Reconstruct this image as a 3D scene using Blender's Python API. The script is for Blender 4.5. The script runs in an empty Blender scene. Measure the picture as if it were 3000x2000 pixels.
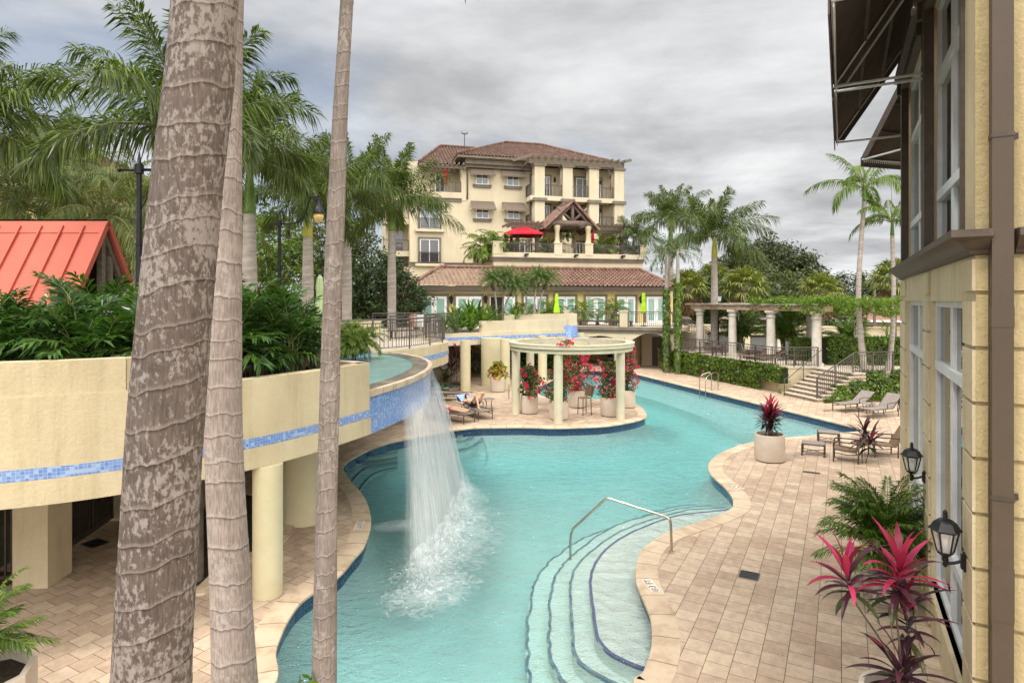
import bpy, bmesh, math, random
from mathutils import Vector, Matrix, noise
from mathutils.geometry import tessellate_polygon
R = math.radians
F, CX, CY, H = 1785.0, 1500.0, 880.0, 4.8
sc = bpy.context.scene
COL = sc.collection

# ---- camera rays of the photograph: where a sight line meets a horizontal plane / a depth ----
def G(u, v, z=0.0):
    Y = F * (H - z) / (v - CY)
    return Vector(((u - CX) / F * Y, Y, z))
def A(u, v, Y):
    return Vector(((u - CX) / F * Y, Y, H - (v - CY) / F * Y))

# ---- mesh builder ----
class MB:
    def __init__(s):
        s.v = []; s.f = []; s.m = []; s.uv = []; s.has_uv = False
    def vert(s, p):
        s.v.append((p[0], p[1], p[2])); return len(s.v) - 1
    def face(s, idx, mi=0, uv=None):
        s.f.append(tuple(idx)); s.m.append(mi); s.uv.append(uv)
        if uv: s.has_uv = True
    def poly(s, pts, mi=0, uv=None):
        s.face([s.vert(p) for p in pts], mi, uv)
    def box(s, c, d, rz=0.0, mi=0, M=None):
        hx, hy, hz = d[0] / 2, d[1] / 2, d[2] / 2
        ca, sa = math.cos(rz), math.sin(rz)
        ids = []
        for x, y, z in ((-1,-1,-1),(1,-1,-1),(1,1,-1),(-1,1,-1),(-1,-1,1),(1,-1,1),(1,1,1),(-1,1,1)):
            X, Y, Z = x * hx, y * hy, z * hz
            p = Vector((X * ca - Y * sa + c[0], X * sa + Y * ca + c[1], Z + c[2]))
            if M: p = M @ p
            ids.append(s.vert(p))
        for q in ((0,3,2,1),(4,5,6,7),(0,1,5,4),(1,2,6,5),(2,3,7,6),(3,0,4,7)):
            s.face([ids[i] for i in q], mi)
    def bx(s, a, b, mi=0, M=None):
        s.box([(a[i] + b[i]) / 2 for i in range(3)], [abs(b[i] - a[i]) for i in range(3)], 0, mi, M)
    def bar(s, p, q, w, h=None, mi=0):
        """rectangular bar from p to q (w sideways, h upwards)"""
        p = Vector(p); q = Vector(q); h = h or w
        d = (q - p)
        if d.length < 1e-6: return
        d.normalize()
        up = Vector((0, 0, 1)) if abs(d.z) < .95 else Vector((0, 1, 0))
        sd = d.cross(up).normalized(); up = sd.cross(d).normalized()
        ids = []
        for base in (p, q):
            for a, b in ((-1,-1),(1,-1),(1,1),(-1,1)):
                ids.append(s.vert(base + sd * (a * w / 2) + up * (b * h / 2)))
        for k in range(4):
            n = (k + 1) % 4
            s.face((ids[k], ids[n], ids[n + 4], ids[k + 4]), mi)
        s.face((ids[3], ids[2], ids[1], ids[0]), mi); s.face(ids[4:8], mi)
    def tube(s, pts, r, n=8, mi=0, cap=True):
        pts = [Vector(p) for p in pts]; m = len(pts)
        rs = r if isinstance(r, (list, tuple)) else [r] * m
        prev = None; rings = []
        for i, p in enumerate(pts):
            t = (pts[min(i + 1, m - 1)] - pts[max(i - 1, 0)])
            if t.length < 1e-9: t = Vector((0, 0, 1))
            t.normalize()
            if prev is None:
                a = Vector((1, 0, 0)) if abs(t.x) < .9 else Vector((0, 1, 0))
                sd = t.cross(a).normalized()
            else:
                sd = (prev - t * prev.dot(t))
                sd = sd.normalized() if sd.length > 1e-6 else t.cross(Vector((1, 0, 0.1))).normalized()
            prev = sd; b = t.cross(sd)
            rings.append([s.vert(p + (sd * math.cos(k * 2 * math.pi / n) + b * math.sin(k * 2 * math.pi / n)) * rs[i]) for k in range(n)])
        for i in range(m - 1):
            for k in range(n):
                k2 = (k + 1) % n
                s.face((rings[i][k], rings[i][k2], rings[i + 1][k2], rings[i + 1][k]), mi)
        if cap:
            s.face(rings[0][::-1], mi); s.face(rings[-1], mi)
    def lathe(s, prof, n=24, c=(0, 0, 0), mi=0, cap=True, sx=1.0, sy=1.0, ph=0.0):
        rings = []
        for r, z in prof:
            rings.append([s.vert((c[0] + sx * r * math.cos(ph + k * 2 * math.pi / n), c[1] + sy * r * math.sin(ph + k * 2 * math.pi / n), c[2] + z)) for k in range(n)])
        for i in range(len(prof) - 1):
            for k in range(n):
                k2 = (k + 1) % n
                s.face((rings[i][k], rings[i][k2], rings[i + 1][k2], rings[i + 1][k]), mi)
        if cap:
            s.face(rings[0][::-1], mi); s.face(rings[-1], mi)
    def prism(s, poly, z0, z1, mi=0, bottom=True):
        n = len(poly)
        a = [s.vert((p[0], p[1], z0)) for p in poly]; b = [s.vert((p[0], p[1], z1)) for p in poly]
        for i in range(n):
            j = (i + 1) % n
            s.face((a[i], a[j], b[j], b[i]), mi)
        tris = tessellate_polygon([[Vector((p[0], p[1], 0)) for p in poly]])
        for t in tris:
            s.face([b[i] for i in t], mi)
            if bottom: s.face([a[i] for i in t][::-1], mi)
    def flat(s, outer, holes, z, mi=0):
        loops = [[Vector((p[0], p[1], 0)) for p in outer]] + [[Vector((p[0], p[1], 0)) for p in h] for h in holes]
        allp = [p for l in loops for p in l]
        ids = [s.vert((p.x, p.y, z)) for p in allp]
        for t in tessellate_polygon(loops):
            a, b, c = [allp[i] for i in t]
            q = list(t)
            if (b - a).cross(c - a).z < 0: q.reverse()
            s.face([ids[i] for i in q], mi)
    def ribbon(s, pts, z0, z1, th, mi=0, closed=False, uvs=True):
        """vertical wall along a plan polyline; th goes to the left of the direction of travel; UV in metres on the outer face"""
        n = len(pts); P = [Vector((p[0], p[1], 0)) for p in pts]
        off = []
        for i in range(n):
            if closed: t = P[(i + 1) % n] - P[i - 1]
            else: t = P[min(i + 1, n - 1)] - P[max(i - 1, 0)]
            t.normalize(); off.append(Vector((-t.y, t.x, 0)))
        Z0 = z0 if isinstance(z0, (list, tuple)) else [z0] * n
        Z1 = z1 if isinstance(z1, (list, tuple)) else [z1] * n
        ids = []; L = [0.0]
        for i in range(n):
            q = P[i] + off[i] * th
            ids.append([s.vert((P[i].x, P[i].y, Z0[i])), s.vert((P[i].x, P[i].y, Z1[i])), s.vert((q.x, q.y, Z1[i])), s.vert((q.x, q.y, Z0[i]))])
            if i: L.append(L[-1] + (P[i] - P[i - 1]).length)
        for i in range(n if closed else n - 1):
            j = (i + 1) % n
            l0 = L[i]; l1 = L[j] if j else L[i] + (P[0] - P[i]).length
            for k in range(4):
                k2 = (k + 1) % 4
                uv = ((l0, Z0[i]), (l1, Z0[j]), (l1, Z1[j]), (l0, Z1[i])) if k == 0 else ((l0, th), (l1, th), (l1, 0), (l0, 0))
                s.face((ids[i][k], ids[j][k], ids[j][k2], ids[i][k2]), mi, uv)
        if not closed:
            s.face(ids[0], mi, ((0, Z0[0]), (0, Z1[0]), (th, Z1[0]), (th, Z0[0])))
            s.face(ids[-1][::-1], mi, ((th, Z0[-1]), (th, Z1[-1]), (0, Z1[-1]), (0, Z0[-1])))
    def build(s, name, mats, parent=None, smooth=False, angle=None):
        me = bpy.data.meshes.new(name)
        me.from_pydata(s.v, [], s.f)
        if not isinstance(mats, (list, tuple)): mats = [mats]
        for m in mats: me.materials.append(m)
        me.polygons.foreach_set('material_index', s.m)
        if smooth: me.polygons.foreach_set('use_smooth', [True] * len(s.f))
        if s.has_uv:
            ul = me.uv_layers.new(name='UVMap'); k = 0; data = []
            for f, uv in zip(s.f, s.uv):
                if uv is None: data += [0.0, 0.0] * len(f)
                else:
                    for q in uv: data += [q[0], q[1]]
            ul.data.foreach_set('uv', data)
        me.update()
        if smooth and angle: 
            try: me.set_sharp_from_angle(angle=R(angle))
            except Exception: pass
        o = bpy.data.objects.new(name, me); COL.objects.link(o)
        if parent: o.parent = parent
        return o

def build_each(mb, name, mats, parent=None, smooth=False, angle=None):
    """one object per connected piece"""
    par = list(range(len(mb.v)))
    def find(a):
        while par[a] != a: par[a] = par[par[a]]; a = par[a]
        return a
    for f in mb.f:
        for k in f[1:]: par[find(f[0])] = find(k)
    groups = {}
    for i, f in enumerate(mb.f): groups.setdefault(find(f[0]), []).append(i)
    out = []
    for g in groups.values():
        m2 = MB(); mp = {}
        for i in g:
            ids = []
            for v in mb.f[i]:
                if v not in mp: mp[v] = m2.vert(mb.v[v])
                ids.append(mp[v])
            m2.face(ids, mb.m[i], mb.uv[i])
        out.append(m2.build(name, mats, parent, smooth, angle))
    return out
def tag(o, label=None, cat=None, group=None, kind=None):
    if label: o['label'] = label
    if cat: o['category'] = cat
    if group: o['group'] = group
    if kind: o['kind'] = kind
    return o
def empty(name, loc=(0, 0, 0), rz=0.0, label=None, cat=None, group=None):
    o = bpy.data.objects.new(name, None); COL.objects.link(o)
    o.location = loc; o.rotation_euler = (0, 0, rz); o.empty_display_size = .2
    return tag(o, label, cat, group)
def kids(o): return [c for c in o.children]
def copy_tree(o, loc=None, rz=None, label=None, scale=None, parent=None):
    c = o.copy(); COL.objects.link(c)
    if parent is not None: c.parent = parent
    if loc is not None: c.location = loc
    if rz is not None: c.rotation_euler = (0, 0, rz)
    if scale is not None: c.scale = (scale, scale, scale) if not isinstance(scale, (tuple, list)) else scale
    if label: c['label'] = label
    for ch in list(o.children): copy_tree(ch, parent=c)
    return c

def spline(pts, n=6, closed=False):
    P = [Vector(p) for p in pts]; m = len(P); out = []
    rng = range(m) if closed else range(m - 1)
    for i in rng:
        if closed: a, b, c, d = P[i - 1], P[i], P[(i + 1) % m], P[(i + 2) % m]
        else: a, b, c, d = P[max(i - 1, 0)], P[i], P[i + 1], P[min(i + 2, m - 1)]
        for k in range(n):
            t = k / n
            out.append(.5 * ((2 * b) + (c - a) * t + (2 * a - 5 * b + 4 * c - d) * t * t + (3 * b - a - 3 * c + d) * t ** 3))
    if not closed: out.append(P[-1].copy())
    return out
def arclen(pts):
    L = [0.0]
    for a, b in zip(pts, pts[1:]): L.append(L[-1] + (Vector(b) - Vector(a)).length)
    return L
def along(pts, d, L=None):
    L = L or arclen(pts)
    d = max(0, min(d, L[-1]))
    for i in range(len(pts) - 1):
        if d <= L[i + 1] + 1e-9:
            t = (d - L[i]) / max(1e-9, L[i + 1] - L[i])
            return Vector(pts[i]).lerp(Vector(pts[i + 1]), t)
    return Vector(pts[-1])
def resample(pts, step):
    L = arclen(pts); n = max(1, round(L[-1] / step))
    return [along(pts, L[-1] * k / n, L) for k in range(n + 1)]
def offset_poly(pts, d):
    """closed plan polygon offset by d to the right of travel"""
    n = len(pts); out = []
    for i in range(n):
        a, b, c = Vector(pts[i - 1]).xy, Vector(pts[i]).xy, Vector(pts[(i + 1) % n]).xy
        t = (c - a)
        if t.length < 1e-9: t = (c - b)
        t.normalize()
        out.append(Vector((b.x + t.y * d, b.y - t.x * d, 0)))
    return out

# ---- materials ----
def newmat(name):
    m = bpy.data.materials.new(name); m.use_nodes = True
    nt = m.node_tree
    return m, nt, nt.nodes['Principled BSDF']
def N(nt, t, ins=None, **kw):
    n = nt.nodes.new(t)
    for k, v in kw.items(): setattr(n, k, v)
    for k, v in (ins or {}).items(): n.inputs[k].default_value = v
    return n
def c4(c): return (c[0], c[1], c[2], 1.0)
def ramp(nt, stops, fac):
    r = nt.nodes.new('ShaderNodeValToRGB'); e = r.color_ramp.elements
    while len(e) < len(stops): e.new(.5)
    for el, (p, c) in zip(e, stops):
        el.position = p; el.color = c4(c) if len(c) == 3 else c
    nt.links.new(fac, r.inputs[0]); return r
def obj_coords(nt, scale=None, rot=None):
    tc = N(nt, 'ShaderNodeTexCoord'); out = tc.outputs['Object']
    if scale or rot:
        mp = N(nt, 'ShaderNodeMapping')
        if scale: mp.inputs['Scale'].default_value = scale if isinstance(scale, (tuple, list)) else (scale,) * 3
        if rot: mp.inputs['Rotation'].default_value = rot
        nt.links.new(out, mp.inputs[0]); out = mp.outputs[0]
    return out
def mixc(nt, a, b, fac, mode='MIX'):
    m = nt.nodes.new('ShaderNodeMix'); m.data_type = 'RGBA'; m.blend_type = mode
    for sock, val in ((m.inputs['Factor'], fac), (m.inputs[6], a), (m.inputs[7], b)):
        if hasattr(val, 'links') or hasattr(val, 'is_linked'): nt.links.new(val, sock)
        elif isinstance(val, (int, float)): sock.default_value = val
        else: sock.default_value = c4(val)
    return m.outputs[2]
def bumpn(nt, b, h, strength, dist=.02):
    bp = N(nt, 'ShaderNodeBump', {'Strength': strength, 'Distance': dist})
    nt.links.new(h, bp.inputs['Height']); nt.links.new(bp.outputs[0], b.inputs['Normal'])
    return bp
def mottled(name, c1, c2, scale=3.0, rough=.7, bump=0.0, bscale=40.0, spec=.3, metal=0.0, stretch=None, detail=6.0, fine=0.0):
    m, nt, b = newmat(name)
    co = obj_coords(nt, stretch)
    n1 = N(nt, 'ShaderNodeTexNoise', {'Scale': scale, 'Detail': detail, 'Roughness': .6}); nt.links.new(co, n1.inputs['Vector'])
    r = ramp(nt, [(.3, c1), (.7, c2)], n1.outputs[0]); col = r.outputs[0]
    if fine:
        n3 = N(nt, 'ShaderNodeTexNoise', {'Scale': bscale * 1.7, 'Detail': 3.0}); nt.links.new(co, n3.inputs['Vector'])
        r3 = ramp(nt, [(.35, (1 - fine,) * 3), (.65, (1 + fine * .3,) * 3)], n3.outputs[0])
        col = mixc(nt, col, r3.outputs[0], 1.0, 'MULTIPLY')
    if name.startswith('stucco'):        # rain streaks and patched render
        ms = N(nt, 'ShaderNodeMapping'); ms.inputs['Scale'].default_value = (2.2, 2.2, .22); nt.links.new(obj_coords(nt), ms.inputs[0])
        n5 = N(nt, 'ShaderNodeTexNoise', {'Scale': 1.0, 'Detail': 6.0, 'Roughness': .7}); nt.links.new(ms.outputs[0], n5.inputs['Vector'])
        col = mixc(nt, col, ramp(nt, [(.30, (.80, .78, .74) if 'far' not in name and 'yellow' not in name else (.93, .92, .91)), (.50, (1, 1, 1)), (.72, (1.05, 1.05, 1.04))], n5.outputs[0]).outputs[0], 1.0, 'MULTIPLY')
    nt.links.new(col, b.inputs['Base Color'])
    b.inputs['Roughness'].default_value = rough; b.inputs['Specular IOR Level'].default_value = spec; b.inputs['Metallic'].default_value = metal
    if bump:
        n2 = N(nt, 'ShaderNodeTexNoise', {'Scale': bscale, 'Detail': 5.0, 'Roughness': .65}); nt.links.new(co, n2.inputs['Vector'])
        bumpn(nt, b, n2.outputs[0], bump)
    return m
def leafmat(name, dark, light, trans=.35, rough=.45, dead=None, amount=.0):
    """leaves: every loose leaf gets its own shade; some light passes through the blade"""
    m, nt, b = newmat(name)
    g = N(nt, 'ShaderNodeNewGeometry')
    mid = tuple((a + c) / 2 for a, c in zip(dark, light))
    stops = [(0, dark), (.5, mid), (1, light)]
    if dead: stops = [(0, dark), (.5, mid), (1 - amount - .01, light), (1 - amount, dead)]
    r = ramp(nt, stops, g.outputs['Random Per Island'])
    co = obj_coords(nt)
    n1 = N(nt, 'ShaderNodeTexNoise', {'Scale': .9, 'Detail': 2.0}); nt.links.new(co, n1.inputs['Vector'])
    r2 = ramp(nt, [(.3, (.72, .72, .72)), (.7, (1.2, 1.2, 1.1))], n1.outputs[0])
    col = mixc(nt, r.outputs[0], r2.outputs[0], 1.0, 'MULTIPLY')
    nt.links.new(col, b.inputs['Base Color']); b.inputs['Roughness'].default_value = rough; b.inputs['Specular IOR Level'].default_value = .4
    t = N(nt, 'ShaderNodeBsdfTranslucent'); nt.links.new(mixc(nt, col, (1.3, 1.5, .5), 1.0, 'MULTIPLY'), t.inputs[0])
    mx = N(nt, 'ShaderNodeMixShader', {0: trans}); nt.links.new(b.outputs[0], mx.inputs[1]); nt.links.new(t.outputs[0], mx.inputs[2])
    nt.links.new(mx.outputs[0], nt.nodes['Material Output'].inputs[0])
    return m
def plain(name, c, rough=.5, metal=0.0, spec=.4):
    d = tuple(x * .82 for x in c)
    return mottled(name, d, c, scale=2.5, rough=rough, metal=metal, spec=spec, detail=4.0)
MT = {}
MT['stucco'] = mottled('stucco_cream', (.505, .415, .265), (.60, .505, .335), scale=1.3, rough=.85, bump=.5, bscale=20, spec=.15, fine=.05)
MT['stucco_fine'] = mottled('stucco_cream_far', (.53, .455, .32), (.61, .53, .38), scale=.4, rough=.85, bump=.2, bscale=14, spec=.15, fine=.06)
MT['stucco_yellow'] = mottled('stucco_yellow', (.56, .46, .20), (.64, .53, .26), scale=.5, rough=.85, bump=.2, bscale=14, spec=.15, fine=.06)
MT['stucco_shade_side'] = mottled('stucco_shade_side', (.42, .335, .175), (.51, .415, .235), scale=1.6, rough=.85, bump=.8, bscale=16, spec=.15, fine=.06)  # shade of the near flank put into a darker, yellower stucco colour
MT['colstone'] = mottled('column_paint', (.54, .47, .29), (.61, .54, .355), scale=2.0, rough=.8, bump=.15, bscale=60, spec=.2, fine=.06)
MT['ringpaint'] = mottled('ring_paint', (.50, .46, .32), (.58, .54, .39), scale=2.0, rough=.75, bump=.12, bscale=60, spec=.2, fine=.06)
MT['brownmetal'] = mottled('brown_metal', (.045, .032, .024), (.075, .055, .042), scale=6, rough=.45, spec=.4, fine=.1, bscale=90)
MT['browntrim'] = mottled('brown_trim', (.075, .055, .04), (.11, .085, .065), scale=5, rough=.6, bump=.3, bscale=60, spec=.3, fine=.2)
MT['greybrown'] = mottled('weathered_trim', (.14, .115, .085), (.20, .17, .13), scale=2, rough=.8, bump=.2, bscale=40)
MT['railmetal'] = mottled('rail_metal', (.055, .045, .04), (.085, .07, .063), scale=8, rough=.4, spec=.45)
MT['black'] = mottled('black_iron', (.006, .006, .007), (.013, .013, .014), scale=10, rough=.38, spec=.3)
MT['pipebrown'] = mottled('downspout_paint', (.070, .050, .035), (.086, .062, .044), scale=1.5, rough=.45, spec=.3)
MT['white'] = mottled('white_frame', (.68, .68, .67), (.80, .80, .79), scale=3, rough=.4, spec=.4)
MT['alu'] = mottled('silver_frame', (.52, .53, .53), (.66, .67, .67), scale=3, rough=.35, spec=.5)
MT['steel'] = mottled('brushed_steel', (.42, .36, .29), (.55, .50, .43), scale=6, rough=.22, metal=1.0)
MT['wood'] = mottled('weathered_wood', (.10, .078, .056), (.21, .17, .125), scale=5, rough=.85, bump=.4, bscale=30, stretch=(1, 1, 4))
MT['logwood'] = mottled('dark_log', (.09, .065, .05), (.20, .15, .12), scale=5, rough=.8, bump=.3, bscale=30)
MT['glass_dark'] = mottled('window_glass', (.012, .014, .017), (.03, .033, .038), scale=.6, rough=.03, spec=.9)
MT['glass_blue'] = mottled('door_glass', (.20, .35, .32), (.28, .43, .39), scale=.7, rough=.12, spec=.6)
MT['curtain'] = mottled('blind_glass', (.16, .18, .19), (.28, .31, .33), scale=1.5, rough=.1, spec=.8, stretch=(6, 6, .3))
MT['awning_tan'] = mottled('tan_awning', (.135, .106, .080), (.17, .135, .103), scale=4, rough=.9, spec=.1, bump=.1, bscale=200)
MT['awning_brown'] = mottled('brown_awning', (.080, .064, .054), (.115, .094, .080), scale=4, rough=.85, spec=.15, bump=.1, bscale=200)
MT['pot'] = mottled('pot_concrete', (.55, .46, .37), (.63, .545, .45), scale=3, rough=.8, bump=.08, bscale=80, spec=.2, fine=.08)
MT['soil'] = mottled('soil_mulch', (.02, .013, .009), (.07, .045, .03), scale=28, rough=.95, bump=1.0, bscale=60)
MT['redmulch'] = mottled('red_mulch', (.07, .03, .016), (.17, .075, .04), scale=30, rough=.95, bump=1.0, bscale=60)
MT['sling'] = mottled('sling_mesh', (.20, .165, .145), (.27, .23, .205), scale=9, rough=.7, spec=.3, bump=.15, bscale=300)
MT['slingbrown'] = mottled('sling_brown', (.17, .105, .062), (.24, .155, .095), scale=9, rough=.7, spec=.3, bump=.15, bscale=300)
MT['bronze'] = mottled('bronze_frame', (.05, .03, .022), (.085, .055, .04), scale=10, rough=.45, spec=.4)
MT['skin'] = mottled('sun_skin', (.62, .36, .22), (.72, .45, .30), scale=5, rough=.5, spec=.35)
MT['redfabric'] = mottled('red_canvas', (.50, .015, .03), (.62, .03, .05), scale=3, rough=.8, spec=.1)
MT['limefabric'] = mottled('lime_canvas', (.30, .55, .02), (.40, .66, .05), scale=3, rough=.8, spec=.1)
MT['palegreen'] = mottled('pale_green_canvas', (.36, .46, .22), (.48, .58, .33), scale=3, rough=.8, spec=.1)
MT['concrete'] = mottled('terrace_floor', (.46, .39, .31), (.58, .50, .41), scale=3, rough=.85, bump=.2, bscale=50)
EXPO = 0.66
# ================= ground, deck and pool =================
DIRW = Vector((.4757, .8796, 0)); NRMW = Vector((-.8796, .4757, 0))       # the paved grid runs along the hotel wall
GRIDROT = math.atan2(DIRW.y, DIRW.x)
def paver_mat():
    m, nt, b = newmat('square_pavers')
    co = obj_coords(nt, None, (0, 0, -GRIDROT))
    br = N(nt, 'ShaderNodeTexBrick', {'Color1': (.545, .432, .322, 1), 'Color2': (.42, .308, .228, 1), 'Mortar': (.15, .105, .08, 1), 'Scale': 1.0, 'Mortar Size': .0055, 'Mortar Smooth': .3, 'Bias': -.05, 'Brick Width': .305, 'Row Height': .32}, offset=.5, offset_frequency=2)
    nt.links.new(co, br.inputs['Vector'])
    n0 = N(nt, 'ShaderNodeTexNoise', {'Scale': .35, 'Detail': 5.0}); nt.links.new(co, n0.inputs['Vector'])
    r0 = ramp(nt, [(.3, (.82, .78, .75)), (.7, (1.1, 1.1, 1.1))], n0.outputs[0])
    col = mixc(nt, br.outputs[0], r0.outputs[0], 1.0, 'MULTIPLY')
    n1 = N(nt, 'ShaderNodeTexNoise', {'Scale': 6.0, 'Detail': 6.0, 'Roughness': .7}); nt.links.new(co, n1.inputs['Vector'])
    r1 = ramp(nt, [(.35, (.80, .80, .80)), (.7, (1.12, 1.11, 1.08))], n1.outputs[0])
    col = mixc(nt, col, r1.outputs[0], 1.0, 'MULTIPLY')
    vo = N(nt, 'ShaderNodeTexVoronoi', {'Scale': 26.0, 'Randomness': 1.0}); nt.links.new(co, vo.inputs['Vector'])
    r2 = ramp(nt, [(.10, (1, 1, 1)), (.17, (0, 0, 0))], vo.outputs['Distance'])
    n2 = N(nt, 'ShaderNodeTexNoise', {'Scale': 2.2, 'Detail': 3.0}); nt.links.new(co, n2.inputs['Vector'])
    r3 = ramp(nt, [(.42, (0, 0, 0)), (.6, (.75, .75, .75))], n2.outputs[0])
    fac = mixc(nt, r2.outputs[0], r3.outputs[0], 1.0, 'MULTIPLY')
    col = mixc(nt, col, (.78, .68, .55), fac)
    nt.links.new(col, b.inputs['Base Color']); b.inputs['Roughness'].default_value = .8; b.inputs['Specular IOR Level'].default_value = .2
    ad = N(nt, 'ShaderNodeMath', {1: .5}, operation='MULTIPLY'); nt.links.new(n1.outputs[0], ad.inputs[0])
    sb = N(nt, 'ShaderNodeMath', operation='SUBTRACT'); nt.links.new(ad.outputs[0], sb.inputs[0]); nt.links.new(br.outputs['Fac'], sb.inputs[1])
    bumpn(nt, b, sb.outputs[0], .45, .006)
    return m
MT['pavers'] = paver_mat()
def coping_mat():
    m, nt, b = newmat('coping_stone')
    uv = N(nt, 'ShaderNodeTexCoord').outputs['UV']
    br = N(nt, 'ShaderNodeTexBrick', {'Color1': (.57, .455, .335, 1), 'Color2': (.45, .335, .235, 1), 'Mortar': (.17, .12, .08, 1), 'Scale': 1.0, 'Mortar Size': .009, 'Mortar Smooth': .2, 'Bias': -.2, 'Brick Width': .61, 'Row Height': 5.0}, offset=0.0)
    nt.links.new(uv, br.inputs['Vector'])
    co = obj_coords(nt)
    n1 = N(nt, 'ShaderNodeTexNoise', {'Scale': 2.6, 'Detail': 8.0, 'Roughness': .65}); nt.links.new(co, n1.inputs['Vector'])
    r1 = ramp(nt, [(.3, (.72, .66, .58)), (.52, (1, .99, .97)), (.75, (1.14, 1.13, 1.12))], n1.outputs[0])
    col = mixc(nt, br.outputs[0], r1.outputs[0], 1.0, 'MULTIPLY')
    nt.links.new(col, b.inputs['Base Color']); b.inputs['Roughness'].default_value = .75; b.inputs['Specular IOR Level'].default_value = .25
    n2 = N(nt, 'ShaderNodeTexNoise', {'Scale': 50.0, 'Detail': 5.0}); nt.links.new(co, n2.inputs['Vector'])
    bumpn(nt, b, n2.outputs[0], .15)
    return m
MT['coping'] = coping_mat()
def tile_mat(name, c1, c2, white, size, grout, rough=.2, wamt=.0):
    m, nt, b = newmat(name)
    uv = N(nt, 'ShaderNodeTexCoord').outputs['UV']
    br = N(nt, 'ShaderNodeTexBrick', {'Color1': c4(c1), 'Color2': c4(c2), 'Mortar': c4(grout), 'Scale': 1.0, 'Mortar Size': size * .06, 'Mortar Smooth': .1, 'Bias': 0.0, 'Brick Width': size, 'Row Height': size}, offset=0.0)
    nt.links.new(uv, br.inputs['Vector'])
    col = br.outputs[0]
    if wamt:
        b2 = N(nt, 'ShaderNodeTexBrick', {'Color1': (0, 0, 0, 1), 'Color2': (1, 1, 1, 1), 'Mortar': (0, 0, 0, 1), 'Scale': 1.0, 'Mortar Size': size * .06, 'Bias': 0.0, 'Brick Width': size, 'Row Height': size}, offset=0.0)
        mp = N(nt, 'ShaderNodeMapping'); mp.inputs['Location'].default_value = (size * 37, size * 91, 0); nt.links.new(uv, mp.inputs[0]); nt.links.new(mp.outputs[0], b2.inputs['Vector'])
        rr = ramp(nt, [(1 - wamt - .1, (0, 0, 0)), (1 - wamt, (.8, .8, .8))], b2.outputs[0])
        col = mixc(nt, col, white, rr.outputs[0])
    nt.links.new(col, b.inputs['Base Color']); b.inputs['Roughness'].default_value = rough; b.inputs['Specular IOR Level'].default_value = .6
    return m
MT['tile_pool'] = tile_mat('pool_waterline_tile', (.010, .035, .12), (.022, .085, .23), (.1, .2, .4), .075, (.10, .17, .28))
MT['tile_band'] = tile_mat('blue_mosaic', (.10, .20, .48), (.19, .31, .57), (.34, .45, .64), .048, (.33, .40, .52), wamt=.10)
MT['tile_band_far'] = tile_mat('blue_mosaic_far', (.10, .20, .50), (.20, .33, .60), (.42, .52, .68), .06, (.26, .35, .55), wamt=.2)
MT['tile_panel'] = tile_mat('blue_spill_tile', (.10, .19, .48), (.17, .28, .56), (.30, .40, .62), .05, (.22, .31, .52), wamt=.2)

# --- pool edge, as seen along the inner edge of the coping (z = 0) ---
E_near = [(1863,2000),(1884,1974),(1897,1953),(1914,1898),(1916,1851),(1910,1804),(1889,1753),(1870,1706),(1867,1672),(1872,1642),(1889,1608),(1935,1570),(2000,1545),(2080,1519),(2124,1501),(2147,1487),(2152,1477),(2151,1461),(2140,1442),(2121,1420),(2092,1395),(2080,1379),(2078,1363),(2086,1347),(2112,1327),(2159,1307),(2214,1292),(2300,1281)]
E_island = [(1893,1217),(1885,1200),(1870,1187),(1830,1173),(1780,1168),(1700,1167),(1640,1166),(1590,1160),(1575,1148),(1578,1134),(1600,1122),(1640,1105),(1690,1090)]
E_isl_front = [(1304,1262),(1335,1258),(1388,1252.5),(1446,1251),(1536,1250),(1625,1252.5),(1714,1250),(1781,1246),(1848,1235),(1880,1226)]
E_left = [(1154,1292),(1122,1301),(1084,1314),(1046,1333),(1014,1352),(1003,1371),(1020,1403),(1059,1448),(1078,1492),(1082,1537),(1065,1594),(1033,1633),(988,1684),(893,1747),(848,1798),(816,1862),(801,1913),(803,1990)]
near = [G(*p) for p in E_near]; isl = [G(*p) for p in E_island]; islf = [G(*p) for p in E_isl_front]; left = [G(*p) for p in E_left]
corner = G(2547, 1261)
far_r = G(1839, 1089); far_l = G(1718, 1084)
start = [Vector((.2, 4.4, 0)), Vector((1.15, 5.6, 0)), Vector((1.62, 6.8, 0))]
endp = [Vector((-3.1, 7.0, 0)), Vector((-2.6, 5.6, 0)), Vector((-1.2, 4.4, 0))]
curve1 = spline(start + near, 5)                       # near right shore up to where it runs straight to the corner
straight = [corner, far_r, far_l]
curve2 = spline(list(reversed(isl)) + islf[::-1] + left + endp, 5)
POOL = [Vector((p.x, p.y, 0)) for p in curve1 + straight + curve2]
# tidy near-duplicates; travel is counter-clockwise
pp = [POOL[0]]
for p in POOL[1:]:
    if (p - pp[-1]).length > .03: pp.append(p)
POOL = pp
def area(P): return .5 * sum(P[i - 1].x * P[i].y - P[i].x * P[i - 1].y for i in range(len(P)))
if area(POOL) < 0: POOL.reverse()
OUT = offset_poly(POOL, .36)        # outer edge of the coping
BACK = offset_poly(POOL, .03)
# keep the offset line simple where the shore turns tightly
def smooth_loop(P, k=2):
    for _ in range(k): P = [(P[i - 1] + P[i] * 2 + P[(i + 1) % len(P)]) / 4 for i in range(len(P))]
    return P

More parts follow.
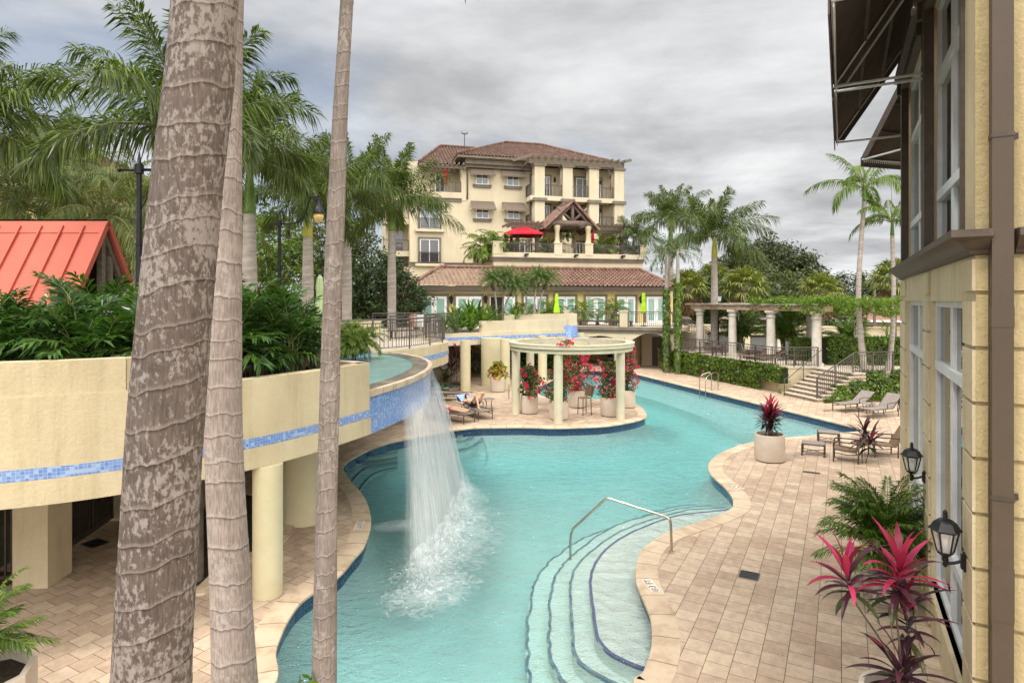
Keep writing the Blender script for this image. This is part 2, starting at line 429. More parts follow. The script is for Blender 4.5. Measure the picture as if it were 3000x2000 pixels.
deck_outer = [(-9.2, -6), (34, -6), (34, 50), (-9.2, 50)]
mb = MB(); mb.flat(deck_outer, [OUT], 0.0)
tag(mb.build('pool_deck', MT['pavers']), kind='structure')
gm = mottled('ground_earth', (.06, .075, .03), (.14, .13, .075), scale=.5, rough=.95, bump=.5, bscale=8)
mb = MB(); mb.flat([(-600, -200), (600, -200), (600, 900), (-600, 900)], [[(-9.1, -5.9), (33.9, -5.9), (33.9, 49.9), (-9.1, 49.9)]], -.06)
tag(mb.build('ground', gm), kind='structure')
# coping ring with a rounded nose
mb = MB(); n = len(POOL); L = 0.0
rings = []
for i in range(n):
    p, o = POOL[i], OUT[i]
    d = (o - p); d.z = 0
    u = d.normalized()
    nose = p - u * .03
    rings.append([mb.vert((nose.x, nose.y, -.055)), mb.vert((nose.x - u.x * .008, nose.y - u.y * .008, -.03)), mb.vert((nose.x, nose.y, -.004)), mb.vert((p.x + u.x * .01, p.y + u.y * .01, .010)), mb.vert((o.x, o.y, .008)), mb.vert((o.x, o.y, -.08)), mb.vert((p.x, p.y, -.056))])
vv = (0, .02, .04, .08, .43, .5, .5)
for i in range(n):
    j = (i + 1) % n; l2 = L + (POOL[j] - POOL[i]).length
    for k in range(6):
        mb.face((rings[i][k], rings[j][k], rings[j][k + 1], rings[i][k + 1]), 0, ((L, vv[k]), (l2, vv[k]), (l2, vv[k + 1]), (L, vv[k + 1])))
    L = l2
cop = tag(mb.build('pool_coping', MT['coping'], smooth=True, angle=50), kind='structure')
# basin: waterline tiles, plaster wall, floor
WZ = -.125; FLOOR = -1.25
plaster = mottled('pool_plaster', (.52, .64, .625), (.60, .71, .69), scale=.7, rough=.8, spec=.1)
plaster_step = mottled('step_plaster', (.70, .76, .71), (.78, .83, .78), scale=1.2, rough=.8, spec=.1)
mb = MB(); mb.ribbon(BACK, -.32, -.05, -.05, 0, closed=True)
prev = None
for d_, z_ in ((.034, -.315), (.0, -.42), (-.16, -.72), (-.42, -.98), (-.85, -1.16), (-1.5, FLOOR - .01)):      # coved plaster shell
    ring_ = [mb.vert((p.x, p.y, z_)) for p in smooth_loop(offset_poly(POOL, d_), 0 if d_ > -.1 else 6)]
    if prev:
        for i in range(len(ring_)): j = (i + 1) % len(ring_); mb.face((prev[i], prev[j], ring_[j], ring_[i]), 1)
    prev = ring_
mb.flat(offset_poly(POOL, .08), [], FLOOR, 1)
basin = tag(mb.build('pool_basin', [MT['tile_pool'], plaster], smooth=True, angle=50), kind='structure')
# steps that follow the near right shore: benches at increasing depth, dark blue nosing tile
nos = mottled('step_nosing_tile', (.07, .10, .26), (.13, .17, .36), scale=14, rough=.3, spec=.4)
nos_deep = mottled('step_nosing_deep', (.06, .12, .22), (.30, .42, .46), scale=5.5, rough=.4, spec=.3, detail=8)
S1 = [(2160,1488),(2080,1497),(2000,1506),(1935,1523),(1850,1557),(1786,1596),(1748,1638),(1729,1681),(1727,1723),(1736,1804),(1748,1868),(1778,1906),(1829,1936),(1884,1957),(1930,1972)]
S2 = [(2160,1484),(2080,1488),(2000,1495),(1850,1540),(1765,1587),(1702,1638),(1672,1689),(1667,1761),(1672,1825),(1676,1889),(1689,1931),(1731,1965),(1786,1995),(1850,2030)]
S3 = [(2160,1480),(2080,1481),(1980,1490),(1808,1536),(1680,1621),(1625,1689),(1608,1761),(1604,1825),(1608,1910),(1629,1970),(1651,1995),(1700,2040),(1780,2090)]
S4 = [(2150,1476),(2080,1476),(1960,1487),(1723,1570),(1616,1638),(1565,1706),(1548,1783),(1544,1868),(1540,1910),(1548,1995),(1570,2050),(1640,2110)]
steps = []
for k, (S, z) in enumerate(((S4, -.95), (S3, -.72), (S2, -.50), (S1, -.27))):
    line = spline([G(u, v, z) for u, v in S], 5)
    steps.append((line, z))
mb = MB()
for line, z in steps:
    # close the bench polygon behind the shore
    far_pts = [Vector((line[0].x + 1.0, line[0].y + .4, 0)), Vector((8.0, 11, 0)), Vector((6.5, 4.6, 0)), Vector((line[-1].x + .6, line[-1].y - .6, 0))]
    poly = [Vector((p.x, p.y, 0)) for p in line] + far_pts[::-1]
    poly = [Vector((p.x, p.y, 0)) for p in line[::-1]] + far_pts
    # clip to the basin by keeping it under the deck: everything beyond the shore is hidden below the paving
    ids = mb.prism([(p.x, p.y) for p in poly], z - .26, z, 0)
    lp = [Vector((p.x, p.y, 0)) for p in line]
    rng = random.Random(int(-z * 100))
    wob = [p + Vector((noise.noise(p * 5 + Vector((0, 0, z * 9))), noise.noise(p * 5 + Vector((9, 3, z * 9))), 0)) * (.012 + .05 * max(0, -z - .25)) for p in resample(lp, .05)]
    w = .05; mi_ = 1 if z > -.3 else 2
    for i in range(len(wob) - 1):
        t = (wob[i + 1] - wob[i]).normalized(); s = Vector((-t.y, t.x, 0)) * w
        a, bb = wob[i], wob[i + 1]
        mb.poly([(a.x, a.y, z + .004), (bb.x, bb.y, z + .004), (bb.x + s.x, bb.y + s.y, z + .004), (a.x + s.x, a.y + s.y, z + .004)], mi_)
        mb.poly([(a.x - s.x * .06, a.y - s.y * .06, z - .04), (bb.x - s.x * .06, bb.y - s.y * .06, z - .04), (bb.x - s.x * .06, bb.y - s.y * .06, z + .004), (a.x - s.x * .06, a.y - s.y * .06, z + .004)], mi_)
# far steps under the waterfall and beside the sunbathing terrace
for S, z in (([(1328,1275),(1352,1273),(1362,1270)], -.22), ([(1330,1292),(1360,1288),(1388,1274)], -.30), ([(1330,1318),(1372,1310),(1400,1295),(1414,1279)], -.38),
             ([(1040,1344),(1090,1333),(1165,1322)], -.22), ([(1040,1356),(1100,1347),(1165,1338)], -.30), ([(1020,1420),(1050,1385),(1085,1364),(1165,1351)], -.38), ([(1040,1450),(1075,1402),(1110,1380),(1165,1366)], -.46)):
    lp = [Vector((p.x, p.y, 0)) for p in spline([G(u, v, z) for u, v in S], 6)]
    for i in range(len(lp) - 1):
        t = (lp[i + 1] - lp[i]).normalized(); s = Vector((-t.y, t.x, 0)) * .045
        a, bb = lp[i], lp[i + 1]
        mb.poly([(a.x - s.x, a.y - s.y, z), (bb.x - s.x, bb.y - s.y, z), (bb.x + s.x, bb.y + s.y, z), (a.x + s.x, a.y + s.y, z)], 2)
        mb.poly([(a.x, a.y, z - .12), (bb.x, bb.y, z - .12), (bb.x, bb.y, z - .001), (a.x, a.y, z - .001)], 0)
tag(mb.build('pool_steps', [plaster_step, nos, nos_deep]), kind='structure')

# water: clear body that absorbs red, rippled reflecting surface
def water_mat(name, dens, col, bump=.35, scale=2.4, tint=(.9, .98, .97)):
    m = bpy.data.materials.new(name); m.use_nodes = True; nt = m.node_tree; nt.nodes.clear()
    out = N(nt, 'ShaderNodeOutputMaterial')
    co = obj_coords(nt, (1, 1.5, 1))
    n1 = N(nt, 'ShaderNodeTexNoise', {'Scale': scale, 'Detail': 4.0, 'Roughness': .55, 'Distortion': .6}); nt.links.new(co, n1.inputs['Vector'])
    n2 = N(nt, 'ShaderNodeTexNoise', {'Scale': scale * 4.2, 'Detail': 3.0, 'Roughness': .5, 'Distortion': 1.2}); nt.links.new(co, n2.inputs['Vector'])
    ad = N(nt, 'ShaderNodeMath', {2: .0}, operation='MULTIPLY_ADD'); ad.inputs[1].default_value = .35
    nt.links.new(n2.outputs[0], ad.inputs[0]); nt.links.new(n1.outputs[0], ad.inputs[2])
    bp = N(nt, 'ShaderNodeBump', {'Strength': bump, 'Distance': .12}); nt.links.new(ad.outputs[0], bp.inputs['Height'])
    gl = N(nt, 'ShaderNodeBsdfGlossy', {'Roughness': .04}); nt.links.new(bp.outputs[0], gl.inputs['Normal'])
    tr = N(nt, 'ShaderNodeBsdfTransparent', {0: c4(tint)})
    fr = N(nt, 'ShaderNodeFresnel', {'IOR': 1.33}); nt.links.new(bp.outputs[0], fr.inputs['Normal'])
    mx = N(nt, 'ShaderNodeMixShader'); nt.links.new(fr.outputs[0], mx.inputs[0]); nt.links.new(tr.outputs[0], mx.inputs[1]); nt.links.new(gl.outputs[0], mx.inputs[2])
    nt.links.new(mx.outputs[0], out.inputs['Surface'])
    if dens:
        ab = N(nt, 'ShaderNodeVolumeAbsorption', {'Color': c4(col), 'Density': dens}); nt.links.new(ab.outputs[0], out.inputs['Volume'])
    return m
MT['water'] = water_mat('pool_water_surface', .23, (.22, .84, .86), bump=.95, tint=(.96, .99, .985))
mb = MB(); mb.prism([(p.x, p.y) for p in offset_poly(POOL, .045)], FLOOR - .1, WZ)
tag(mb.build('pool_water', MT['water']), kind='structure')

# --- depth markings set into the coping ---
def lettering(txt, size, name, parent, mat, loc, rz, ext=.001):
    cu = bpy.data.curves.new(name, 'FONT'); cu.body = txt; cu.size = size; cu.align_x = 'CENTER'; cu.align_y = 'CENTER'; cu.extrude = ext
    tmp = bpy.data.objects.new(name, cu)
    me = bpy.data.meshes.new_from_object(tmp); bpy.data.objects.remove(tmp); me.name = name
    o = bpy.data.objects.new(name, me); COL.objects.link(o); me.materials.clear(); me.materials.append(mat)
    o.location = loc; o.rotation_euler = (0, 0, rz); o.parent = parent
    return o
MT['marker_tile'] = mottled('marker_tile', (.62, .55, .46), (.70, .63, .53), scale=6, rough=.5)
MT['ink'] = mottled('marker_ink', (.01, .01, .01), (.03, .03, .03), scale=9, rough=.5)
def depth_marker(p, rz, label, txt='3 FT', sym=True, s=1.0):
    t = empty('depth_marker', (p.x, p.y, .0125), rz, label, 'depth marker', 'depth markers set in the pool coping')
    mb = MB(); mb.bx((-.21 * s, -.075 * s, 0), (.21 * s, .075 * s, .004)); mb.build('tile', MT['marker_tile'], t)
    lettering(txt, .15 * s, 'lettering', t, MT['ink'], (.05 * s, 0, .0055), 0)
    if sym:
        mb = MB()
        for k in range(24):
            a, b = k * math.pi / 12, (k + 1) * math.pi / 12
            mb.poly([(-.15 * s + math.cos(a) * r * s, math.sin(a) * r * s, .006) for r in (.045, .052)] + [(-.15 * s + math.cos(b) * r * s, math.sin(b) * r * s, .006) for r in (.052, .045)])
        for q in (1, -1):
            mb.bar((-.15 * s - .032 * s, -.032 * s * q, .0062 + .0003 * q), (-.15 * s + .032 * s, .032 * s * q, .0062 + .0003 * q), .008 * s, .0008)
        mb.build('no_diving_symbol', MT['ink'], t)
    return t
p3 = G(1908, 1716)
depth_marker(p3, R(97), 'black 3 FT depth marker with no diving circle on the coping beside the shallow shelf', s=1.1)
depth_marker(G(1052, 1539), R(-86), '3 FT depth marker on the shaded tan coping below the waterfall terrace', s=1.1)
depth_marker(G(2157, 1427), R(-38), '3 FT depth marker on the coping bend between the planter and the shallow shelf')
depth_marker(G(2172, 1303.5), R(22), 'depth marker on the pale coping in front of the red leaved planter', s=.9)
depth_marker(G(1447, 1241), R(2), 'depth marker on the coping in front of the two sunbathers', s=1.0)
depth_marker(G(1857, 1228), R(35), 'depth marker on the island coping at the foot of the round pergola', s=1.0)

# --- drain grates in the paving ---
def drain(p, rz, w, l, label):
    t = empty('drain_grate', (p.x, p.y, .0), rz, label, 'drain grate', 'drain grates in the paving')
    mb = MB(); mb.bx((-w / 2, -l / 2, .001), (w / 2, l / 2, .006)); mb.build('plate', MT['black'] if w < .5 else MT['railmetal'], t)
    mb = MB()
    for q in (-1, 1):
        mb.bx((q * w / 2 - .01, -l / 2, .006), (q * w / 2 + .01, l / 2, .011)); mb.bx((-w / 2 + .01, q * l / 2 - .01, .006), (w / 2 - .01, q * l / 2 + .01, .011))
    mb.bar((-w / 2, -l / 2, .009), (w / 2, l / 2, .009), .012, .004); mb.bar((-w / 2, l / 2, .0085), (w / 2, -l / 2, .0085), .012, .004)
    mb.build('frame', MT['railmetal'], t)
drain(G(2195, 1685), GRIDROT - R(90), .31, .30, 'square dark green drain grate in the pavers near the handrail')
drain(G(2377, 1384), GRIDROT - R(90), .42, .12, 'narrow grey drain grate in the pavers beyond the red leaved planter')
drain(G(279, 1591), GRIDROT - R(90), .42, .32, 'dark drain grate in the pavers in front of the metal gate')
drain(G(2421, 1203), 0.2, .3, .1, 'small drain grate in the paving at the foot of the grey lounger')
# ================= raised spa terrace with the waterfall =================
TZ = 2.95
def xy(l): return [Vector((a, b, 0)) for a, b in l]
nearline = spline(xy([(-12.5, 6.45), (-9, 7.0), (-6.55, 7.8), (-5.36, 8.46), (-4.21, 9.56), (-3.45, 10.8), (-2.85, 12.2)]), 8)
lip = spline(xy([(-2.85, 12.2), (-2.42, 13.9), (-2.22, 15.4), (-2.22, 16.8), (-2.45, 18.3), (-2.95, 19.7), (-3.7, 20.9), (-4.45, 21.6)]), 8)
railwall = spline(xy([(-4.6, 20.9), (-4.0, 21.7), (-3.3, 23.2), (-2.85, 25.0), (-2.75, 26.3), (-3.0, 27.3), (-3.9, 28.6)]), 8)
backline = spline(xy([(-4.9, 31.9), (-4.4, 32.9), (-2.4, 34.2), (-.2, 35.7), (2.0, 37.2), (3.6, 38.6)]), 6)
# slab of the upper terrace: one wing over the near walk, one that carries the pavilion front
t_terr = empty('spa_terrace', (-6, 12, 0), 0, 'cream raised spa terrace with curved planter walls and a blue mosaic band', 'terrace')
off_t = Vector((-6, 12, 0))
def sub(mb): mb.v = [(x - off_t.x, y - off_t.y, z - off_t.z) for x, y, z in mb.v]; return mb
inner = [Vector((p.x, p.y, 0)) for p in nearline]
def inset(P, d):
    out = []
    for i in range(len(P)):
        t = (P[min(i + 1, len(P) - 1)] - P[max(i - 1, 0)]).normalized(); out.append(P[i] + Vector((-t.y, t.x, 0)) * d)
    return out
lipin = inset(lip, .52)
slab = inset(nearline, .1) + inset(lip, .1) + inset(railwall, .1) + inset(backline, .1) + xy([(4.4, 41.5), (4.6, 43.9), (11.4, 40.95), (12.6, 43.2), (14.5, 58), (-8, 58), (-34, 58), (-34, 8), (-13, 8)])
mb = MB(); mb.prism([(p.x, p.y) for p in slab], 2.70, 2.93)
sub(mb).build('floor_slab', MT['stucco'], t_terr)
# deck finish on top, open over the spa basin
basin_poly = xy([(-3.3, 12.75)]) + lipin[2:-2] + xy([(-4.9, 21.2), (-6.6, 20.9), (-7.2, 18), (-6.9, 15), (-5.6, 13.2)])
mb = MB(); mb.flat(slab, [basin_poly], TZ)
mb.ribbon(basin_poly, 2.94, TZ, .02, 0, closed=True)
sub(mb).build('floor_paving', MT['concrete'], t_terr)
# near wall (planter front)
mb = MB()
mb.ribbon(nearline, 2.15, 3.55, .28)
hi = [p for p in nearline if p.x <= -5.3]
hi = inset(hi, .02)
mb.ribbon(hi, 3.54, 4.0, .26)
e = hi[-1]
ret = [e + Vector((-.02, .05, 0)), e + Vector((.03, .25, 0)), e + Vector((-.1, .5, 0)), e + Vector((-.5, .75, 0))]
mb.ribbon(spline(ret, 5), 3.3, 3.995, .2)
mb.ribbon(inset(nearline, -.03), 2.13, 2.46, .06)        # lower fascia stands a little proud
sub(mb).build('planter_wall', MT['stucco'], t_terr, smooth=True, angle=40)
mb = MB(); mb.ribbon(inset(nearline, -.012), 2.465, 2.615, .03); sub(mb).build('mosaic_band', MT['tile_band'], t_terr, smooth=True, angle=40)
# end return of the near wall beside the spa
mb = MB(); mb.ribbon(xy([(-2.86, 12.22), (-3.25, 12.62), (-4.0, 13.0)]), 2.2, 3.55, .25)
mb.ribbon(spline(xy([(-4.0, 13.2), (-4.25, 13.5), (-4.45, 14.0), (-5.4, 14.8), (-7, 15.6)]), 5), 2.6, 3.82, .25)
sub(mb).build('inner_wall', MT['stucco'], t_terr, smooth=True, angle=40)
# walls behind the spa, curved rail wall, back wall with second spill
mb = MB()
mb.ribbon(xy([(-8.6, 20.6), (-7, 20.95), (-4.75, 21.25)]), 2.5, 3.5, .3)
mb.ribbon(railwall, 2.15, 3.03, .32)
sub(mb).build('rail_wall', MT['stucco'], t_terr, smooth=True, angle=40)
mb = MB(); mb.ribbon(inset(railwall, -.012), 2.5, 2.68, .03); mb.ribbon(xy([(-8.6, 20.585), (-7, 20.935), (-4.75, 21.235)]), 2.93, 3.04, .02)
mb.ribbon(inset(backline, -.012), 2.60, 2.76, .03); sub(mb).build('far_mosaic_band', MT['tile_band_far'], t_terr, smooth=True, angle=40)
mb = MB()
mb.ribbon(backline, 2.3, 2.98, .3)
pl = [backline[k] + Vector((-.05, .12, 0)) for k in range(len(backline)) if backline[k].x > -1.9] + xy([(3.6, 38.9)])
mb.ribbon(pl, 2.97, 3.62, .3)
pl2 = [p + Vector((-.6, 1.7, 0)) for p in pl if p.x > 0]
mb.ribbon(pl2 + xy([(4.4, 41.2), (4.2, 42.5)]), 2.9, 3.92, .3)
mb.ribbon(xy([(-15, 29.5), (-10, 31.5), (-7, 32.6)]), 2.9, 3.75, .3)
sub(mb).build('back_wall', MT['stucco_fine'], t_terr, smooth=True, angle=40)
# spill edge: grey wet lip, pale rim, blue tiled face
wet = mottled('wet_stone_lip', (.05, .045, .04), (.30, .26, .21), scale=2.2, rough=.25, spec=.6, fine=.2, bscale=20)
mb = MB(); mb.ribbon(inset(lip, .12), 2.6, 2.975, .42); sub(mb).build('spill_lip', wet, t_terr, smooth=True, angle=40)
mb = MB(); mb.ribbon(lip, 2.86, 2.985, .125); sub(mb).build('spill_rim', MT['coping'], t_terr, smooth=True, angle=40)
mb = MB(); mb.ribbon(inset(lip, .04), 2.10, 2.862, .25); sub(mb).build('spill_face', MT['tile_panel'], t_terr, smooth=True, angle=40)
# second spill at the far end
P2 = A(1640, 955, 38.6); Q2 = A(1692, 955, 38.9)
mb = MB()
arc = spline([Vector((P2.x, 38.6, 0)), Vector(((P2.x + Q2.x) / 2, 38.25, 0)), Vector((Q2.x, 38.75, 0)), Vector((Q2.x + .15, 39.6, 0))], 6)
top = inset(arc, .08)
for i in range(len(arc) - 1):
    a, b_, c, d = arc[i], arc[i + 1], top[i + 1], top[i]
    mb.face([mb.vert((a.x, a.y, 2.25)), mb.vert((b_.x, b_.y, 2.25)), mb.vert((c.x, c.y, 3.18)), mb.vert((d.x, d.y, 3.18))], 0, ((i * .2, 0), (i * .2 + .2, 0), (i * .2 + .2, .95), (i * .2, .95)))
mb.ribbon(inset(arc, .1), 2.26, 3.2, .5)
sub(mb).build('far_spill_face', MT['tile_band_far'], t_terr, smooth=True, angle=40)
# columns
def col(mb, x, y, r, z1, sx=1, sy=1, n=32): mb.lathe([(r, 0), (r, z1)], n, (x - off_t.x, y - off_t.y, 0), sx=sx, sy=sy)
colspec = [(-4.0, 9.98, .235, 2.2, 1, 1), (-4.55, 13.2, .40, 2.2, 1.0, .8), (-5.35, 15.6, .22, 2.2, 1, 1), (-3.7, 23.6, .25, 2.2, 1, 1), (-2.47, 32.3, .27, 2.4, 1, 1), (-1.15, 34.4, .60, 2.4, 1, .7), (-.38, 33.3, .27, 2.4, 1, 1), (1.83, 36.6, .27, 2.4, 1, 1), (4.4, 39.6, .3, 2.4, 1, 1), (-6.5, 18, .25, 2.2, 1, 1)]
for x, y, r, z1, sx, sy in colspec:
    mb = MB(); col(mb, x, y, r, 2.128 if y < 10 else 2.69, sx, sy); mb.build('column', MT['colstone'], t_terr, smooth=True, angle=40)
# water in the spa
MT['spawater'] = water_mat('spa_water_surface', 0, (1, 1, 1), bump=.5, scale=3.0, tint=(.72, .92, .92))
plspa = mottled('spa_plaster', (.36, .50, .50), (.56, .66, .64), scale=1.1, rough=.8)
spa = offset_poly(basin_poly, 0.0)
t_spa = tag(empty('spa_pool', (-5, 16.5, 2.6)), 'shallow raised spa basin of clear water behind the waterfall lip', 'spa basin')
mb = MB(); mb.flat([(p.x + 5, p.y - 16.5) for p in inset(basin_poly, 0)], [], .345); mb.build('basin', plspa, t_spa)
mb = MB(); mb.flat([(p.x + 5, p.y - 16.5) for p in basin_poly], [], .365); mb.build('water', MT['spawater'], t_spa)

# back wall of the covered walk, pillar and gates below
t = empty('undercroft_wall', (-9, 12, 0), 0, 'cream stucco wall and square pillar of the covered walk under the spa terrace', 'wall')
def loc(mb, o): mb.v = [(x - o[0], y - o[1], z - o[2]) for x, y, z in mb.v]; return mb
mb = MB(); mb.bx((-8.95, 13.3, 0), (-7.9, 13.65, 2.69)); mb.bx((-8.9, 13.66, 0), (-8.6, 40, 2.69)); mb.bx((-13, 15.3, 0), (-8.91, 15.5, 2.2)); loc(mb, (-9, 12, 0)).build('wall', MT['stucco'], t)
mb = MB(); mb.box((-8.05, 10.46, 1.345), (.56, .62, 2.69), R(4)); loc(mb, (-9, 12, 0)).build('pillar', MT['stucco'], t)
mb = MB(); mb.bx((-9.19, 8, 0.0), (-8.5, 10.75, .02)); mb.build('mulch_strip', MT['redmulch']).parent = None
bpy.data.objects['mulch_strip']['kind'] = 'stuff'
def gate(p, q, zt, label, mesh=True):
    p = Vector(p); q = Vector(q); d = q - p
    t = empty('metal_gate', p, math.atan2(d.y, d.x), label, 'gate', 'dark metal gates under the terrace')
    w = d.length
    mb = MB()
    for x in (0, w * .33, w * .66, w): mb.box((x, 0, zt / 2 + .03), (.07, .07, zt - .06))
    for z in (.08, zt - .08): mb.box((w / 2, 0, z), (w - .08, .05, .06))
    mb.build('frame', MT['brownmetal'], t)
    mb = MB(); k = int(w / .085)
    for i in range(1, k): mb.box((w * i / k, .0, zt / 2), (.028, .028, zt - .22))
    mb.build('bars', MT['brownmetal'], t)
    if mesh:
        mb = MB(); mb.bx((.04, .03, .14), (w - .04, .036, zt - .14)); mb.build('mesh_screen', mottled('expanded_mesh', (.05, .035, .026), (.10, .075, .055), scale=60, rough=.6), t)
    return t
gate((-8.42, 11.0, 0), (-8.72, 13.25, 0), 2.15, 'dark brown metal gate with mesh between the square pillar and the wall')
gate((-9.5, 10.1, 0), (-8.4, 10.5, 0), 2.15, 'dark brown barred gate beside the mulch strip', mesh=False)

# planting bed with a palm trunk under the terrace
bed = spline([G(u, v) for u, v in [(560,1730),(640,1668),(760,1608),(812,1560),(812,1510),(760,1462),(690,1450),(610,1475),(585,1550),(553,1640)]], 6, closed=True)
mb = MB(); mb.flat(bed, [], .02); tag(mb.build('planting_bed', MT['soil']), kind='structure')
bo = bed if area(bed) > 0 else bed[::-1]
mb = MB(); mb.ribbon(offset_poly(bo, .02), 0, .05, -.28, closed=True); tag(mb.build('bed_edging', MT['coping']), kind='structure')

# --- waterfall ---
def fall_mat():
    m = bpy.data.materials.new('falling_water'); m.use_nodes = True; nt = m.node_tree; nt.nodes.clear()
    out = N(nt, 'ShaderNodeOutputMaterial'); uv = N(nt, 'ShaderNodeTexCoord').outputs['UV']
    sep = N(nt, 'ShaderNodeSeparateXYZ'); nt.links.new(uv, sep.inputs[0])
    def streak(sx, sy, det, lo, hi):
        mp = N(nt, 'ShaderNodeMapping'); mp.inputs['Scale'].default_value = (sx, sy, 1); nt.links.new(uv, mp.inputs[0])
        n = N(nt, 'ShaderNodeTexNoise', {'Scale': 1.0, 'Detail': det, 'Roughness': .65}); nt.links.new(mp.outputs[0], n.inputs['Vector'])
        return ramp(nt, [(lo, (0, 0, 0)), (hi, (1, 1, 1))], n.outputs[0]).outputs[0]
    a = streak(22, .9, 5.0, .43, .62); b = streak(60, 1.6, 5.0, .42, .62); c = streak(4.2, 3.2, 6.0, .38, .62)
    d = ramp(nt, [(0.0, (.08,) * 3), (.2, (.16,) * 3), (.33, (.46,) * 3), (.55, (.62,) * 3), (.8, (.80,) * 3), (1.0, (.62,) * 3)], sep.outputs[1]).outputs[0]
    ab = mixc(nt, a, b, .5); s = mixc(nt, ab, c, .45)
    s = mixc(nt, s, (1, 1, 1), .10, 'ADD')
    al = mixc(nt, s, d, 1.0, 'MULTIPLY'); 
    gain = N(nt, 'ShaderNodeMath', {1: 1.5}, operation='MULTIPLY', use_clamp=True); nt.links.new(al, gain.inputs[0])
    e0 = N(nt, 'ShaderNodeAttribute'); e0.attribute_name = 'edge'
    g2 = N(nt, 'ShaderNodeMath', operation='MULTIPLY', use_clamp=True); nt.links.new(gain.outputs[0], g2.inputs[0]); nt.links.new(e0.outputs['Fac'], g2.inputs[1])
    df = N(nt, 'ShaderNodeBsdfDiffuse', {0: (.86, .88, .88, 1)}); tl = N(nt, 'ShaderNodeBsdfTranslucent', {0: (.86, .89, .9, 1)})
    m1 = N(nt, 'ShaderNodeMixShader', {0: .5}); nt.links.new(df.outputs[0], m1.inputs[1]); nt.links.new(tl.outputs[0], m1.inputs[2])
    tr = N(nt, 'ShaderNodeBsdfTransparent')
    mx = N(nt, 'ShaderNodeMixShader'); nt.links.new(g2.outputs[0], mx.inputs[0]); nt.links.new(tr.outputs[0], mx.inputs[1]); nt.links.new(m1.outputs[0], mx.inputs[2])
    nt.links.new(mx.outputs[0], out.inputs['Surface'])
    return m
def foam_mat():
    m = bpy.data.materials.new('water_foam'); m.use_nodes = True; nt = m.node_tree; nt.nodes.clear()
    out = N(nt, 'ShaderNodeOutputMaterial'); co = obj_coords(nt, (1, 1, 1))
    n = N(nt, 'ShaderNodeTexNoise', {'Scale': 7.0, 'Detail': 8.0, 'Roughness': .7, 'Distortion': 1.5}); nt.links.new(co, n.inputs['Vector'])
    e0 = N(nt, 'ShaderNodeAttribute'); e0.attribute_name = 'edge'
    ad = N(nt, 'ShaderNodeMath', operation='ADD'); nt.links.new(n.outputs[0], ad.inputs[0]); nt.links.new(e0.outputs['Fac'], ad.inputs[1])
    r = ramp(nt, [(.0, (0, 0, 0)), (.44, (0, 0, 0)), (.70, (.22, .22, .22)), (1.0, (.72, .72, .72))], N(nt, 'ShaderNodeMath', operation='ADD').outputs[0])
    sc2 = r.inputs[0].links[0].from_node; nt.links.new(ad.outputs[0], sc2.inputs[0]); sc2.inputs[1].default_value = -.28
    df = N(nt, 'ShaderNodeBsdfDiffuse', {0: (.80, .83, .83, 1)}); tr = N(nt, 'ShaderNodeBsdfTransparent')
    mx = N(nt, 'ShaderNodeMixShader'); nt.links.new(r.outputs[0], mx.inputs[0]); nt.links.new(tr.outputs[0], mx.inputs[1]); nt.links.new(df.outputs[0], mx.inputs[2])
    nt.links.new(mx.outputs[0], out.inputs['Surface'])
    return m
MT['fall'] = fall_mat(); MT['foam'] = foam_mat()
t_fall = tag(empty('waterfall', (-2, 13, 0)), 'white curtain of water falling from the blue tiled spill lip into the pool', 'waterfall')
lipL = arclen(lip)
land = spline([Vector(p) for p in [(-1.75, 10.35, WZ), (-1.42, 11.4, WZ), (-1.2, 12.7, WZ), (-1.15, 14.2, WZ), (-1.3, 15.6, WZ), (-1.5, 16.5, WZ)]], 8)
landL = arclen(land)
def edge_attr(o, vals):
    at = o.data.attributes.new('edge', 'FLOAT', 'POINT'); at.data.foreach_set('value', vals)
def sheet(name, l0, l1, push, seed, dens=1.0, nu=80, nv=34):
    mb = MB(); ids = []; ev = []
    for i in range(nu + 1):
        fu = i / nu; a = along(lip, lipL[-1] * (l0 + (l1 - l0) * fu), lipL); b = along(land, landL[-1] * fu, landL)
        row = []
        jag = noise.noise(Vector((fu * 14, seed, 0)))
        for j in range(nv + 1):
            t_ = j / nv
            if t_ < .25:                                    # clings to the tiled face first
                q = t_ / .25; z = 2.99 - .55 * q; out = .02 + .10 * q * q + push * q; h = .0
                pos = Vector((a.x, a.y, 0)); dd = (b - a); dd.z = 0; dd.normalize()
                nn = Vector((.95, -.25, 0)).normalized()
                p = pos + nn * out
            else:
                q = (t_ - .25) / .75; z = 2.44 + (WZ - 2.44) * (q ** 1.25)
                nn = Vector((.95, -.25, 0)).normalized(); p0 = Vector((a.x, a.y, 0)) + nn * (.12 + push); p1 = Vector((b.x, b.y, 0))
                p = p0.lerp(p1, q ** .85) + nn * (push * 2 * q + .06 * q * noise.noise(Vector((fu * 9, q * 3, seed))))
            row.append(mb.vert((p.x + 2, p.y - 13, z)))
            e = min(1, fu / .06, (1 - fu) / .04); e = max(0, e) * dens
            ev.append(e * (1 if j < nv - 2 else .5))
        ids.append(row)
    for i in range(nu):
        for j in range(nv):
            u0, u1, v0, v1 = i / nu * 5.5 + seed, (i + 1) / nu * 5.5 + seed, j / nv, (j + 1) / nv
            mb.face((ids[i][j], ids[i + 1][j], ids[i + 1][j + 1], ids[i][j + 1]), 0, ((u0, v0), (u1, v0), (u1, v1), (u0, v1)))
    o = mb.build(name, MT['fall'], t_fall, smooth=True); edge_attr(o, ev)
sheet('water_sheet', .12, .70, .0, 0.0)
sheet('water_sheet', .14, .68, .07, 11.0, .62)
sheet('water_sheet', .13, .62, -.05, 23.0, .5)
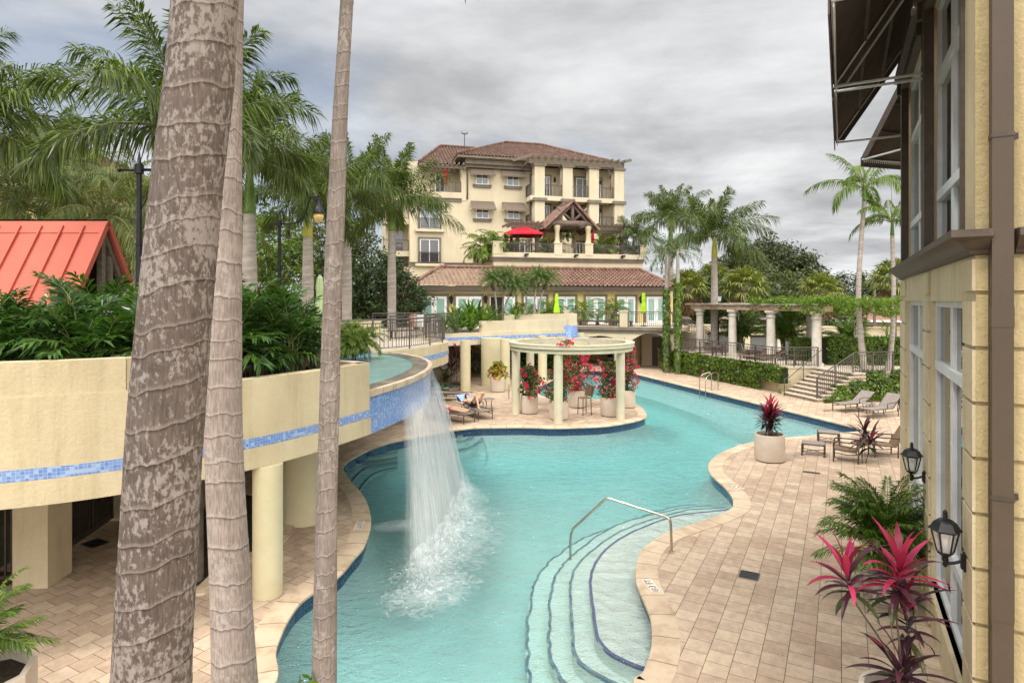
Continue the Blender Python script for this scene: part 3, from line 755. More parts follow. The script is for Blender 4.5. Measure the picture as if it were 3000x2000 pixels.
# foam lying on the pool
def foam_patch(name, poly_c, rx, ry, rot, z, peak, parent, org, k=46):
    mb = MB(); ev = []; ids = []
    ca, sa = math.cos(rot), math.sin(rot)
    for i in range(k + 1):
        row = []
        for j in range(k + 1):
            x = (i / k * 2 - 1); y = (j / k * 2 - 1); r = math.hypot(x, y)
            X, Y = x * rx, y * ry
            p = Vector((X * ca - Y * sa + poly_c[0], X * sa + Y * ca + poly_c[1], z + .05 * max(0, 1 - r) * (1 + noise.noise(Vector((X * 4, Y * 4, 1))))))
            row.append(mb.vert((p.x - org[0], p.y - org[1], p.z))); ev.append(max(0.0, peak * (1 - r ** 1.6)) - (.0 if r < 1 else .6))
        ids.append(row)
    for i in range(k):
        for j in range(k): mb.face((ids[i][j], ids[i + 1][j], ids[i + 1][j + 1], ids[i][j + 1]))
    o = mb.build(name, MT['foam'], parent, smooth=True); edge_attr(o, ev)
# billowing splash thrown up where the curtain lands: lumpy skirts of broken water
def billow(h, w_in, w_out, seed, peak):
    mb = MB(); ev = []; ids = []; nu, nv = 90, 14
    for i in range(nu + 1):
        fu = i / nu; b = along(land, landL[-1] * (fu * .93 - .03 if fu else 0), landL); t2 = along(land, landL[-1] * min(1, fu + .03), landL) - along(land, landL[-1] * max(0, fu - .03), landL); t2.z = 0; t2.normalize(); nn = Vector((t2.y, -t2.x, 0))
        row = []
        for j in range(nv + 1):
            q = j / nv * 2 - 1; ww = w_out if q > 0 else w_in
            lump = 1 + .8 * noise.noise(Vector((fu * 13, q * 2.2, seed)))
            p = b + nn * (q * ww * (1 + .35 * noise.noise(Vector((fu * 9, seed, q))))); z = WZ + .02 + h * math.exp(-(q * 1.6) ** 2) * lump
            row.append(mb.vert((p.x + 2, p.y - 13, z))); e = min(1, fu / .08, (1 - fu) / .1); ev.append(max(-.3, peak * (1 - abs(q) ** 1.4) * max(0, e) - .06))
        ids.append(row)
    for i in range(nu):
        for j in range(nv): mb.face((ids[i][j], ids[i + 1][j], ids[i + 1][j + 1], ids[i][j + 1]))
    o = mb.build('splash', MT['foam'], t_fall, smooth=True); edge_attr(o, ev)
billow(.62, .35, .45, 1.0, .40); billow(.40, .5, .75, 4.0, .46); billow(.20, .65, 1.05, 8.0, .50)
foam_patch('foam', (-1.15, 12.0), 1.55, 4.2, R(-14), WZ + .012, .40, t_fall, (-2, 13))
foam_patch('foam', (-1.35, 10.2), .95, 1.3, R(-35), WZ + .03, .50, t_fall, (-2, 13))
foam_patch('foam', (-2.35, 13.3), 1.0, .55, R(20), WZ + .02, .55, t_fall, (-2, 13))
# flying drops
mb = MB(); rg = random.Random(5)
for k in range(5200):
    if k % 10 > 3: rg.random(); continue
    fu = rg.random(); b = along(land, landL[-1] * fu, landL)
    r = abs(rg.gauss(0, .30)); a = rg.uniform(0, 6.28)
    p = Vector((b.x + math.cos(a) * r + .12, b.y + math.sin(a) * r - .25, WZ + abs(rg.gauss(0, .24)) * (1.0 if r < .7 else .35)))
    s = rg.uniform(.003, .008)
    d = Vector((rg.gauss(0, 1), rg.gauss(0, 1), rg.gauss(0, 1) + .8)).normalized(); w = d.cross(Vector((rg.gauss(0, 1), rg.gauss(0, 1), .3))).normalized()
    c = p - Vector((-2, 13, 0)); l = s * rg.uniform(1, 3.2)
    mb.poly([c - d * l, c + w * s * .6, c + d * l, c - w * s * .6])
o = mb.build('spray', mottled('spray_drops', (.84, .87, .88), (.92, .94, .95), scale=3, rough=.6), t_fall); o['kind'] = 'stuff'
# ================= railings (used everywhere) =================
def railing(name, pts, h, label, group=None, post=1.5, bal=.11, mat=None, w=.05, rails=True, lower=None, skip_posts=False):
    """pts: 3-D line along the foot of the railing"""
    mat = mat or MT['railmetal']
    o = Vector(pts[0]); P = [Vector(p) - o for p in pts]
    t = empty(name, o, 0, label, 'railing', group)
    up = Vector((0, 0, h))
    mb = MB(); mb.tube([p + up for p in P], w * .62, 8); 
    mb.tube([p + up * .88 for p in P], w * .32, 6)
    mb.build('top_rail', mat, t, smooth=True, angle=40)
    L = arclen(P); n = max(1, round(L[-1] / post))
    for k in range(n + 1):
        p = along(P, L[-1] * k / n, L)
        m2 = MB(); m2.box(p + Vector((0, 0, h * .49)), (w, w, h * .98)); m2.build('post', mat, t)
    mb = MB(); mb.tube([p + up * .09 for p in P], w * .3, 6)
    nb = max(1, round(L[-1] / bal))
    for k in range(nb):
        p = along(P, L[-1] * (k + .5) / nb, L); mb.box(p + up * .485, (w * .42, w * .42, h * .79))
    mb.build('baluster_panel', mat, t)
    return t

# ================= tiled roof surfaces =================
def rooftile_mat(name, c1, c2, c3):
    m, nt, b = newmat(name)
    co = obj_coords(nt)
    n1 = N(nt, 'ShaderNodeTexNoise', {'Scale': 1.6, 'Detail': 8.0, 'Roughness': .7}); nt.links.new(co, n1.inputs['Vector'])
    g = N(nt, 'ShaderNodeTexVoronoi', {'Scale': 2.6}); nt.links.new(co, g.inputs['Vector'])
    r = ramp(nt, [(.3, c1), (.5, c2), (.72, c3)], n1.outputs[0])
    r2 = ramp(nt, [(0, (.78, .76, .75)), (1, (1.15, 1.12, 1.1))], g.outputs['Color'])
    nt.links.new(mixc(nt, r.outputs[0], r2.outputs[0], 1.0, 'MULTIPLY'), b.inputs['Base Color'])
    b.inputs['Roughness'].default_value = .8; b.inputs['Specular IOR Level'].default_value = .15
    return m
MT['tiles'] = rooftile_mat('clay_roof_tile', (.080, .047, .037), (.145, .088, .068), (.22, .150, .12))
MT['tiles_low'] = rooftile_mat('clay_roof_tile_pale', (.115, .062, .048), (.205, .122, .094), (.30, .20, .16))
def roof_plane(mb, e0, e1, t0, t1, tile=.34, course=.42, wave=.055, step=.045, mi=0, nx=6):
    e0, e1, t0, t1 = map(Vector, (e0, e1, t0, t1))
    ed = (e1 - e0); W = ed.length; ex = ed.normalized()
    nrm = ex.cross((t0 + t1) / 2 - (e0 + e1) / 2).normalized()
    if nrm.z < 0: nrm = -nrm
    S = ((t0 + t1) / 2 - (e0 + e1) / 2); S = S - ex * S.dot(ex); sl = S.length
    rows = max(1, round(sl / course))
    for r in range(rows):
        pr = []
        for q, (fr, lift) in enumerate(((r / rows, step), ((r + 1) / rows + .01, 0.0))):
            a = e0.lerp(t0, min(1, fr)); b = e1.lerp(t1, min(1, fr))
            xa = (a - e0).dot(ex); xb = (b - e0).dot(ex)
            k0 = math.floor(min(xa, (t0 - e0).dot(ex), 0) / tile * nx) ; 
            n = int(W / tile * nx) + 1
            row = []
            for k in range(n + 1):
                x = k * tile / nx; x = max(xa, min(xb, x))
                ph = x / tile * 2 * math.pi
                hgt = wave * (max(-.35, math.cos(ph)) + .35) + lift
                row.append(mb.vert(a + ex * (x - xa) + nrm * hgt))
            pr.append(row)
        for k in range(len(pr[0]) - 1):
            mb.face((pr[0][k], pr[0][k + 1], pr[1][k + 1], pr[1][k]), mi)
def ridge_caps(mb, p, q, r=.13, step=.42, mi=0):
    p = Vector(p); q = Vector(q); L = (q - p).length; n = max(1, int(L / step)); d = (q - p) / n
    for k in range(n):
        a = p + d * k; b = p + d * (k + 1.08)
        mb.tube([a, b], [r * 1.05, r * .9], 8, mi)

# ================= the apartment building beyond the pool =================
TH = math.atan(.26); cT, sT = math.cos(TH), math.sin(TH); OB = Vector((0, 60, 0))
def BL(u, v, yl):
    a = (u - CX) / F; t = (yl + 60 * cT) / (cT - a * sT)
    return Vector((t * (a * cT + sT) - 60 * sT, yl, H - t * (v - CY) / F))
def BW(p): return OB + Vector((p[0] * cT - p[1] * sT, p[0] * sT + p[1] * cT, p[2]))   # building -> world
tb = empty('apartment_building', OB, TH, 'cream stucco apartment building with red barrel tile roof and tan window awnings', 'building')
X = lambda u, yl=0: BL(u, 600, yl).x
Zf = lambda v, u=1450, yl=0: BL(u, v, yl).z
xL, xM, xB, xR = X(1201), X(1365), X(1548), X(1818)
zE = Zf(461, 1345, 0); zP = Zf(563, 1300, 0); zBelt = Zf(775, 1300, 0)
mb = MB()
mb.bx((xL, 0, 0), (xM, 13, zP))                      # lower left body with the loggia floor on top
mb.bx((xL + .0, 2.4, zP), (xM - .003, 13, zE - .1))  # set-back loggia wall
mb.bx((xM, .001, 0), (xB, 13, zE))
mb.bx((xB, .003, 0), (xR, 12, Zf(497, 1700, 0)))
mb.bx((X(1290), -.06, zP - .75), (xM, .0, zP + .02))
mb.build('wall', MT['stucco_fine'], tb)
# belts and cornices
mb = MB()
for x0, x1, z, p in ((xL - .1, X(1480), zBelt, .16), (xL - .1, X(1352), zP - .75, .12)):
    mb.bx((x0, -p, z - .14), (x1, .02, z + .12)); mb.bx((x0 - .05, -p - .06, z + .12), (x1, .02, z + .2))
mb.bx((xM - .2, -.55, zE - 1.0), (xB + .3, .02, zE - .72)); mb.bx((xM - .2, -.8, zE - .72), (xB + .3, .02, zE - .3)); mb.bx((xM - .2, -.98, zE - .3), (xB + .3, .02, zE - .02))
build_each(mb, 'cornice', MT['greybrown'], tb)
mb = MB(); x = X(1369); mb.tube([(x, -.95, zE - .1), (x - .05, -.5, zE - .8), (x, -.09, zE - 1.2), (x, -.09, zP - .6)], .08, 8); mb.build('downspout', MT['greybrown'], tb, smooth=True)
# main hip roof
def hip_roof(name, x0, x1, y0, y1, z0, z1, rx0, rx1, ry, mat, parent, caps=True, tile=.34, fascia=MT['greybrown'], fh=.22):
    mb = MB()
    a, b, c, d = (x0, y0, z0), (x1, y0, z0), (x1, y1, z0), (x0, y1, z0); r0, r1 = (rx0, ry, z1), (rx1, ry, z1)
    roof_plane(mb, a, b, r0, r1, tile); roof_plane(mb, b, c, r1, r1, tile); roof_plane(mb, d, a, r0, r0, tile); roof_plane(mb, c, d, r1, r0, tile)
    up = Vector((0, 0, .12))
    for p, q in ((a, r0), (b, r1), (c, r1), (d, r0), (r0, r1)): ridge_caps(mb, Vector(p) + up, Vector(q) + up)
    o = mb.build(name, mat, parent, smooth=True, angle=60)
    m2 = MB(); e = .03
    m2.bx((x0 + e, y0 + e, z0 - fh), (x1 - e, y1 - e, z0 - .01)); m2.build('fascia', fascia, o)
    return o
z1 = BL(1480, 419, 6.5).z
hip_roof('roof', X(1340, -1.2), X(1812, -1.2), -1.2, 14.2, zE, z1, X(1482, 6.5), X(1585, 6.5), 6.5, MT['tiles'], tb)
zl = BL(1300, 480, 1.2).z
hip_roof('roof', X(1228, 1.2), X(1420, 1.2), 1.2, 15.5, zl, BL(1350, 433, 8).z, X(1290, 8), X(1395, 8), 8, MT['tiles'], tb)
mb = MB(); pz = BL(1361, 430, 9).z; px = X(1361, 9)
mb.tube([(px, 9, pz - .3), (px, 9, BL(1361, 390, 9).z)], .05, 6)
for q in (-1, 1): mb.tube([(px, 9, BL(1361, 393, 9).z), (px + .28 * q, 9, BL(1361, 393, 9).z + .05), (px + .3 * q, 9, BL(1361, 387, 9).z)], .07, 6)
mb.build('roof_mast', MT['railmetal'], tb)
# windows -----------------------------------------------------------
def window(x0, x1, z0, z1, y, cols=2, rows=(.5,), glass='glass_dark', name='window', fw=.09, parent=tb, frame='white', trim=None, sill=None):
    mb = MB()
    for a, b in (((x0, y - .07, z0), (x0 + fw, y + .05, z1)), ((x1 - fw, y - .07, z0), (x1, y + .05, z1)), ((x0 + fw, y - .07, z0), (x1 - fw, y + .05, z0 + fw)), ((x0 + fw, y - .07, z1 - fw), (x1 - fw, y + .05, z1))): mb.bx(a, b)
    for k in range(1, cols):
        x = x0 + (x1 - x0) * k / cols; mb.bx((x - fw * .5, y - .065, z0 + fw), (x + fw * .5, y + .05, z1 - fw))
    for r in rows:
        z = z0 + (z1 - z0) * r; mb.bx((x0 + fw, y - .06, z - fw * .4), (x1 - fw, y + .05, z + fw * .4))
    o = mb.build(name, MT[frame], parent)
    mb = MB(); mb.bx((x0 + fw * .5, y - .035, z0 + fw * .5), (x1 - fw * .5, y - .012, z1 - fw * .5)); mb.build('pane', MT[glass], o)
    if trim:
        t_ = trim; mb = MB()
        mb.bx((x0 - t_, y - .1, z0), (x0 - .001, y + .04, z1 + t_)); mb.bx((x1 + .001, y - .1, z0), (x1 + t_, y + .04, z1 + t_)); mb.bx((x0 - .001, y - .1, z1 + .001), (x1 + .001, y + .04, z1 + t_))
        mb.build('surround', MT['greybrown'], o)
    if sill:
        mb = MB(); mb.bx((x0 - sill, y - .16, z0 - .26), (x1 + sill, y + .03, z0 - .08)); mb.bx((x0 - sill - .06, y - .22, z0 - .08), (x1 + sill + .06, y + .03, z0 - .002)); mb.build('sill', MT['greybrown'], o)
    return o
def awning(x0, x1, zt, zb, out, y=0.0, name='awning', mat='awning_tan', parent=tb):
    mb = MB(); hem = .13
    a, b, c, d = (x0, y - .02, zt), (x1, y - .02, zt), (x1 + .08, y - out, zb), (x0 - .08, y - out, zb)
    e, f = (x1 + .08, y - out, zb - hem), (x0 - .08, y - out, zb - hem)
    mb.poly([d, c, b, a]); mb.poly([f, e, c, d])
    mb.poly([(x0 + .0, y - .02, zt - .02), (x1, y - .02, zt - .02), (x1 + .07, y - out + .02, zb - .02), (x0 - .07, y - out + .02, zb - .02)])
    mb.poly([(x0 - .07, y - out + .015, zb - .0), (x1 + .07, y - out + .015, zb), (x1 + .07, y - out + .015, zb - hem), (x0 - .07, y - out + .015, zb - hem)])
    o = mb.build(name, MT[mat], parent)
    m2 = MB()
    for x in (x0 - .05, x1 + .05): m2.tube([(x, y - out + .03, zb - .1), (x, y, zb + .1)], .022, 6)
    m2.build('bracket', MT['white'], o)
    return o
K = .19131          # pixels of the 1200..1600 view
for (u0, u1, v0, v1) in ((1393.7, 1430.5, 505, 542.5), (1484.5, 1520.5, 510, 547), (1393.9, 1432, 607, 641.5), (1485.5, 1522, 611, 643)):
    a, b = BL(u0, v0, 0), BL(u1, v1, 0)
    window(a.x, b.x, b.z, Zf(v0, u0) + .3, -.03, 2, (.40,), 'curtain', sill=.25, trim=None)
    mb = MB(); mb.bx((a.x + .08, -.075, Zf(v0, u0) - .35), (b.x - .08, -.068, Zf(v0, u0) + .2)); mb.build('upper_pane', MT['glass_dark'], tb)
    zt = Zf(v0 - 18.5, u0); awning(a.x - .5, b.x + .5, zt, BL(u0, v0 + 3.5, -.85).z, .85)
for (u0, u1, v0, v1, g) in ((1230, 1287, 601, 671, 'curtain'), (1230, 1286, 700, 771, 'glass_dark')):
    a, b = BL(u0, v0, 0), BL(u1, v1, 0)
    window(a.x, b.x, b.z, a.z, -.03, 2, (), g, trim=.2, fw=.08)
    hz = a.z - (a.z - b.z) * .56
    mb = MB(); mb.bx((a.x - .1, -.3, hz - .04), (b.x + .1, -.22, hz + .03)); mb.bx((a.x - .1, -.3, b.z + .04), (b.x + .1, -.24, b.z + .1))
    n = 22
    for k in range(n + 1): x = a.x - .08 + (b.x - a.x + .16) * k / n; mb.box((x, -.26, (hz + b.z) / 2), (.025, .025, hz - b.z - .1))
    mb.build('balconette_rail', MT['railmetal'], tb)
    mb = MB(); mb.bx((a.x - .45, -.35, b.z - .3), (b.x + .45, .02, b.z - .05)); mb.build('window_ledge', MT['stucco_fine'], tb)
# loggia at top left: doors, rail, timber pergola
a, b = BL(1275, 512, 2.35), BL(1303, 560, 2.35); window(a.x, b.x, zP, a.z, 2.35, 2, (), 'glass_dark')
railing_b = []
def brail(p, q, h, parent=tb, bal=.13):
    p = Vector(p); q = Vector(q); mb = MB(); up = Vector((0, 0, 1))
    mb.bar(p + up * h, q + up * h, .07, .06); mb.bar(p + up * .08, q + up * .08, .04, .04); mb.bar(p + up * (h - .12), q + up * (h - .12), .03, .03)
    L = (q - p).length; n = max(1, round(L / bal))
    for k in range(n + 1):
        c = p.lerp(q, k / n); w = .06 if k % 9 == 0 or k == n else .026; mb.box(c + up * h / 2, (w, w, h - .03))
    return mb.build('balcony_rail', MT['railmetal'], parent)
brail((X(1262), .15, zP + .02), (X(1350), .15, zP + .02), 1.05)
mb = MB(); mb.bx((X(1352), .02, zP), (xM, 1.1, zE - 1.0)); mb.build('pier', MT['stucco_fine'], tb)
mb = MB(); zq = Zf(497, 1300)
mb.bx((X(1240), -.7, zq), (X(1362), -.5, zq + .28)); mb.bx((X(1240), .9, zq), (X(1355), 1.1, zq + .28))
for k in range(9): x = X(1246) + (X(1350) - X(1246)) * k / 8; mb.bx((x, -1.3, zq + .281), (x + .12, 2.3, zq + .5))
mb.build('pergola', MT['wood'], tb)
# balcony tower -----------------------------------------------------
yc = -1.9
cx = [(1567, 1592), (1649.5, 1671), (1727, 1747), (1801, 1821)]
zs = [BL(1700, v, yc).z for v in (664, 577.5)]
ztop = BL(1700, 493, yc).z
dep = .9
for u0, u1 in cx:
    mb = MB(); a = X(u0, yc); b = a + 1.0
    mb.bx((a, yc, Zf(765, 1500, 0)), (b, yc + dep, zs[1] - .55)); mb.bx((a, yc, zs[1] - .25), (b, yc + dep, ztop)); mb.build('column', MT['stucco_fine'], tb)
    mb = MB(); mb.bx((a - .2, yc - .18, zs[1] - .55), (b + .2, yc + dep + .15, zs[1] - .25)); mb.bx((a - .15, yc - .14, ztop), (b + .15, yc + dep, ztop + .2)); build_each(mb, 'column_cap', MT['greybrown'], tb)
for zf in zs:
    mb = MB(); mb.bx((X(1567, yc) + .15, yc + .1, zf - .45), (X(1816, yc) - .1, 0, zf)); mb.bx((xB - .3, yc + .12, zf - .44), (X(1567, yc) + .15, 0, zf - .01)); mb.build('balcony_slab', MT['stucco_fine'], tb)
    for (a, b) in ((cx[0][1], cx[1][0]), (cx[1][1], cx[2][0]), (cx[2][1], cx[3][0])):
        brail((X(cx[cx.index((a - (cx[0][1] - cx[0][0]), a)) if (a - 25, a) in cx else 0][0], yc) + 1.02 if False else X(a, yc) + .02, yc + .3, zf), (X(b, yc) - .02, yc + .3, zf), 1.12)
    brail((xB - .25, yc + .4, zf), (xB - .25, -.05, zf), 1.12)
for zf, zt in ((zs[0], zs[1] - .5), (zs[1], ztop)):
    for u0, u1 in ((1556, 1566), (1592, 1610), (1687, 1726), (1746, 1760)):
        if zf == zs[0] and u0 == 1687: u0, u1 = 1706, 1728
        a, b = X(u0, 0), X(u1, 0); window(a, b, zf, zf + 2.25, -.02, 2 if u1 - u0 > 12 else 1, (), 'curtain' if u0 == 1687 else 'glass_dark', trim=.16)
    for u in (1624, 1673, 1757):
        mb = MB(); z = zf + 1.9; x = X(u, 0); mb.box((x, -.12, z), (.16, .18, .35)); mb.tube([(x, -.1, z + .15), (x, -.1, z + .35)], [.1, .02], 6); mb.build('wall_lantern', MT['black'], tb)
# big timber pergola on the tower
mb = MB(); zp = ztop + .2; x0, x1 = X(1567, yc) - .6, X(1818, yc) + .35
mb.bx((x0, yc - .12, zp), (x1, yc + .12, zp + .5)); mb.bx((x0 + .4, yc + .75, zp + .02), (x1, yc + .95, zp + .5))
for x in [X(1567, yc) + .4, X(1651, yc) + .4, X(1728, yc) + .4, X(1802, yc) + .4]:
    mb.bar((x, yc + .3, zp + .45), (x, .1, zp - .6), .22, .22)
k = 15
for i in range(k):
    x = x0 + .25 + (x1 - x0 - .5) * i / (k - 1)
    mb.bar((x, yc - 1.0, zp + .56), (x, 1.6, zp + .72), .10, .24)
mb.bar((x1 - .3, yc - .2, zp + .6), (x1 + .6, yc - .5, zp + .8), .12, .26)
mb.bar((x0 - 1.4, yc + .8, zp + .4), (x0 + .4, yc - .2, zp + .75), .1, .3); mb.bar((x0 - .9, .9, zp - .8), (x0 + .1, yc + .3, zp + .3), .2, .22)
mb.build('timber_pergola', MT['wood'], tb)
# side wing with balconies receding on the far left
mb = MB(); mb.bx((X(1128, 5), 3, 0), (xL, 12, Zf(480, 1180, 3))); mb.build('side_wall', MT['stucco_fine'], tb)
for v in (640, 735, 782, 835):
    z = BL(1160, v, 1).z; mb = MB(); mb.bx((X(1122, 1), 1.0, z - .5), (xL - .01, 3.0, z)); mb.build('balcony_slab', MT['stucco_fine'], tb); brail((X(1124, 1), 1.1, z), (xL - .05, 1.1, z), 1.1)
    mb = MB(); mb.bx((X(1150, 3), 2.9, z), (X(1180, 3), 2.99, z + 2.1)); mb.build('balcony_door', MT['glass_dark'], tb)
# ---- upper terrace on top of the front wing ----
yT = -8.5
zb = BL(1446, 757, yT).z; zt = zb + 1.35
tx0, tx1 = X(1446, yT), X(1884, yT)
mb = MB()
mb.bx((tx0, yT, 0), (tx1, yT + .3, zb + .55)); mb.bx((tx1 - .3, yT + .3, 0), (tx1, 0, zb + .5)); mb.bx((tx0, yT + .3, 0), (tx0 + .3, -.01, zb + .52)); mb.bx((tx0 + .3, yT + .3, zb - .3), (tx1 - .3, -.01, zb + .1))
mb.build('terrace_wall', MT['stucco_fine'], tb)
mb = MB(); mb.bx((tx0 - .12, yT - .16, zb - .16), (tx1, yT - .001, zb + .04)); mb.bx((tx0 - .18, yT - .24, zb + .04), (tx1, yT - .001, zb + .14)); mb.bx((tx0 - .16, yT, zb - .16), (tx0 - .001, 0, zb + .14)); mb.build('terrace_belt', MT['greybrown'], tb)
piers = [(1446, 1473), (1625, 1647), (1715.5, 1737.5), (1877, 1893)]
for u0, u1 in piers:
    mb = MB(); mb.bx((X(u0, yT) - .02, yT - .03, zb + .4), (X(u1, yT), yT + .45, zt + .02)); mb.bx((X(u0, yT) - .06, yT - .07, zt + .02), (X(u1, yT) + .04, yT + .5, zt + .1)); mb.build('pier', MT['stucco_fine'], tb)
for a, b in zip(piers, piers[1:]): brail((X(a[1], yT) + .02, yT + .15, zb + .45), (X(b[0], yT) - .05, yT + .15, zb + .45), .9, bal=.12)
brail((tx0 + .15, yT + .5, zb + .45), (tx0 + .15, -.1, zb + .45), .9)
for u in (1541, 1686, 1823):
    x = X(u, yT); mb = MB(); mb.box((x, yT - .2, zb + .38), (.3, .3, .14)); mb.box((x - .1, yT - .1, zb + .27), (.12, .2, .1)); mb.build('floodlight', MT['black'], tb)
# doors at terrace level
for u0, u1, v in ((1510, 1541, 700), (1556, 1569, 695), (1640, 1652, 695), (1691, 1712, 699), (1755, 1800, 690)):
    a, b = X(u0, -.5), X(u1, -.5); window(a, b, zb + .1, zb + 2.35, -.1, 2 if u1 - u0 > 15 else 1, (), 'glass_dark', trim=.18)
# terrace pavilion: columns, log truss, tiled gable
yG0, yG1 = -8.2, -4.6
gx0, gx1, gxm = X(1601, yG0), X(1742, yG0), X(1677, yG0)
zgE, zgR = BL(1600, 672, yG0).z, BL(1677, 592, yG0).z
mb = MB()
for sx_ in (0, 1):
    xe = (gx0 - .3, gx1 + .3)[sx_]
    e0, e1 = ((xe, yG0 - .3, zgE), (xe, yG1 + .5, zgE)) if sx_ else ((xe, yG1 + .5, zgE), (xe, yG0 - .3, zgE))
    t0, t1 = ((gxm, yG0 - .3, zgR), (gxm, yG1 + .5, zgR)) if sx_ else ((gxm, yG1 + .5, zgR), (gxm, yG0 - .3, zgR))
    roof_plane(mb, e0, e1, t0, t1, .34, .42)
ridge_caps(mb, (gxm, yG0 - .32, zgR + .08), (gxm, yG1 + .5, zgR + .08))
for q in (gx0 - .3, gx1 + .3): ridge_caps(mb, (q, yG0 - .3, zgE + .06), (gxm, yG0 - .3, zgR + .06), .12)
mb.build('gable_roof', MT['tiles_low'], tb, smooth=True, angle=60)
mb = MB()
zbm = BL(1670, 655, yG0).z
for y in (yG0, yG1): mb.tube([(gx0 + .1, y, zbm), (gx1 - .1, y, zbm)], .28, 10)
for x in (gx0 + 1.2, gx1 - 1.2): mb.tube([(x, yG0 - .2, zbm - .2), (x, yG1 + .3, zbm - .2)], .2, 8)
mb.tube([(gxm, yG0, zbm), (gxm, yG0, zgR - .2)], .16, 8)
for q in (-1, 1):
    mb.tube([(gxm + q * .1, yG0, zbm + .25), (gxm + q * 1.35, yG0, zbm + 1.35)], .12, 8)
    mb.tube([(gxm, yG0, zgR - .2), ((gx0, 0, gx1)[q + 1], yG0, zgE + .0)], .13, 8)
    for k in range(5): y = yG0 + .6 + k * .7; mb.tube([(gxm, y, zgR - .16), ((gx0, 0, gx1)[q + 1], y, zgE - .05)], .07, 6)
mb.build('log_truss', MT['logwood'], tb, smooth=True)
for x in (X(1632, yG0), X(1723, yG0)):
    for y in (yG0 + .0, yG1):
        mb = MB(); mb.lathe([(.29, 0), (.29, .15), (.22, .2), (.19, zbm - zt - .8), (.22, zbm - zt - .75), (.22, zbm - zt - .6), (.28, zbm - zt - .5), (.28, zbm - zt - .25)], 14, (x, y, zt + .05)); mb.build('pavilion_column', MT['colstone'], tb, smooth=True, angle=40)
# low timber pergola across the terrace
zl2 = BL(1560, 664, -6).z
mb = MB()
for y in (-7.4, -4.8): mb.bx((X(1500, y), y, zl2 - .3), (X(1830, y), y + .15, zl2))
for k in range(26):
    x = X(1488, -6) + (X(1818, -6) - X(1488, -6)) * k / 25
    if gx0 - .2 < x < gx1 + .2: continue
    mb.bar((x, -8.3, zl2 + .12), (x, -4.0, zl2 + .16), .1, .2)
for x in (X(1508, -7), X(1565, -7), X(1812, -7)): mb.bx((x, -7.5, zb), (x + .3, -7.2, zl2 - .3))
mb.build('terrace_pergola', MT['wood'], tb)
# ---- front wing with tiled roof and french doors ----
yW = -12.2
wx0, wx1 = X(1219, yW), X(1969, yW)
zEv = BL(1500, 838, yW - .5).z
mb = MB(); mb.bx((wx0, yW, 0), (wx1, yT + .8, zEv - .2)); mb.build('front_wall', MT['stucco_yellow'], tb)
zRt = BL(1650, 789, yT).z
mb = MB()
ex0, ex1 = X(1207, yW - .6), X(1977, yW - .6)
tp0, tp1 = X(1290, yT), X(1872, yT)
roof_plane(mb, (ex0, yW - .6, zEv), (ex1, yW - .6, zEv), (tp0, yT - .02, zRt), (tp1, yT - .02, zRt), .36, .44, .07, .06)
roof_plane(mb, (ex1, yW - .6, zEv), (ex1, yT + 3, zEv), (tp1, yT - .02, zRt), (tp1, yT + 3, zRt), .36, .44, .07, .06)
roof_plane(mb, (ex0, yT + 3, zEv), (ex0, yW - .6, zEv), (tp0, yT + 3, zRt), (tp0, yT - .02, zRt), .36, .44, .07, .06)
for p, q in (((ex0, yW - .6, zEv + .12), (tp0, yT, zRt + .12)), ((ex1, yW - .6, zEv + .12), (tp1, yT, zRt + .12)), ((tp0, yT - .1, zRt + .1), (tp1, yT - .1, zRt + .1))): ridge_caps(mb, p, q, .14)
mb.build('wing_roof', MT['tiles_low'], tb, smooth=True, angle=60)
mb = MB(); mb.bx((ex0 + .05, yW - .55, zEv - .34), (ex1 - .05, yW - .4, zEv - .02)); mb.bx((ex0 + .1, yW - .39, zEv - .3), (ex1 - .1, yW + .0, zEv - .2)); mb.bx((ex1 - .2, yW - .38, zEv - .34), (ex1 - .05, yT + 2, zEv - .02)); mb.bx((ex0 + .05, yW - .38, zEv - .34), (ex0 + .2, yT + 2, zEv - .02)); mb.bx((wx0 - .1, yW - .2, zEv - .55), (wx0 + .5, yW, zEv - .35)); mb.build('eave_fascia', MT['browntrim'], tb)
mb = MB(); mb.bx((wx1 - .45, yW - .05, 0), (wx1 + .05, yW, zEv - .36)); mb.build('corner_pier', MT['stucco_yellow'], tb)
doors = [(1233, 1309), (1335, 1411), (1434, 1509), (1534, 1600), (1627, 1685), (1716, 1773), (1807, 1861), (1893, 1950)]
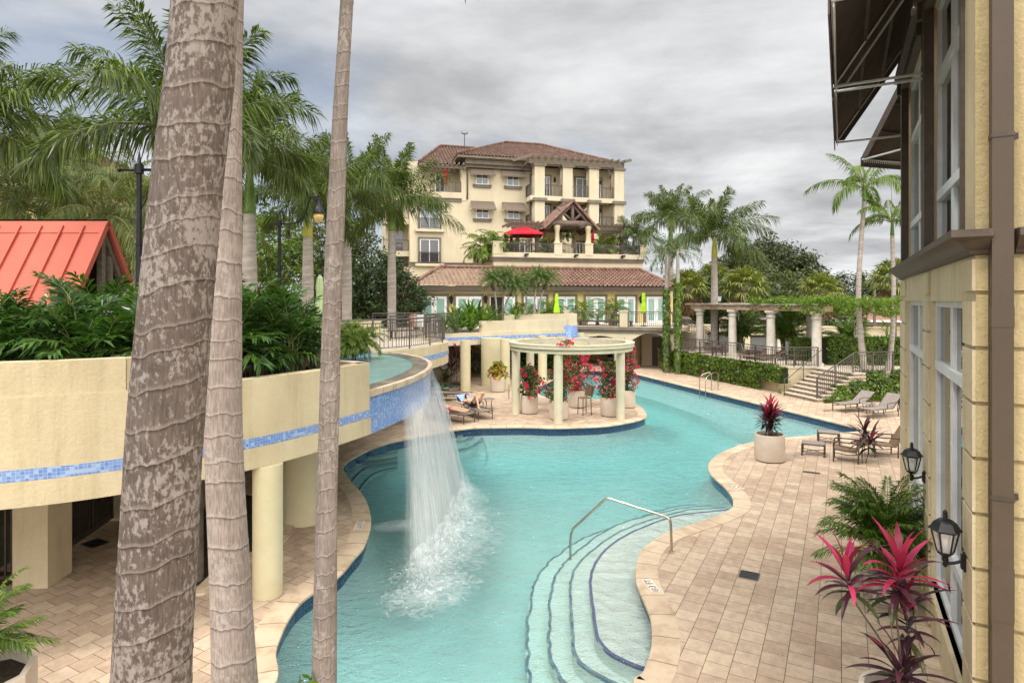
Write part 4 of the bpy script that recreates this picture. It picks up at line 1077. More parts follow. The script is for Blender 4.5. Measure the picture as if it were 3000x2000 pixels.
for u0, u1 in doors:
    a, b = X(u0, yW), X(u1, yW); m_ = (a + b) / 2; zt_ = BL(1500, 868, yW).z
    for k, (p, q) in enumerate(((a, m_), (m_, b))):
        if u0 == 1434 and k == 0:
            mb = MB(); mb.bx((p + .1, yW - .01, TZ), (q, yW + .012, zt_ - .05)); mb.build('doorway_dark_panel', mottled('painted_room_shade', (.004, .004, .004), (.01, .009, .008)), tb); continue  # near-black panel on the wall paints the shade of the room
        mb = MB(); w_ = q - p; fw = w_ * .2
        mb.bx((p + .015, yW - .05, TZ), (p + fw, yW + .02, zt_)); mb.bx((q - fw, yW - .05, TZ), (q - .015, yW + .02, zt_)); mb.bx((p + fw, yW - .05, TZ), (q - fw, yW + .02, TZ + .2)); mb.bx((p + fw, yW - .05, zt_ - .2), (q - fw, yW + .02, zt_))
        o = mb.build('french_door', MT['white'], tb)
        mb = MB(); mb.bx((p + fw, yW - .02, TZ + .2), (q - fw, yW + .0, zt_ - .2)); mb.build('pane', MT['glass_blue'], o)
        if k: mb = MB(); mb.box((p + fw * .5, yW - .08, TZ + 1.05), (.05, .07, .14)); mb.build('handle', MT['steel'], o)
    mb = MB(); t_ = .17
    mb.bx((a - t_, yW - .08, TZ), (a, yW + .01, zt_ + t_)); mb.bx((b, yW - .08, TZ), (b + t_, yW + .01, zt_ + t_)); mb.bx((a, yW - .08, zt_ + .001), (b, yW + .01, zt_ + t_)); mb.build('door_surround', MT['greybrown'], tb)
    mb = MB(); mb.bx((a + .02, yW - .03, zt_ + .32), (b - .02, yW + .01, zt_ + .75)); mb.bx((a - .03, yW - .05, zt_ + .75), (b + .03, yW + .01, zt_ + .82)); 
    for k in range(5): mb.bx((a + .08, yW - .05, zt_ + .36 + k * .075), (b - .08, yW - .03, zt_ + .40 + k * .075))
    mb.build('louvre_vent', mottled('grey_louvre', (.34, .32, .30), (.46, .44, .42), scale=3, rough=.6), tb)
for u in (1321, 1421, 1875):
    p = BL(u, 878, yW); mb = MB(); mb.lathe([(.06, -.32), (.11, -.22), (.15, .12), (.2, .16), (.03, .34), (.02, .42)], 8, (p.x, yW - .22, p.z)); mb.box((p.x, yW - .08, p.z), (.06, .16, .06)); mb.build('wall_lantern', MT['black'], tb, smooth=False)

# ---- terrace edge above the pool end: slab edge, piers, arches, doors below ----
def EDGE(u, z=0):   # plan point on the terrace front edge
    a = (u - CX) / F; Y = (42.5 + .44 * 7.86) / (1 + .44 * a); return Vector((a * Y, Y, z))
e0, e1 = EDGE(1692), EDGE(1974); dE = (e1 - e0).normalized(); aE = math.atan2(dE.y, dE.x)
te = empty('pool_end_terrace', e0, aE, 'cream terrace front with two low arches at the far end of the pool', 'terrace')
LE = (e1 - e0).length
mb = MB(); mb.bx((-.6, -.12, 2.55), (LE, .0, 2.95)); mb.bx((-.6, -.2, 2.73), (LE + .1, -.0, 2.94)); mb.build('moulding', MT['greybrown'], te)
mb = MB()
def arch(x0, x1, zs_, zc, y0, y1):
    n = 20; top = 2.56
    for i in range(n):
        f0, f1 = i / n, (i + 1) / n
        za = zs_ + (zc - zs_) * (1 - (2 * f0 - 1) ** 2); zb_ = zs_ + (zc - zs_) * (1 - (2 * f1 - 1) ** 2)
        xa, xb = x0 + (x1 - x0) * f0, x0 + (x1 - x0) * f1
        mb.poly([(xa, y0, za), (xb, y0, zb_), (xb, y0, top), (xa, y0, top)]); mb.poly([(xa, y1, za), (xb, y1, zb_), (xb, y0, zb_), (xa, y0, za)])
sx = lambda u: (EDGE(u) - e0).dot(dE)
arch(sx(1697), sx(1825), 1.9, 2.3, -.05, .4); arch(sx(1847), sx(1968), 1.95, 2.55, -.05, .4)
mb.bx((-.6, -.05, 0), (sx(1697), .4, 2.56)); mb.bx((sx(1825), -.05, 0), (sx(1847), .4, 2.56)); mb.bx((sx(1968), -.05, 0), (LE + .2, .4, 2.56))
mb.build('arch_wall', MT['stucco_fine'], te)
mb = MB(); mb.bx((-9, 6.4, 0), (LE + 2, 6.6, 2.5)); mb.bx((sx(1840), .41, 0), (sx(1846), 6.4, 2.5)); mb.build('rear_wall', MT['stucco_fine'], te)
mb = MB(); mb.bx((sx(1884), 3.2, 0), (sx(1926), 3.3, 2.1)); mb.build('brown_door', MT['browntrim'], te); mb = MB(); mb.bx((sx(1850), 3.31, 0), (LE + 1, 3.5, 2.5)); mb.build('service_wall', MT['stucco_fine'], te)
for x in (sx(1655), sx(1700), sx(1745)):
    mb = MB(); mb.bx((x, 6.3, 0), (x + 1.7, 6.39, 2.2)); o = mb.build('glazed_door', MT['white'], te)
    mb = MB()
    for q in (.18, 1.0): mb.bx((x + q, 6.27, .2), (x + q + .55, 6.299, 2.05))
    mb.build('pane', MT['glass_dark'], o)
for u0, u1 in ((1816, 1839), (1655, 1668)):
    mb = MB(); mb.bx((sx(u0), -.06, TZ), (sx(u1), .4, TZ + 1.05)); mb.bx((sx(u0) - .04, -.1, TZ + 1.05), (sx(u1) + .04, .44, TZ + 1.13)); mb.build('pier', MT['stucco_fine'], te)
railing('railing', [EDGE(1668, TZ), EDGE(1815, TZ)], 1.05, 'dark railing along the terrace edge in front of the lounge seat', 'railings on the terrace edges', post=3.2, bal=.14)
railing('railing', [EDGE(1840, TZ), EDGE(1974, TZ)], 1.05, 'dark railing along the terrace edge beside the ivy covered palm trunks', 'railings on the terrace edges', post=2.6, bal=.14)
# railings around the spa bend
rw = [Vector((p.x + .0, p.y, 3.03)) for p in inset(railwall, .16)]
railing('railing', [Vector((-6.3, 20.6, 3.0))] + rw[8:], 1.1, 'curved dark railing around the bend behind the spa basin', 'railings on the terrace edges', post=1.5, bal=.15)
railing('railing', [A(1137, 968, 27.5), A(1225, 966, 27.8)][0:0] or [Vector((-5.6, 28.0, 2.96)), Vector((-4.7, 30.2, 2.96)), Vector((-4.15, 32.6, 2.99)), Vector((-3.0, 33.9, 2.99))], 1.1, 'dark railing between the spa bend and the planted bed', 'railings on the terrace edges', post=1.6, bal=.14)
railing('railing', [Vector((-7.9, 34.5, 2.96)), Vector((-5.2, 35.3, 2.96))], 1.1, 'short straight railing behind the curved spa railing', 'railings on the terrace edges', post=1.4, bal=.3)
# distant building on the far left
t = empty('hillside_hotel', (-46, 60, 0), R(-8), 'cream hotel block with balconies and tiled roof behind the coconut palms', 'building')
mb = MB(); mb.bx((-18, 0, 0), (0, 12, 19)); mb.bx((0, 1.5, 0), (5.5, 12, 16)); mb.build('wall', MT['stucco_yellow'], t)
hip_roof('roof', -19, 1.2, -1.2, 13, 19, 22.5, -14, -4, 6, MT['tiles'], t); hip_roof('roof', -1, 6.8, .4, 13, 16.4, 18.6, 1.5, 3.0, 6, MT['tiles'], t)
for z in (9, 12.5, 16):
    mb = MB(); mb.bx((-17, -1.8, z - .3), (-1, 0, z)); mb.build('balcony_slab', MT['stucco_fine'], t); brail((-17, -1.7, z), (-1, -1.7, z), 1.1, t, .2)
    for x in (-14, -9.5, -5): window(x, x + 2.4, z, z + 2.3, -.05, 2, (), 'glass_dark', parent=t)
    window(1.2, 2.6, z, z + 2.0, 1.45, 2, (), 'glass_dark', parent=t); window(3.6, 4.8, z, z + 2.0, 1.45, 2, (), 'glass_dark', parent=t)
for x in (-.8, 2.9, 5.3):
    mb = MB(); mb.lathe([(.45, 0), (.32, .2), (.3, 2.6), (.42, 2.8)], 10, (x, .6, 13.4)); mb.build('column', MT['colstone'], t, smooth=True, angle=40)
mb = MB(); mb.bx((-1, .2, 12.6), (5.8, 1.6, 13.4)); mb.build('parapet', MT['stucco_yellow'], t)
# ================= the hotel wing beside the pool =================
rzW = math.atan2(DIRW.y, DIRW.x)
B0 = Vector((4.52, 5.95, 0))
def WW(s, t, z): return B0 + DIRW * s + NRMW * t + Vector((0, 0, z))
th = empty('hotel_wing', B0, rzW, 'cream stucco hotel wing with tall silver windows, brown ledge and brown awnings', 'building')
SF = 8.24; TOP = 13.0
mb = MB()
def piece(a, b): mb.bx(a, b)
W1, W2 = (.55, 3.31), (4.09, 7.06)
zs0, zh0, zs1, zh1 = .73, 4.79, 5.5, 9.0
body = -.32
piece((0, body, 0), (SF, -.0, zs0)); piece((0, body, zh0), (SF, 0, zs1 - .02)); piece((0, body, zh1), (SF, 0, TOP))
for a, b in ((0, W1[0]), (W1[1], W2[0]), (W2[1], SF)):
    piece((a, body, zs0), (b, 0, zh0)); piece((a, body, zs1 - .02), (b, 0, zh1))
piece((0, -8, 0), (.3, body, TOP)); piece((.3, -8, 0), (SF, -7.7, TOP))
mb.build('wall', MT['stucco'], th)
# chamfered far corner and return
mb = MB()
e_ = Vector((math.cos(R(-45)), math.sin(R(-45)), 0))
q = [(SF, 0), (SF + 1.7 * .7071, -1.7 * .7071), (SF + 1.2, -8), (SF, -8)]
mb.prism(q, 0, TOP); mb.v = [(x, y, z) for x, y, z in mb.v]; mb.build('corner_wall', MT['stucco'], th)
# near flank: rusticated, in the stucco darkened for its shaded side
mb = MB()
mb.bx((-.02, -3, 0), (-.001, -.0, TOP)); mb.build('flank_render', MT['stucco_shade_side'], th)
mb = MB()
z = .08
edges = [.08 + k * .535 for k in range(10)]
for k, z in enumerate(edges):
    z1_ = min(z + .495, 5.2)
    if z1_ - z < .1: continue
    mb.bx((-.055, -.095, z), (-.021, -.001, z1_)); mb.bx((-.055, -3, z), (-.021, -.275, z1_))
o = mb.build('flank_blocks', MT['stucco_shade_side'], th)
mb = MB()
for k, z in enumerate(edges):
    z1_ = min(z + .495, 4.79 if z < 4.6 else 5.2)
    if z1_ - z < .1: continue
    for a, b in ((-.055, W1[0] - .06), (W1[1] + .05, W2[0] - .05), (W2[1] + .05, SF)): mb.bx((a, .001, z), (b, .03, z1_))
build_each(mb, 'pilaster_block', MT['stucco'], th)
# base course and sills
mb = MB()
for a, b in (W1, W2): mb.bx((a + .003, -.12, .66), (b - .003, .05, zs0 + .0))
mb.build('window_sill', MT['stucco'], th)
def tall_window(a, b, z0, z1_, rails, t=-.10, name='tall_window', brown=False, dark='glass_hotel'):
    mb = MB(); f = .075
    mb.bx((a, t - .06, z0), (a + f, t + .045, z1_)); mb.bx((b - f, t - .06, z0), (b, t + .045, z1_)); mb.bx((a + f, t - .06, z0), (b - f, t + .045, z0 + f)); mb.bx((a + f, t - .06, z1_ - f), (b - f, t + .045, z1_))
    m_ = (a + b) / 2
    for q in (-1, 1): mb.bx((m_ + q * .055 - .04, t - .05, z0 + f), (m_ + q * .055 + .04, t + .035, z1_ - f))
    mb.bx((m_ - .015, t - .05, z0 + f), (m_ + .015, t + .015, z1_ - f))
    for r in rails: mb.bx((a + f, t - .05, r - .06), (b - f, t + .06, r + .06))
    o = mb.build(name, MT['alu'], th)
    for p, q in ((a + f, m_ - .095), (m_ + .095, b - f)):
        g = MB(); g.bx((p, t - .02, z0 + f), (q, t - .008, z1_ - f)); g.build('pane', MT[dark], o)
    if brown:
        g = MB(); g.bx((a - .07, -.02, z0), (a - .001, .04, z1_ + .2)); g.bx((b + .001, -.02, z0), (b + .2, .10, z1_ + .2)); g.bx((a - .001, -.02, z1_ + .001), (b + .001, .10, z1_ + .2))
        g.bx((a - .32, .0, z1_ + .2), (b + .32, .2, z1_ + .32)); g.bx((b + .2, .0, z1_ - .05), (b + .28, .16, z1_ + .2))
        g.build('surround', MT['browntrim'], o)
    return o
m_, nt_, b_ = newmat('hotel_glass'); b_.inputs['Base Color'].default_value = (.018, .019, .02, 1); b_.inputs['Roughness'].default_value = .015; b_.inputs['Specular IOR Level'].default_value = .9; b_.inputs['IOR'].default_value = 1.6
MT['glass_hotel'] = m_
tall_window(W1[0] + .003, W1[1] - .003, zs0 + .003, zh0 - .003, (1.6, 3.88))
tall_window(W2[0] + .003, W2[1] - .003, zs0 + .003, zh0 - .003, (1.6, 3.88))
tall_window(W1[0] + .05, W1[1] - .15, zs1, zh1 - .02, (6.26, 7.9), brown=True)
tall_window(W2[0] + .05, W2[1] - .15, zs1, zh1 - .02, (6.26, 7.9), brown=True)
# moulded ledge between the storeys (cavetto profile), wrapping the near corner
prof = [(.0, 5.24), (.05, 5.25), (.06, 5.285), (.09, 5.30), (.13, 5.335), (.18, 5.385), (.215, 5.40), (.22, 5.405), (.22, 5.475), (.0, 5.482)]
mb = MB()
def sweep(path):
    n = len(path); rows = []
    for i in range(n):
        a = Vector(path[max(i - 1, 0)]); b = Vector(path[i]); c = Vector(path[min(i + 1, n - 1)])
        d1 = (b - a).normalized() if i else (c - b).normalized(); d2 = (c - b).normalized() if i < n - 1 else d1
        n1 = Vector((d1.y, -d1.x)); n2 = Vector((d2.y, -d2.x)); m = (n1 + n2); m = m / max(.3, m.dot(n1)) 
        rows.append([mb.vert((b.x + m.x * p, b.y + m.y * p, z)) for p, z in prof])
    for i in range(n - 1):
        for k in range(len(prof) - 1): mb.face((rows[i][k], rows[i][k + 1], rows[i + 1][k + 1], rows[i + 1][k]))
    mb.face(rows[0]); mb.face(rows[-1][::-1])
sweep([(SF + 1.2, -1.2), (SF, 0.0), (-.02, 0.0), (-.02, -.105)])
mb.build('ledge', MT['browntrim'], th, smooth=True, angle=35)
mb = MB(); sweep([(-.02, -.30), (-.02, -3)]); mb.build('ledge', MT['browntrim'], th, smooth=True, angle=35)
# square downspout on the near flank
mb = MB(); mb.bx((-.20, -.262, 0), (-.058, -.10, TOP)); mb.bx((-.204, -.266, 4.55), (-.054, -.096, 4.75)); mb.bx((-.204, -.266, 1.8), (-.054, -.096, 2.3))
o = mb.build('downspout', MT['pipebrown'], th)
mb = MB()
for z in (2.95, 6.35): mb.bx((-.207, -.269, z - .02), (-.0535, -.094, z + .02)); mb.bx((-.074, -.32, z - .03), (-.0563, -.2692, z + .03))
build_each(mb, 'strap', MT['brownmetal'], o)

# --- awnings over the upper windows: canvas on metal frames ---
def wing_awning(label, a, b, M, zt=10.05, zb=8.22, out=1.25, hem=.2):
    t = empty('window_awning', (0, 0, 0), 0, label, 'awning', 'brown canvas awnings on the hotel wing'); t.matrix_world = M
    mb = MB(); th_ = .02
    def slab(p): 
        q = [Vector(x) for x in p]; n = (q[1] - q[0]).cross(q[2] - q[0]).normalized() * th_
        ids = [mb.vert(x) for x in q] + [mb.vert(x + n) for x in q]
        mb.face(ids[:4][::-1]); mb.face(ids[4:])
        for k in range(4): j = (k + 1) % 4; mb.face((ids[k], ids[j], ids[j + 4], ids[k + 4]))
    slab([(a, .02, zt), (b, .02, zt), (b, out, zb), (a, out, zb)])
    slab([(a, out + .012, zb + .01), (b, out + .012, zb + .01), (b, out + .012, zb - hem), (a, out + .012, zb - hem)])
    for x in (a, b): 
        mb.poly([(x, .02, zt), (x, out, zb), (x, out - .16, zb - .001), (x, .02, zt - .22)])
    mb.build('canopy', MT['awning_brown'], t)
    mb = MB(); r = .022
    for x in (a + .03, b - .03):
        mb.tube([(x, .0, zb - .04), (x, out - .02, zb - .04)], r, 8); mb.tube([(x, .02, zt - .05), (x, out - .02, zb - .02)], .016, 8)
    mb.tube([(a, out - .02, zb - .04), (b, out - .02, zb - .04)], r, 8)
    mb.build('frame', MT['alu'], t, smooth=True)
    mb = MB()
    for q in (.33, .66): mb.bar((a, out * q, zt + (zb - zt) * q - .02), (b, out * q, zt + (zb - zt) * q - .02), .05, .03)
    mb.build('seam', MT['awning_brown'], t)
    mb = MB()
    for k in range(int((b - a) / .06)):
        x = a + .05 + k * .06; mb.box((x, out - .025, zb - .085), (.012, .014, .05))
    mb.build('lace', MT['white'], t)
MW = Matrix.Translation(B0) @ Matrix.Rotation(rzW, 4, 'Z')
wing_awning('brown canvas awning over the upper window nearest the square downspout', .35, 3.55, MW)
wing_awning('brown canvas awning over the second upper window, beside the far corner', 3.75, 7.45, MW)
MC = MW @ Matrix.Translation((SF, 0, 0)) @ Matrix.Rotation(R(-45), 4, 'Z')
wing_awning('brown canvas awning on the chamfered far corner of the hotel wing', .12, 1.6, MC, zt=9.75, zb=8.15, out=1.15)
mb = MB(); mb.bx((.3, -.02, 5.5), (1.45, .015, 9.0)); o = mb.build('corner_window', MT['alu'], None); o.matrix_world = MC; 
o.parent = th; o.matrix_parent_inverse = MW.inverted()
g = MB(); g.bx((.38, .016, 5.6), (1.37, .022, 8.9)); g2 = g.build('pane', MT['glass_hotel'], o)

# --- wall lanterns ---
lampglass, nt_, b_ = newmat('lantern_glass'); b_.inputs['Base Color'].default_value = (.75, .74, .70, 1); b_.inputs['Roughness'].default_value = .12; b_.inputs['Alpha'].default_value = .42
MT['lampglass'] = lampglass
bulb = mottled('lamp_bulb', (.85, .80, .70), (.9, .86, .78), scale=3, rough=.3)
def wall_lantern(label, M, s=1.0):
    """origin: centre of the mounting plate; +y away from the wall"""
    t = empty('wall_lantern', (0, 0, 0), 0, label, 'wall lamp', 'black lanterns on the hotel wing'); t.matrix_world = M @ Matrix.Scale(.9, 4)
    n = 6; ph = R(30); yo = .19
    mb = MB(); mb.bx((-.05, .0, -.10), (.05, .025, .10)); mb.bx((-.035, .025, -.08), (.035, .045, .08)); mb.build('mounting_plate', MT['black'], t)
    mb = MB(); mb.tube(spline([(0, .04, 0), (0, .10, -.03), (0, .16, -.045), (0, yo, -.02)], 5), .018, 8); mb.lathe([(.012, -.075), (.028, -.05), (.02, -.02), (.034, .01), (.03, .04)], 12, (0, yo, -.02)); mb.build('arm', MT['black'], t, smooth=True, angle=50)
    mb = MB(); mb.lathe([(.03, .02), (.078, .06), (.085, .085)], n, (0, yo, 0), ph=ph); mb.build('base_cup', MT['black'], t)
    z0, z1_ = .085, .315; r0, r1 = .082, .132
    mb = MB()
    for k in range(n):
        a = ph + k * 2 * math.pi / n
        mb.bar((r0 * math.cos(a), yo + r0 * math.sin(a), z0), (r1 * math.cos(a), yo + r1 * math.sin(a), z1_), .017, .017)
    mb.lathe([(r1 + .004, z1_), (r1 + .006, z1_ + .02)], n, (0, yo, 0), ph=ph)
    mb.build('cage', MT['black'], t)
    mb = MB(); mb.lathe([(r0 - .004, z0), (r1 - .004, z1_)], n, (0, yo, 0), ph=ph, cap=False); mb.build('panes', MT['lampglass'], t)
    mb = MB(); mb.lathe([(.012, z0), (.013, z0 + .06), (.03, z0 + .1), (.036, z0 + .135), (.02, z0 + .17), (.004, z0 + .178)], 12, (0, yo, 0)); mb.build('bulb', bulb, t, smooth=True)
    mb = MB(); mb.lathe([(.165, z1_ + .015), (.17, z1_ + .026), (.14, z1_ + .055), (.115, z1_ + .10), (.075, z1_ + .135), (.03, z1_ + .15)], n, (0, yo, 0), ph=ph)
    mb.lathe([(.03, z1_ + .145), (.02, z1_ + .165), (.034, z1_ + .18), (.018, z1_ + .195), (.027, z1_ + .21), (.022, z1_ + .23), (.004, z1_ + .25)], 12, (0, yo, 0)); mb.build('roof', MT['black'], t, smooth=True, angle=25)
LZ = 2.13
wall_lantern('black hexagonal wall lantern on the pilaster next to the square downspout', MW @ Matrix.Translation((.30, .03, LZ)), 1)
wall_lantern('black hexagonal wall lantern on the pilaster between the two tall windows', MW @ Matrix.Translation((3.72, .03, LZ)), 1)
wall_lantern('black hexagonal wall lantern on the far corner of the hotel wing', MC @ Matrix.Translation((.28, .0, LZ + .12)), 1)
# ================= round pergola =================
RC = Vector((2.55, 26.3, 0))
t = empty('round_pergola', RC, 0, 'pale round pergola ring on columns over the pool island', 'pergola')
mb = MB(); zt, zb = 3.04, 2.70
mb.lathe([(2.36, zb), (2.62, zb), (2.62, zb + .13), (2.585, zb + .135), (2.585, zb + .165), (2.68, zb + .17), (2.68, zb + .30), (2.70, zb + .31), (2.70, zt), (2.36, zt)], 96, cap=False)
nn = 96; base = 0
mb.face([]) if False else None
for k in range(nn):
    k2 = (k + 1) % nn; mb.face((9 * nn + k, 9 * nn + k2, k2, k))
mb.build('ring', MT['ringpaint'], t, smooth=True, angle=35)
mb = MB()
for k in range(200):
    a = k * 2 * math.pi / 200; mb.box((2.60 * math.cos(a), 2.60 * math.sin(a), zb + .15), (.03, .035, .03), a)
mb.build('dentil_band', MT['ringpaint'], t)
for ang in (190, 252.5, 320, 24, 82, 135):
    mb = MB(); mb.lathe([(.185, 0), (.18, .02), (.18, zb)], 28, (2.42 * math.cos(R(ang)), 2.42 * math.sin(R(ang)), 0)); mb.build('column', MT['ringpaint'], t, smooth=True, angle=40)
mb = MB()
for k in range(8):
    a = R(k * 45 + 11); a2 = R(k * 45 + 11 + 157); p = Vector((2.45 * math.cos(a), 2.45 * math.sin(a), zt + .10)); q = Vector((2.45 * math.cos(a2), 2.45 * math.sin(a2), zt + .10)); mb.tube([p, q], .008, 4)
    mb.tube([(p.x, p.y, zt), (p.x, p.y, zt + .12)], .012, 5); 
mb.build('trellis_wires', MT['steel'], t)

# ================= pots =================
def pot(p, r, h, label, group='round concrete planters', octo=False):
    t = empty('planter_pot', p, 0, label, 'planter', group)
    n = 8 if octo else 40
    mb = MB(); mb.lathe([(r * .97, .03), (r, .06), (r, h - .02), (r * .99, h), (r * .87, h), (r * .86, h - .1)], n, cap=False); mb.build('shell', MT['pot'], t, smooth=not octo, angle=30)
    mb = MB(); mb.lathe([(r * .93, 0), (r * .93, .03), (r * .97, .031)], n); mb.build('foot', MT['black'], t)
    mb = MB(); mb.lathe([(r * .862, h - .09), (.01, h - .06)], n, cap=False); mb.build('soil', MT['soil'], t, smooth=True)
    return t
POTS = {}
def addpot(key, u, v, r, h, label):
    g = G(u, v); d = Vector((g.x, g.y, 0)).normalized(); p = Vector((g.x, g.y, 0)) + d * r; POTS[key] = p
    pot(p, r, h, label)
addpot('big', 2255, 1358, .43, .80, 'tan round planter holding the red cordyline on the pool bend')
addpot('r1', 1551, 1214.5, .37, .78, 'round planter between the pergola columns, nearest the sunbathers')
addpot('r2', 1637, 1232, .40, .78, 'round planter directly behind the front pergola column')
addpot('r3', 1786, 1222, .38, .78, 'round planter behind the pergola column on the island tip')
addpot('r4', 1690, 1196, .38, .78, 'round planter with tall bougainvillea at the back of the pergola')
addpot('r5', 1838, 1196, .36, .78, 'round planter beside the rear column of the island')
addpot('p1', 1458, 1150, .39, .80, 'round planter with yellow and red croton beside the terrace pillar')

# ================= loungers, chairs, tables =================
def lounger(p, rz, label, back=30, group='grey sling sun loungers', mat='sling', arms=False):
    t = empty('sun_lounger', p, rz, label, 'sun lounger', group)
    w, h = .64, .36; L1 = 1.25; bl = .78; ca, sa = math.cos(R(back)), math.sin(R(back))
    top = Vector((L1 + bl * ca, 0, h + bl * sa))
    mb = MB()
    for y in (-w / 2, w / 2):
        mb.tube([(0, y, h - .02), (.03, y, h), (L1, y, h)], .02, 8); mb.tube([(L1, y, h), (top.x, y, top.z)], .018, 8)
        mb.tube([(.06, y, h - .13), (L1 + .35, y, h - .13)], .014, 6)
    for x in (.02, .7, L1): mb.tube([(x, -w / 2, h - .02), (x, w / 2, h - .02)], .016, 6)
    mb.tube([(top.x, -w / 2, top.z), (top.x, w / 2, top.z)], .018, 6)
    for x in (.35, .8, L1 + .3): mb.box((x, -w / 2, h - .07), (.02, .02, .12)); mb.box((x, w / 2, h - .07), (.02, .02, .12))
    for y in (-w / 2 + .03, w / 2 - .03): mb.tube([(L1 + .3, y, h - .13), (L1 + .5 * ca, y, h + .5 * sa)], .012, 6)
    mb.build('frame', MT['bronze'], t, smooth=True, angle=40)
    for x in (.06, L1 + .32):
        for y in (-w / 2, w / 2):
            mb = MB(); mb.lathe([(.028, 0), (.028, .02), (.02, .03), (.02, h - .02)], 10, (x, y, 0)); mb.build('leg', MT['bronze'], t, smooth=True, angle=40)
    mb = MB(); n = 8
    for k in range(n):
        x0, x1 = .01 + (L1 - .01) * k / n, .01 + (L1 - .01) * (k + 1) / n
        s0, s1 = -.02 * math.sin(math.pi * k / n), -.02 * math.sin(math.pi * (k + 1) / n)
        mb.poly([(x0, -w / 2, h + .012 + s0), (x1, -w / 2, h + .012 + s1), (x1, w / 2, h + .012 + s1), (x0, w / 2, h + .012 + s0)])
    mb.build('seat_sling', MT[mat], t, smooth=True)
    mb = MB(); o = Vector((-sa, 0, ca)) * .012
    for k in range(4):
        a = Vector((L1, 0, h)).lerp(top, k / 4) + o; b = Vector((L1, 0, h)).lerp(top, (k + 1) / 4) + o
        mb.poly([(a.x, -w / 2, a.z), (b.x, -w / 2, b.z), (b.x, w / 2, b.z), (a.x, w / 2, a.z)])
    mb.build('back_sling', MT[mat], t, smooth=True)
    if arms:
        for y in (-w / 2 - .02, w / 2 + .02):
            mb = MB(); mb.tube([(L1 - .35, y, h), (L1 - .38, y, h + .2), (L1 - .1, y, h + .24), (L1 + .2, y, h + .22)], .018, 8); mb.build('armrest', MT['bronze'], t, smooth=True)
    return t
lw = Vector((-1.63, 23.82, 0)); ROTW = R(143)
lm = Vector((-1.04, 24.46, 0)); ROTM = R(121)
lounger(lw, ROTW, 'sling sun lounger under the woman in the pink bikini', 12)
lounger(lm, ROTM, 'sling sun lounger under the man in dark trunks', 22, arms=True)
lounger(Vector((-1.95, 29.2, 0)), R(172), 'empty flat sun lounger behind the two sunbathers', 4)
lounger(Vector((-3.2, 30.8, 0)), R(176), 'empty sun lounger beside the hot tub', 15)
lounger(Vector((14.05, 26.25, 0)), R(23), 'grey sun lounger with raised back at the foot of the stone steps', 34, arms=True)
lounger(Vector((14.42, 24.9, 0)), R(23), 'grey sun lounger with steep back beside the hotel corner', 44, arms=True)
def side_table(p, r, h, label):
    t = empty('side_table', p, 0, label, 'side table')
    mb = MB(); mb.lathe([(r, h - .02), (r, h)], 24); mb.build('table_top', MT['sling'], t, smooth=True, angle=40)
    for k in range(4):
        a = R(45 + k * 90); mb = MB(); mb.tube([(r * .8 * math.cos(a), r * .8 * math.sin(a), h - .02), (r * .55 * math.cos(a), r * .55 * math.sin(a), h * .5), (r * .8 * math.cos(a), r * .8 * math.sin(a), 0)], .014, 6); mb.build('leg', MT['bronze'], t, smooth=True)
side_table(Vector((-1.02, 26.9, 0)), .26, .48, 'small round side table beside the man with raised knees')
side_table(Vector((15.2, 26.0, 0)), .30, .42, 'low brown side table between the two grey loungers')
def ottoman(p, rz, label):
    t = empty('ottoman', p, rz, label, 'ottoman', 'sling footstools'); w, l, h = .62, .5, .38
    mb = MB(); mb.box((0, 0, h - .02), (w, l, .03)); mb.build('sling', MT['sling'], t)
    mb = MB()
    for y in (-l / 2, l / 2): mb.tube([(-w / 2, y, h - .03), (w / 2, y, h - .03)], .02, 8)
    for x in (-w / 2, w / 2): mb.tube([(x, -l / 2, h - .03), (x, l / 2, h - .03)], .02, 8); mb.tube([(x, -l / 2, .12), (0, 0, .14), (x, l / 2, .12)], .01, 6)
    mb.build('frame', MT['bronze'], t, smooth=True)
    for x in (-w / 2, w / 2):
        for y in (-l / 2, l / 2): mb = MB(); mb.lathe([(.035, 0), (.035, .02), (.024, .05), (.024, .1), (.03, .12), (.022, h - .03)], 10, (x, y, 0)); mb.build('leg', MT['bronze'], t, smooth=True, angle=40)
ottoman(Vector((9.4, 19.0, 0)), R(-28), 'grey sling footstool nearest the red cordyline planter')
ottoman(Vector((10.7, 20.6, 0)), R(-24), 'grey sling footstool on the pool side of the low table')
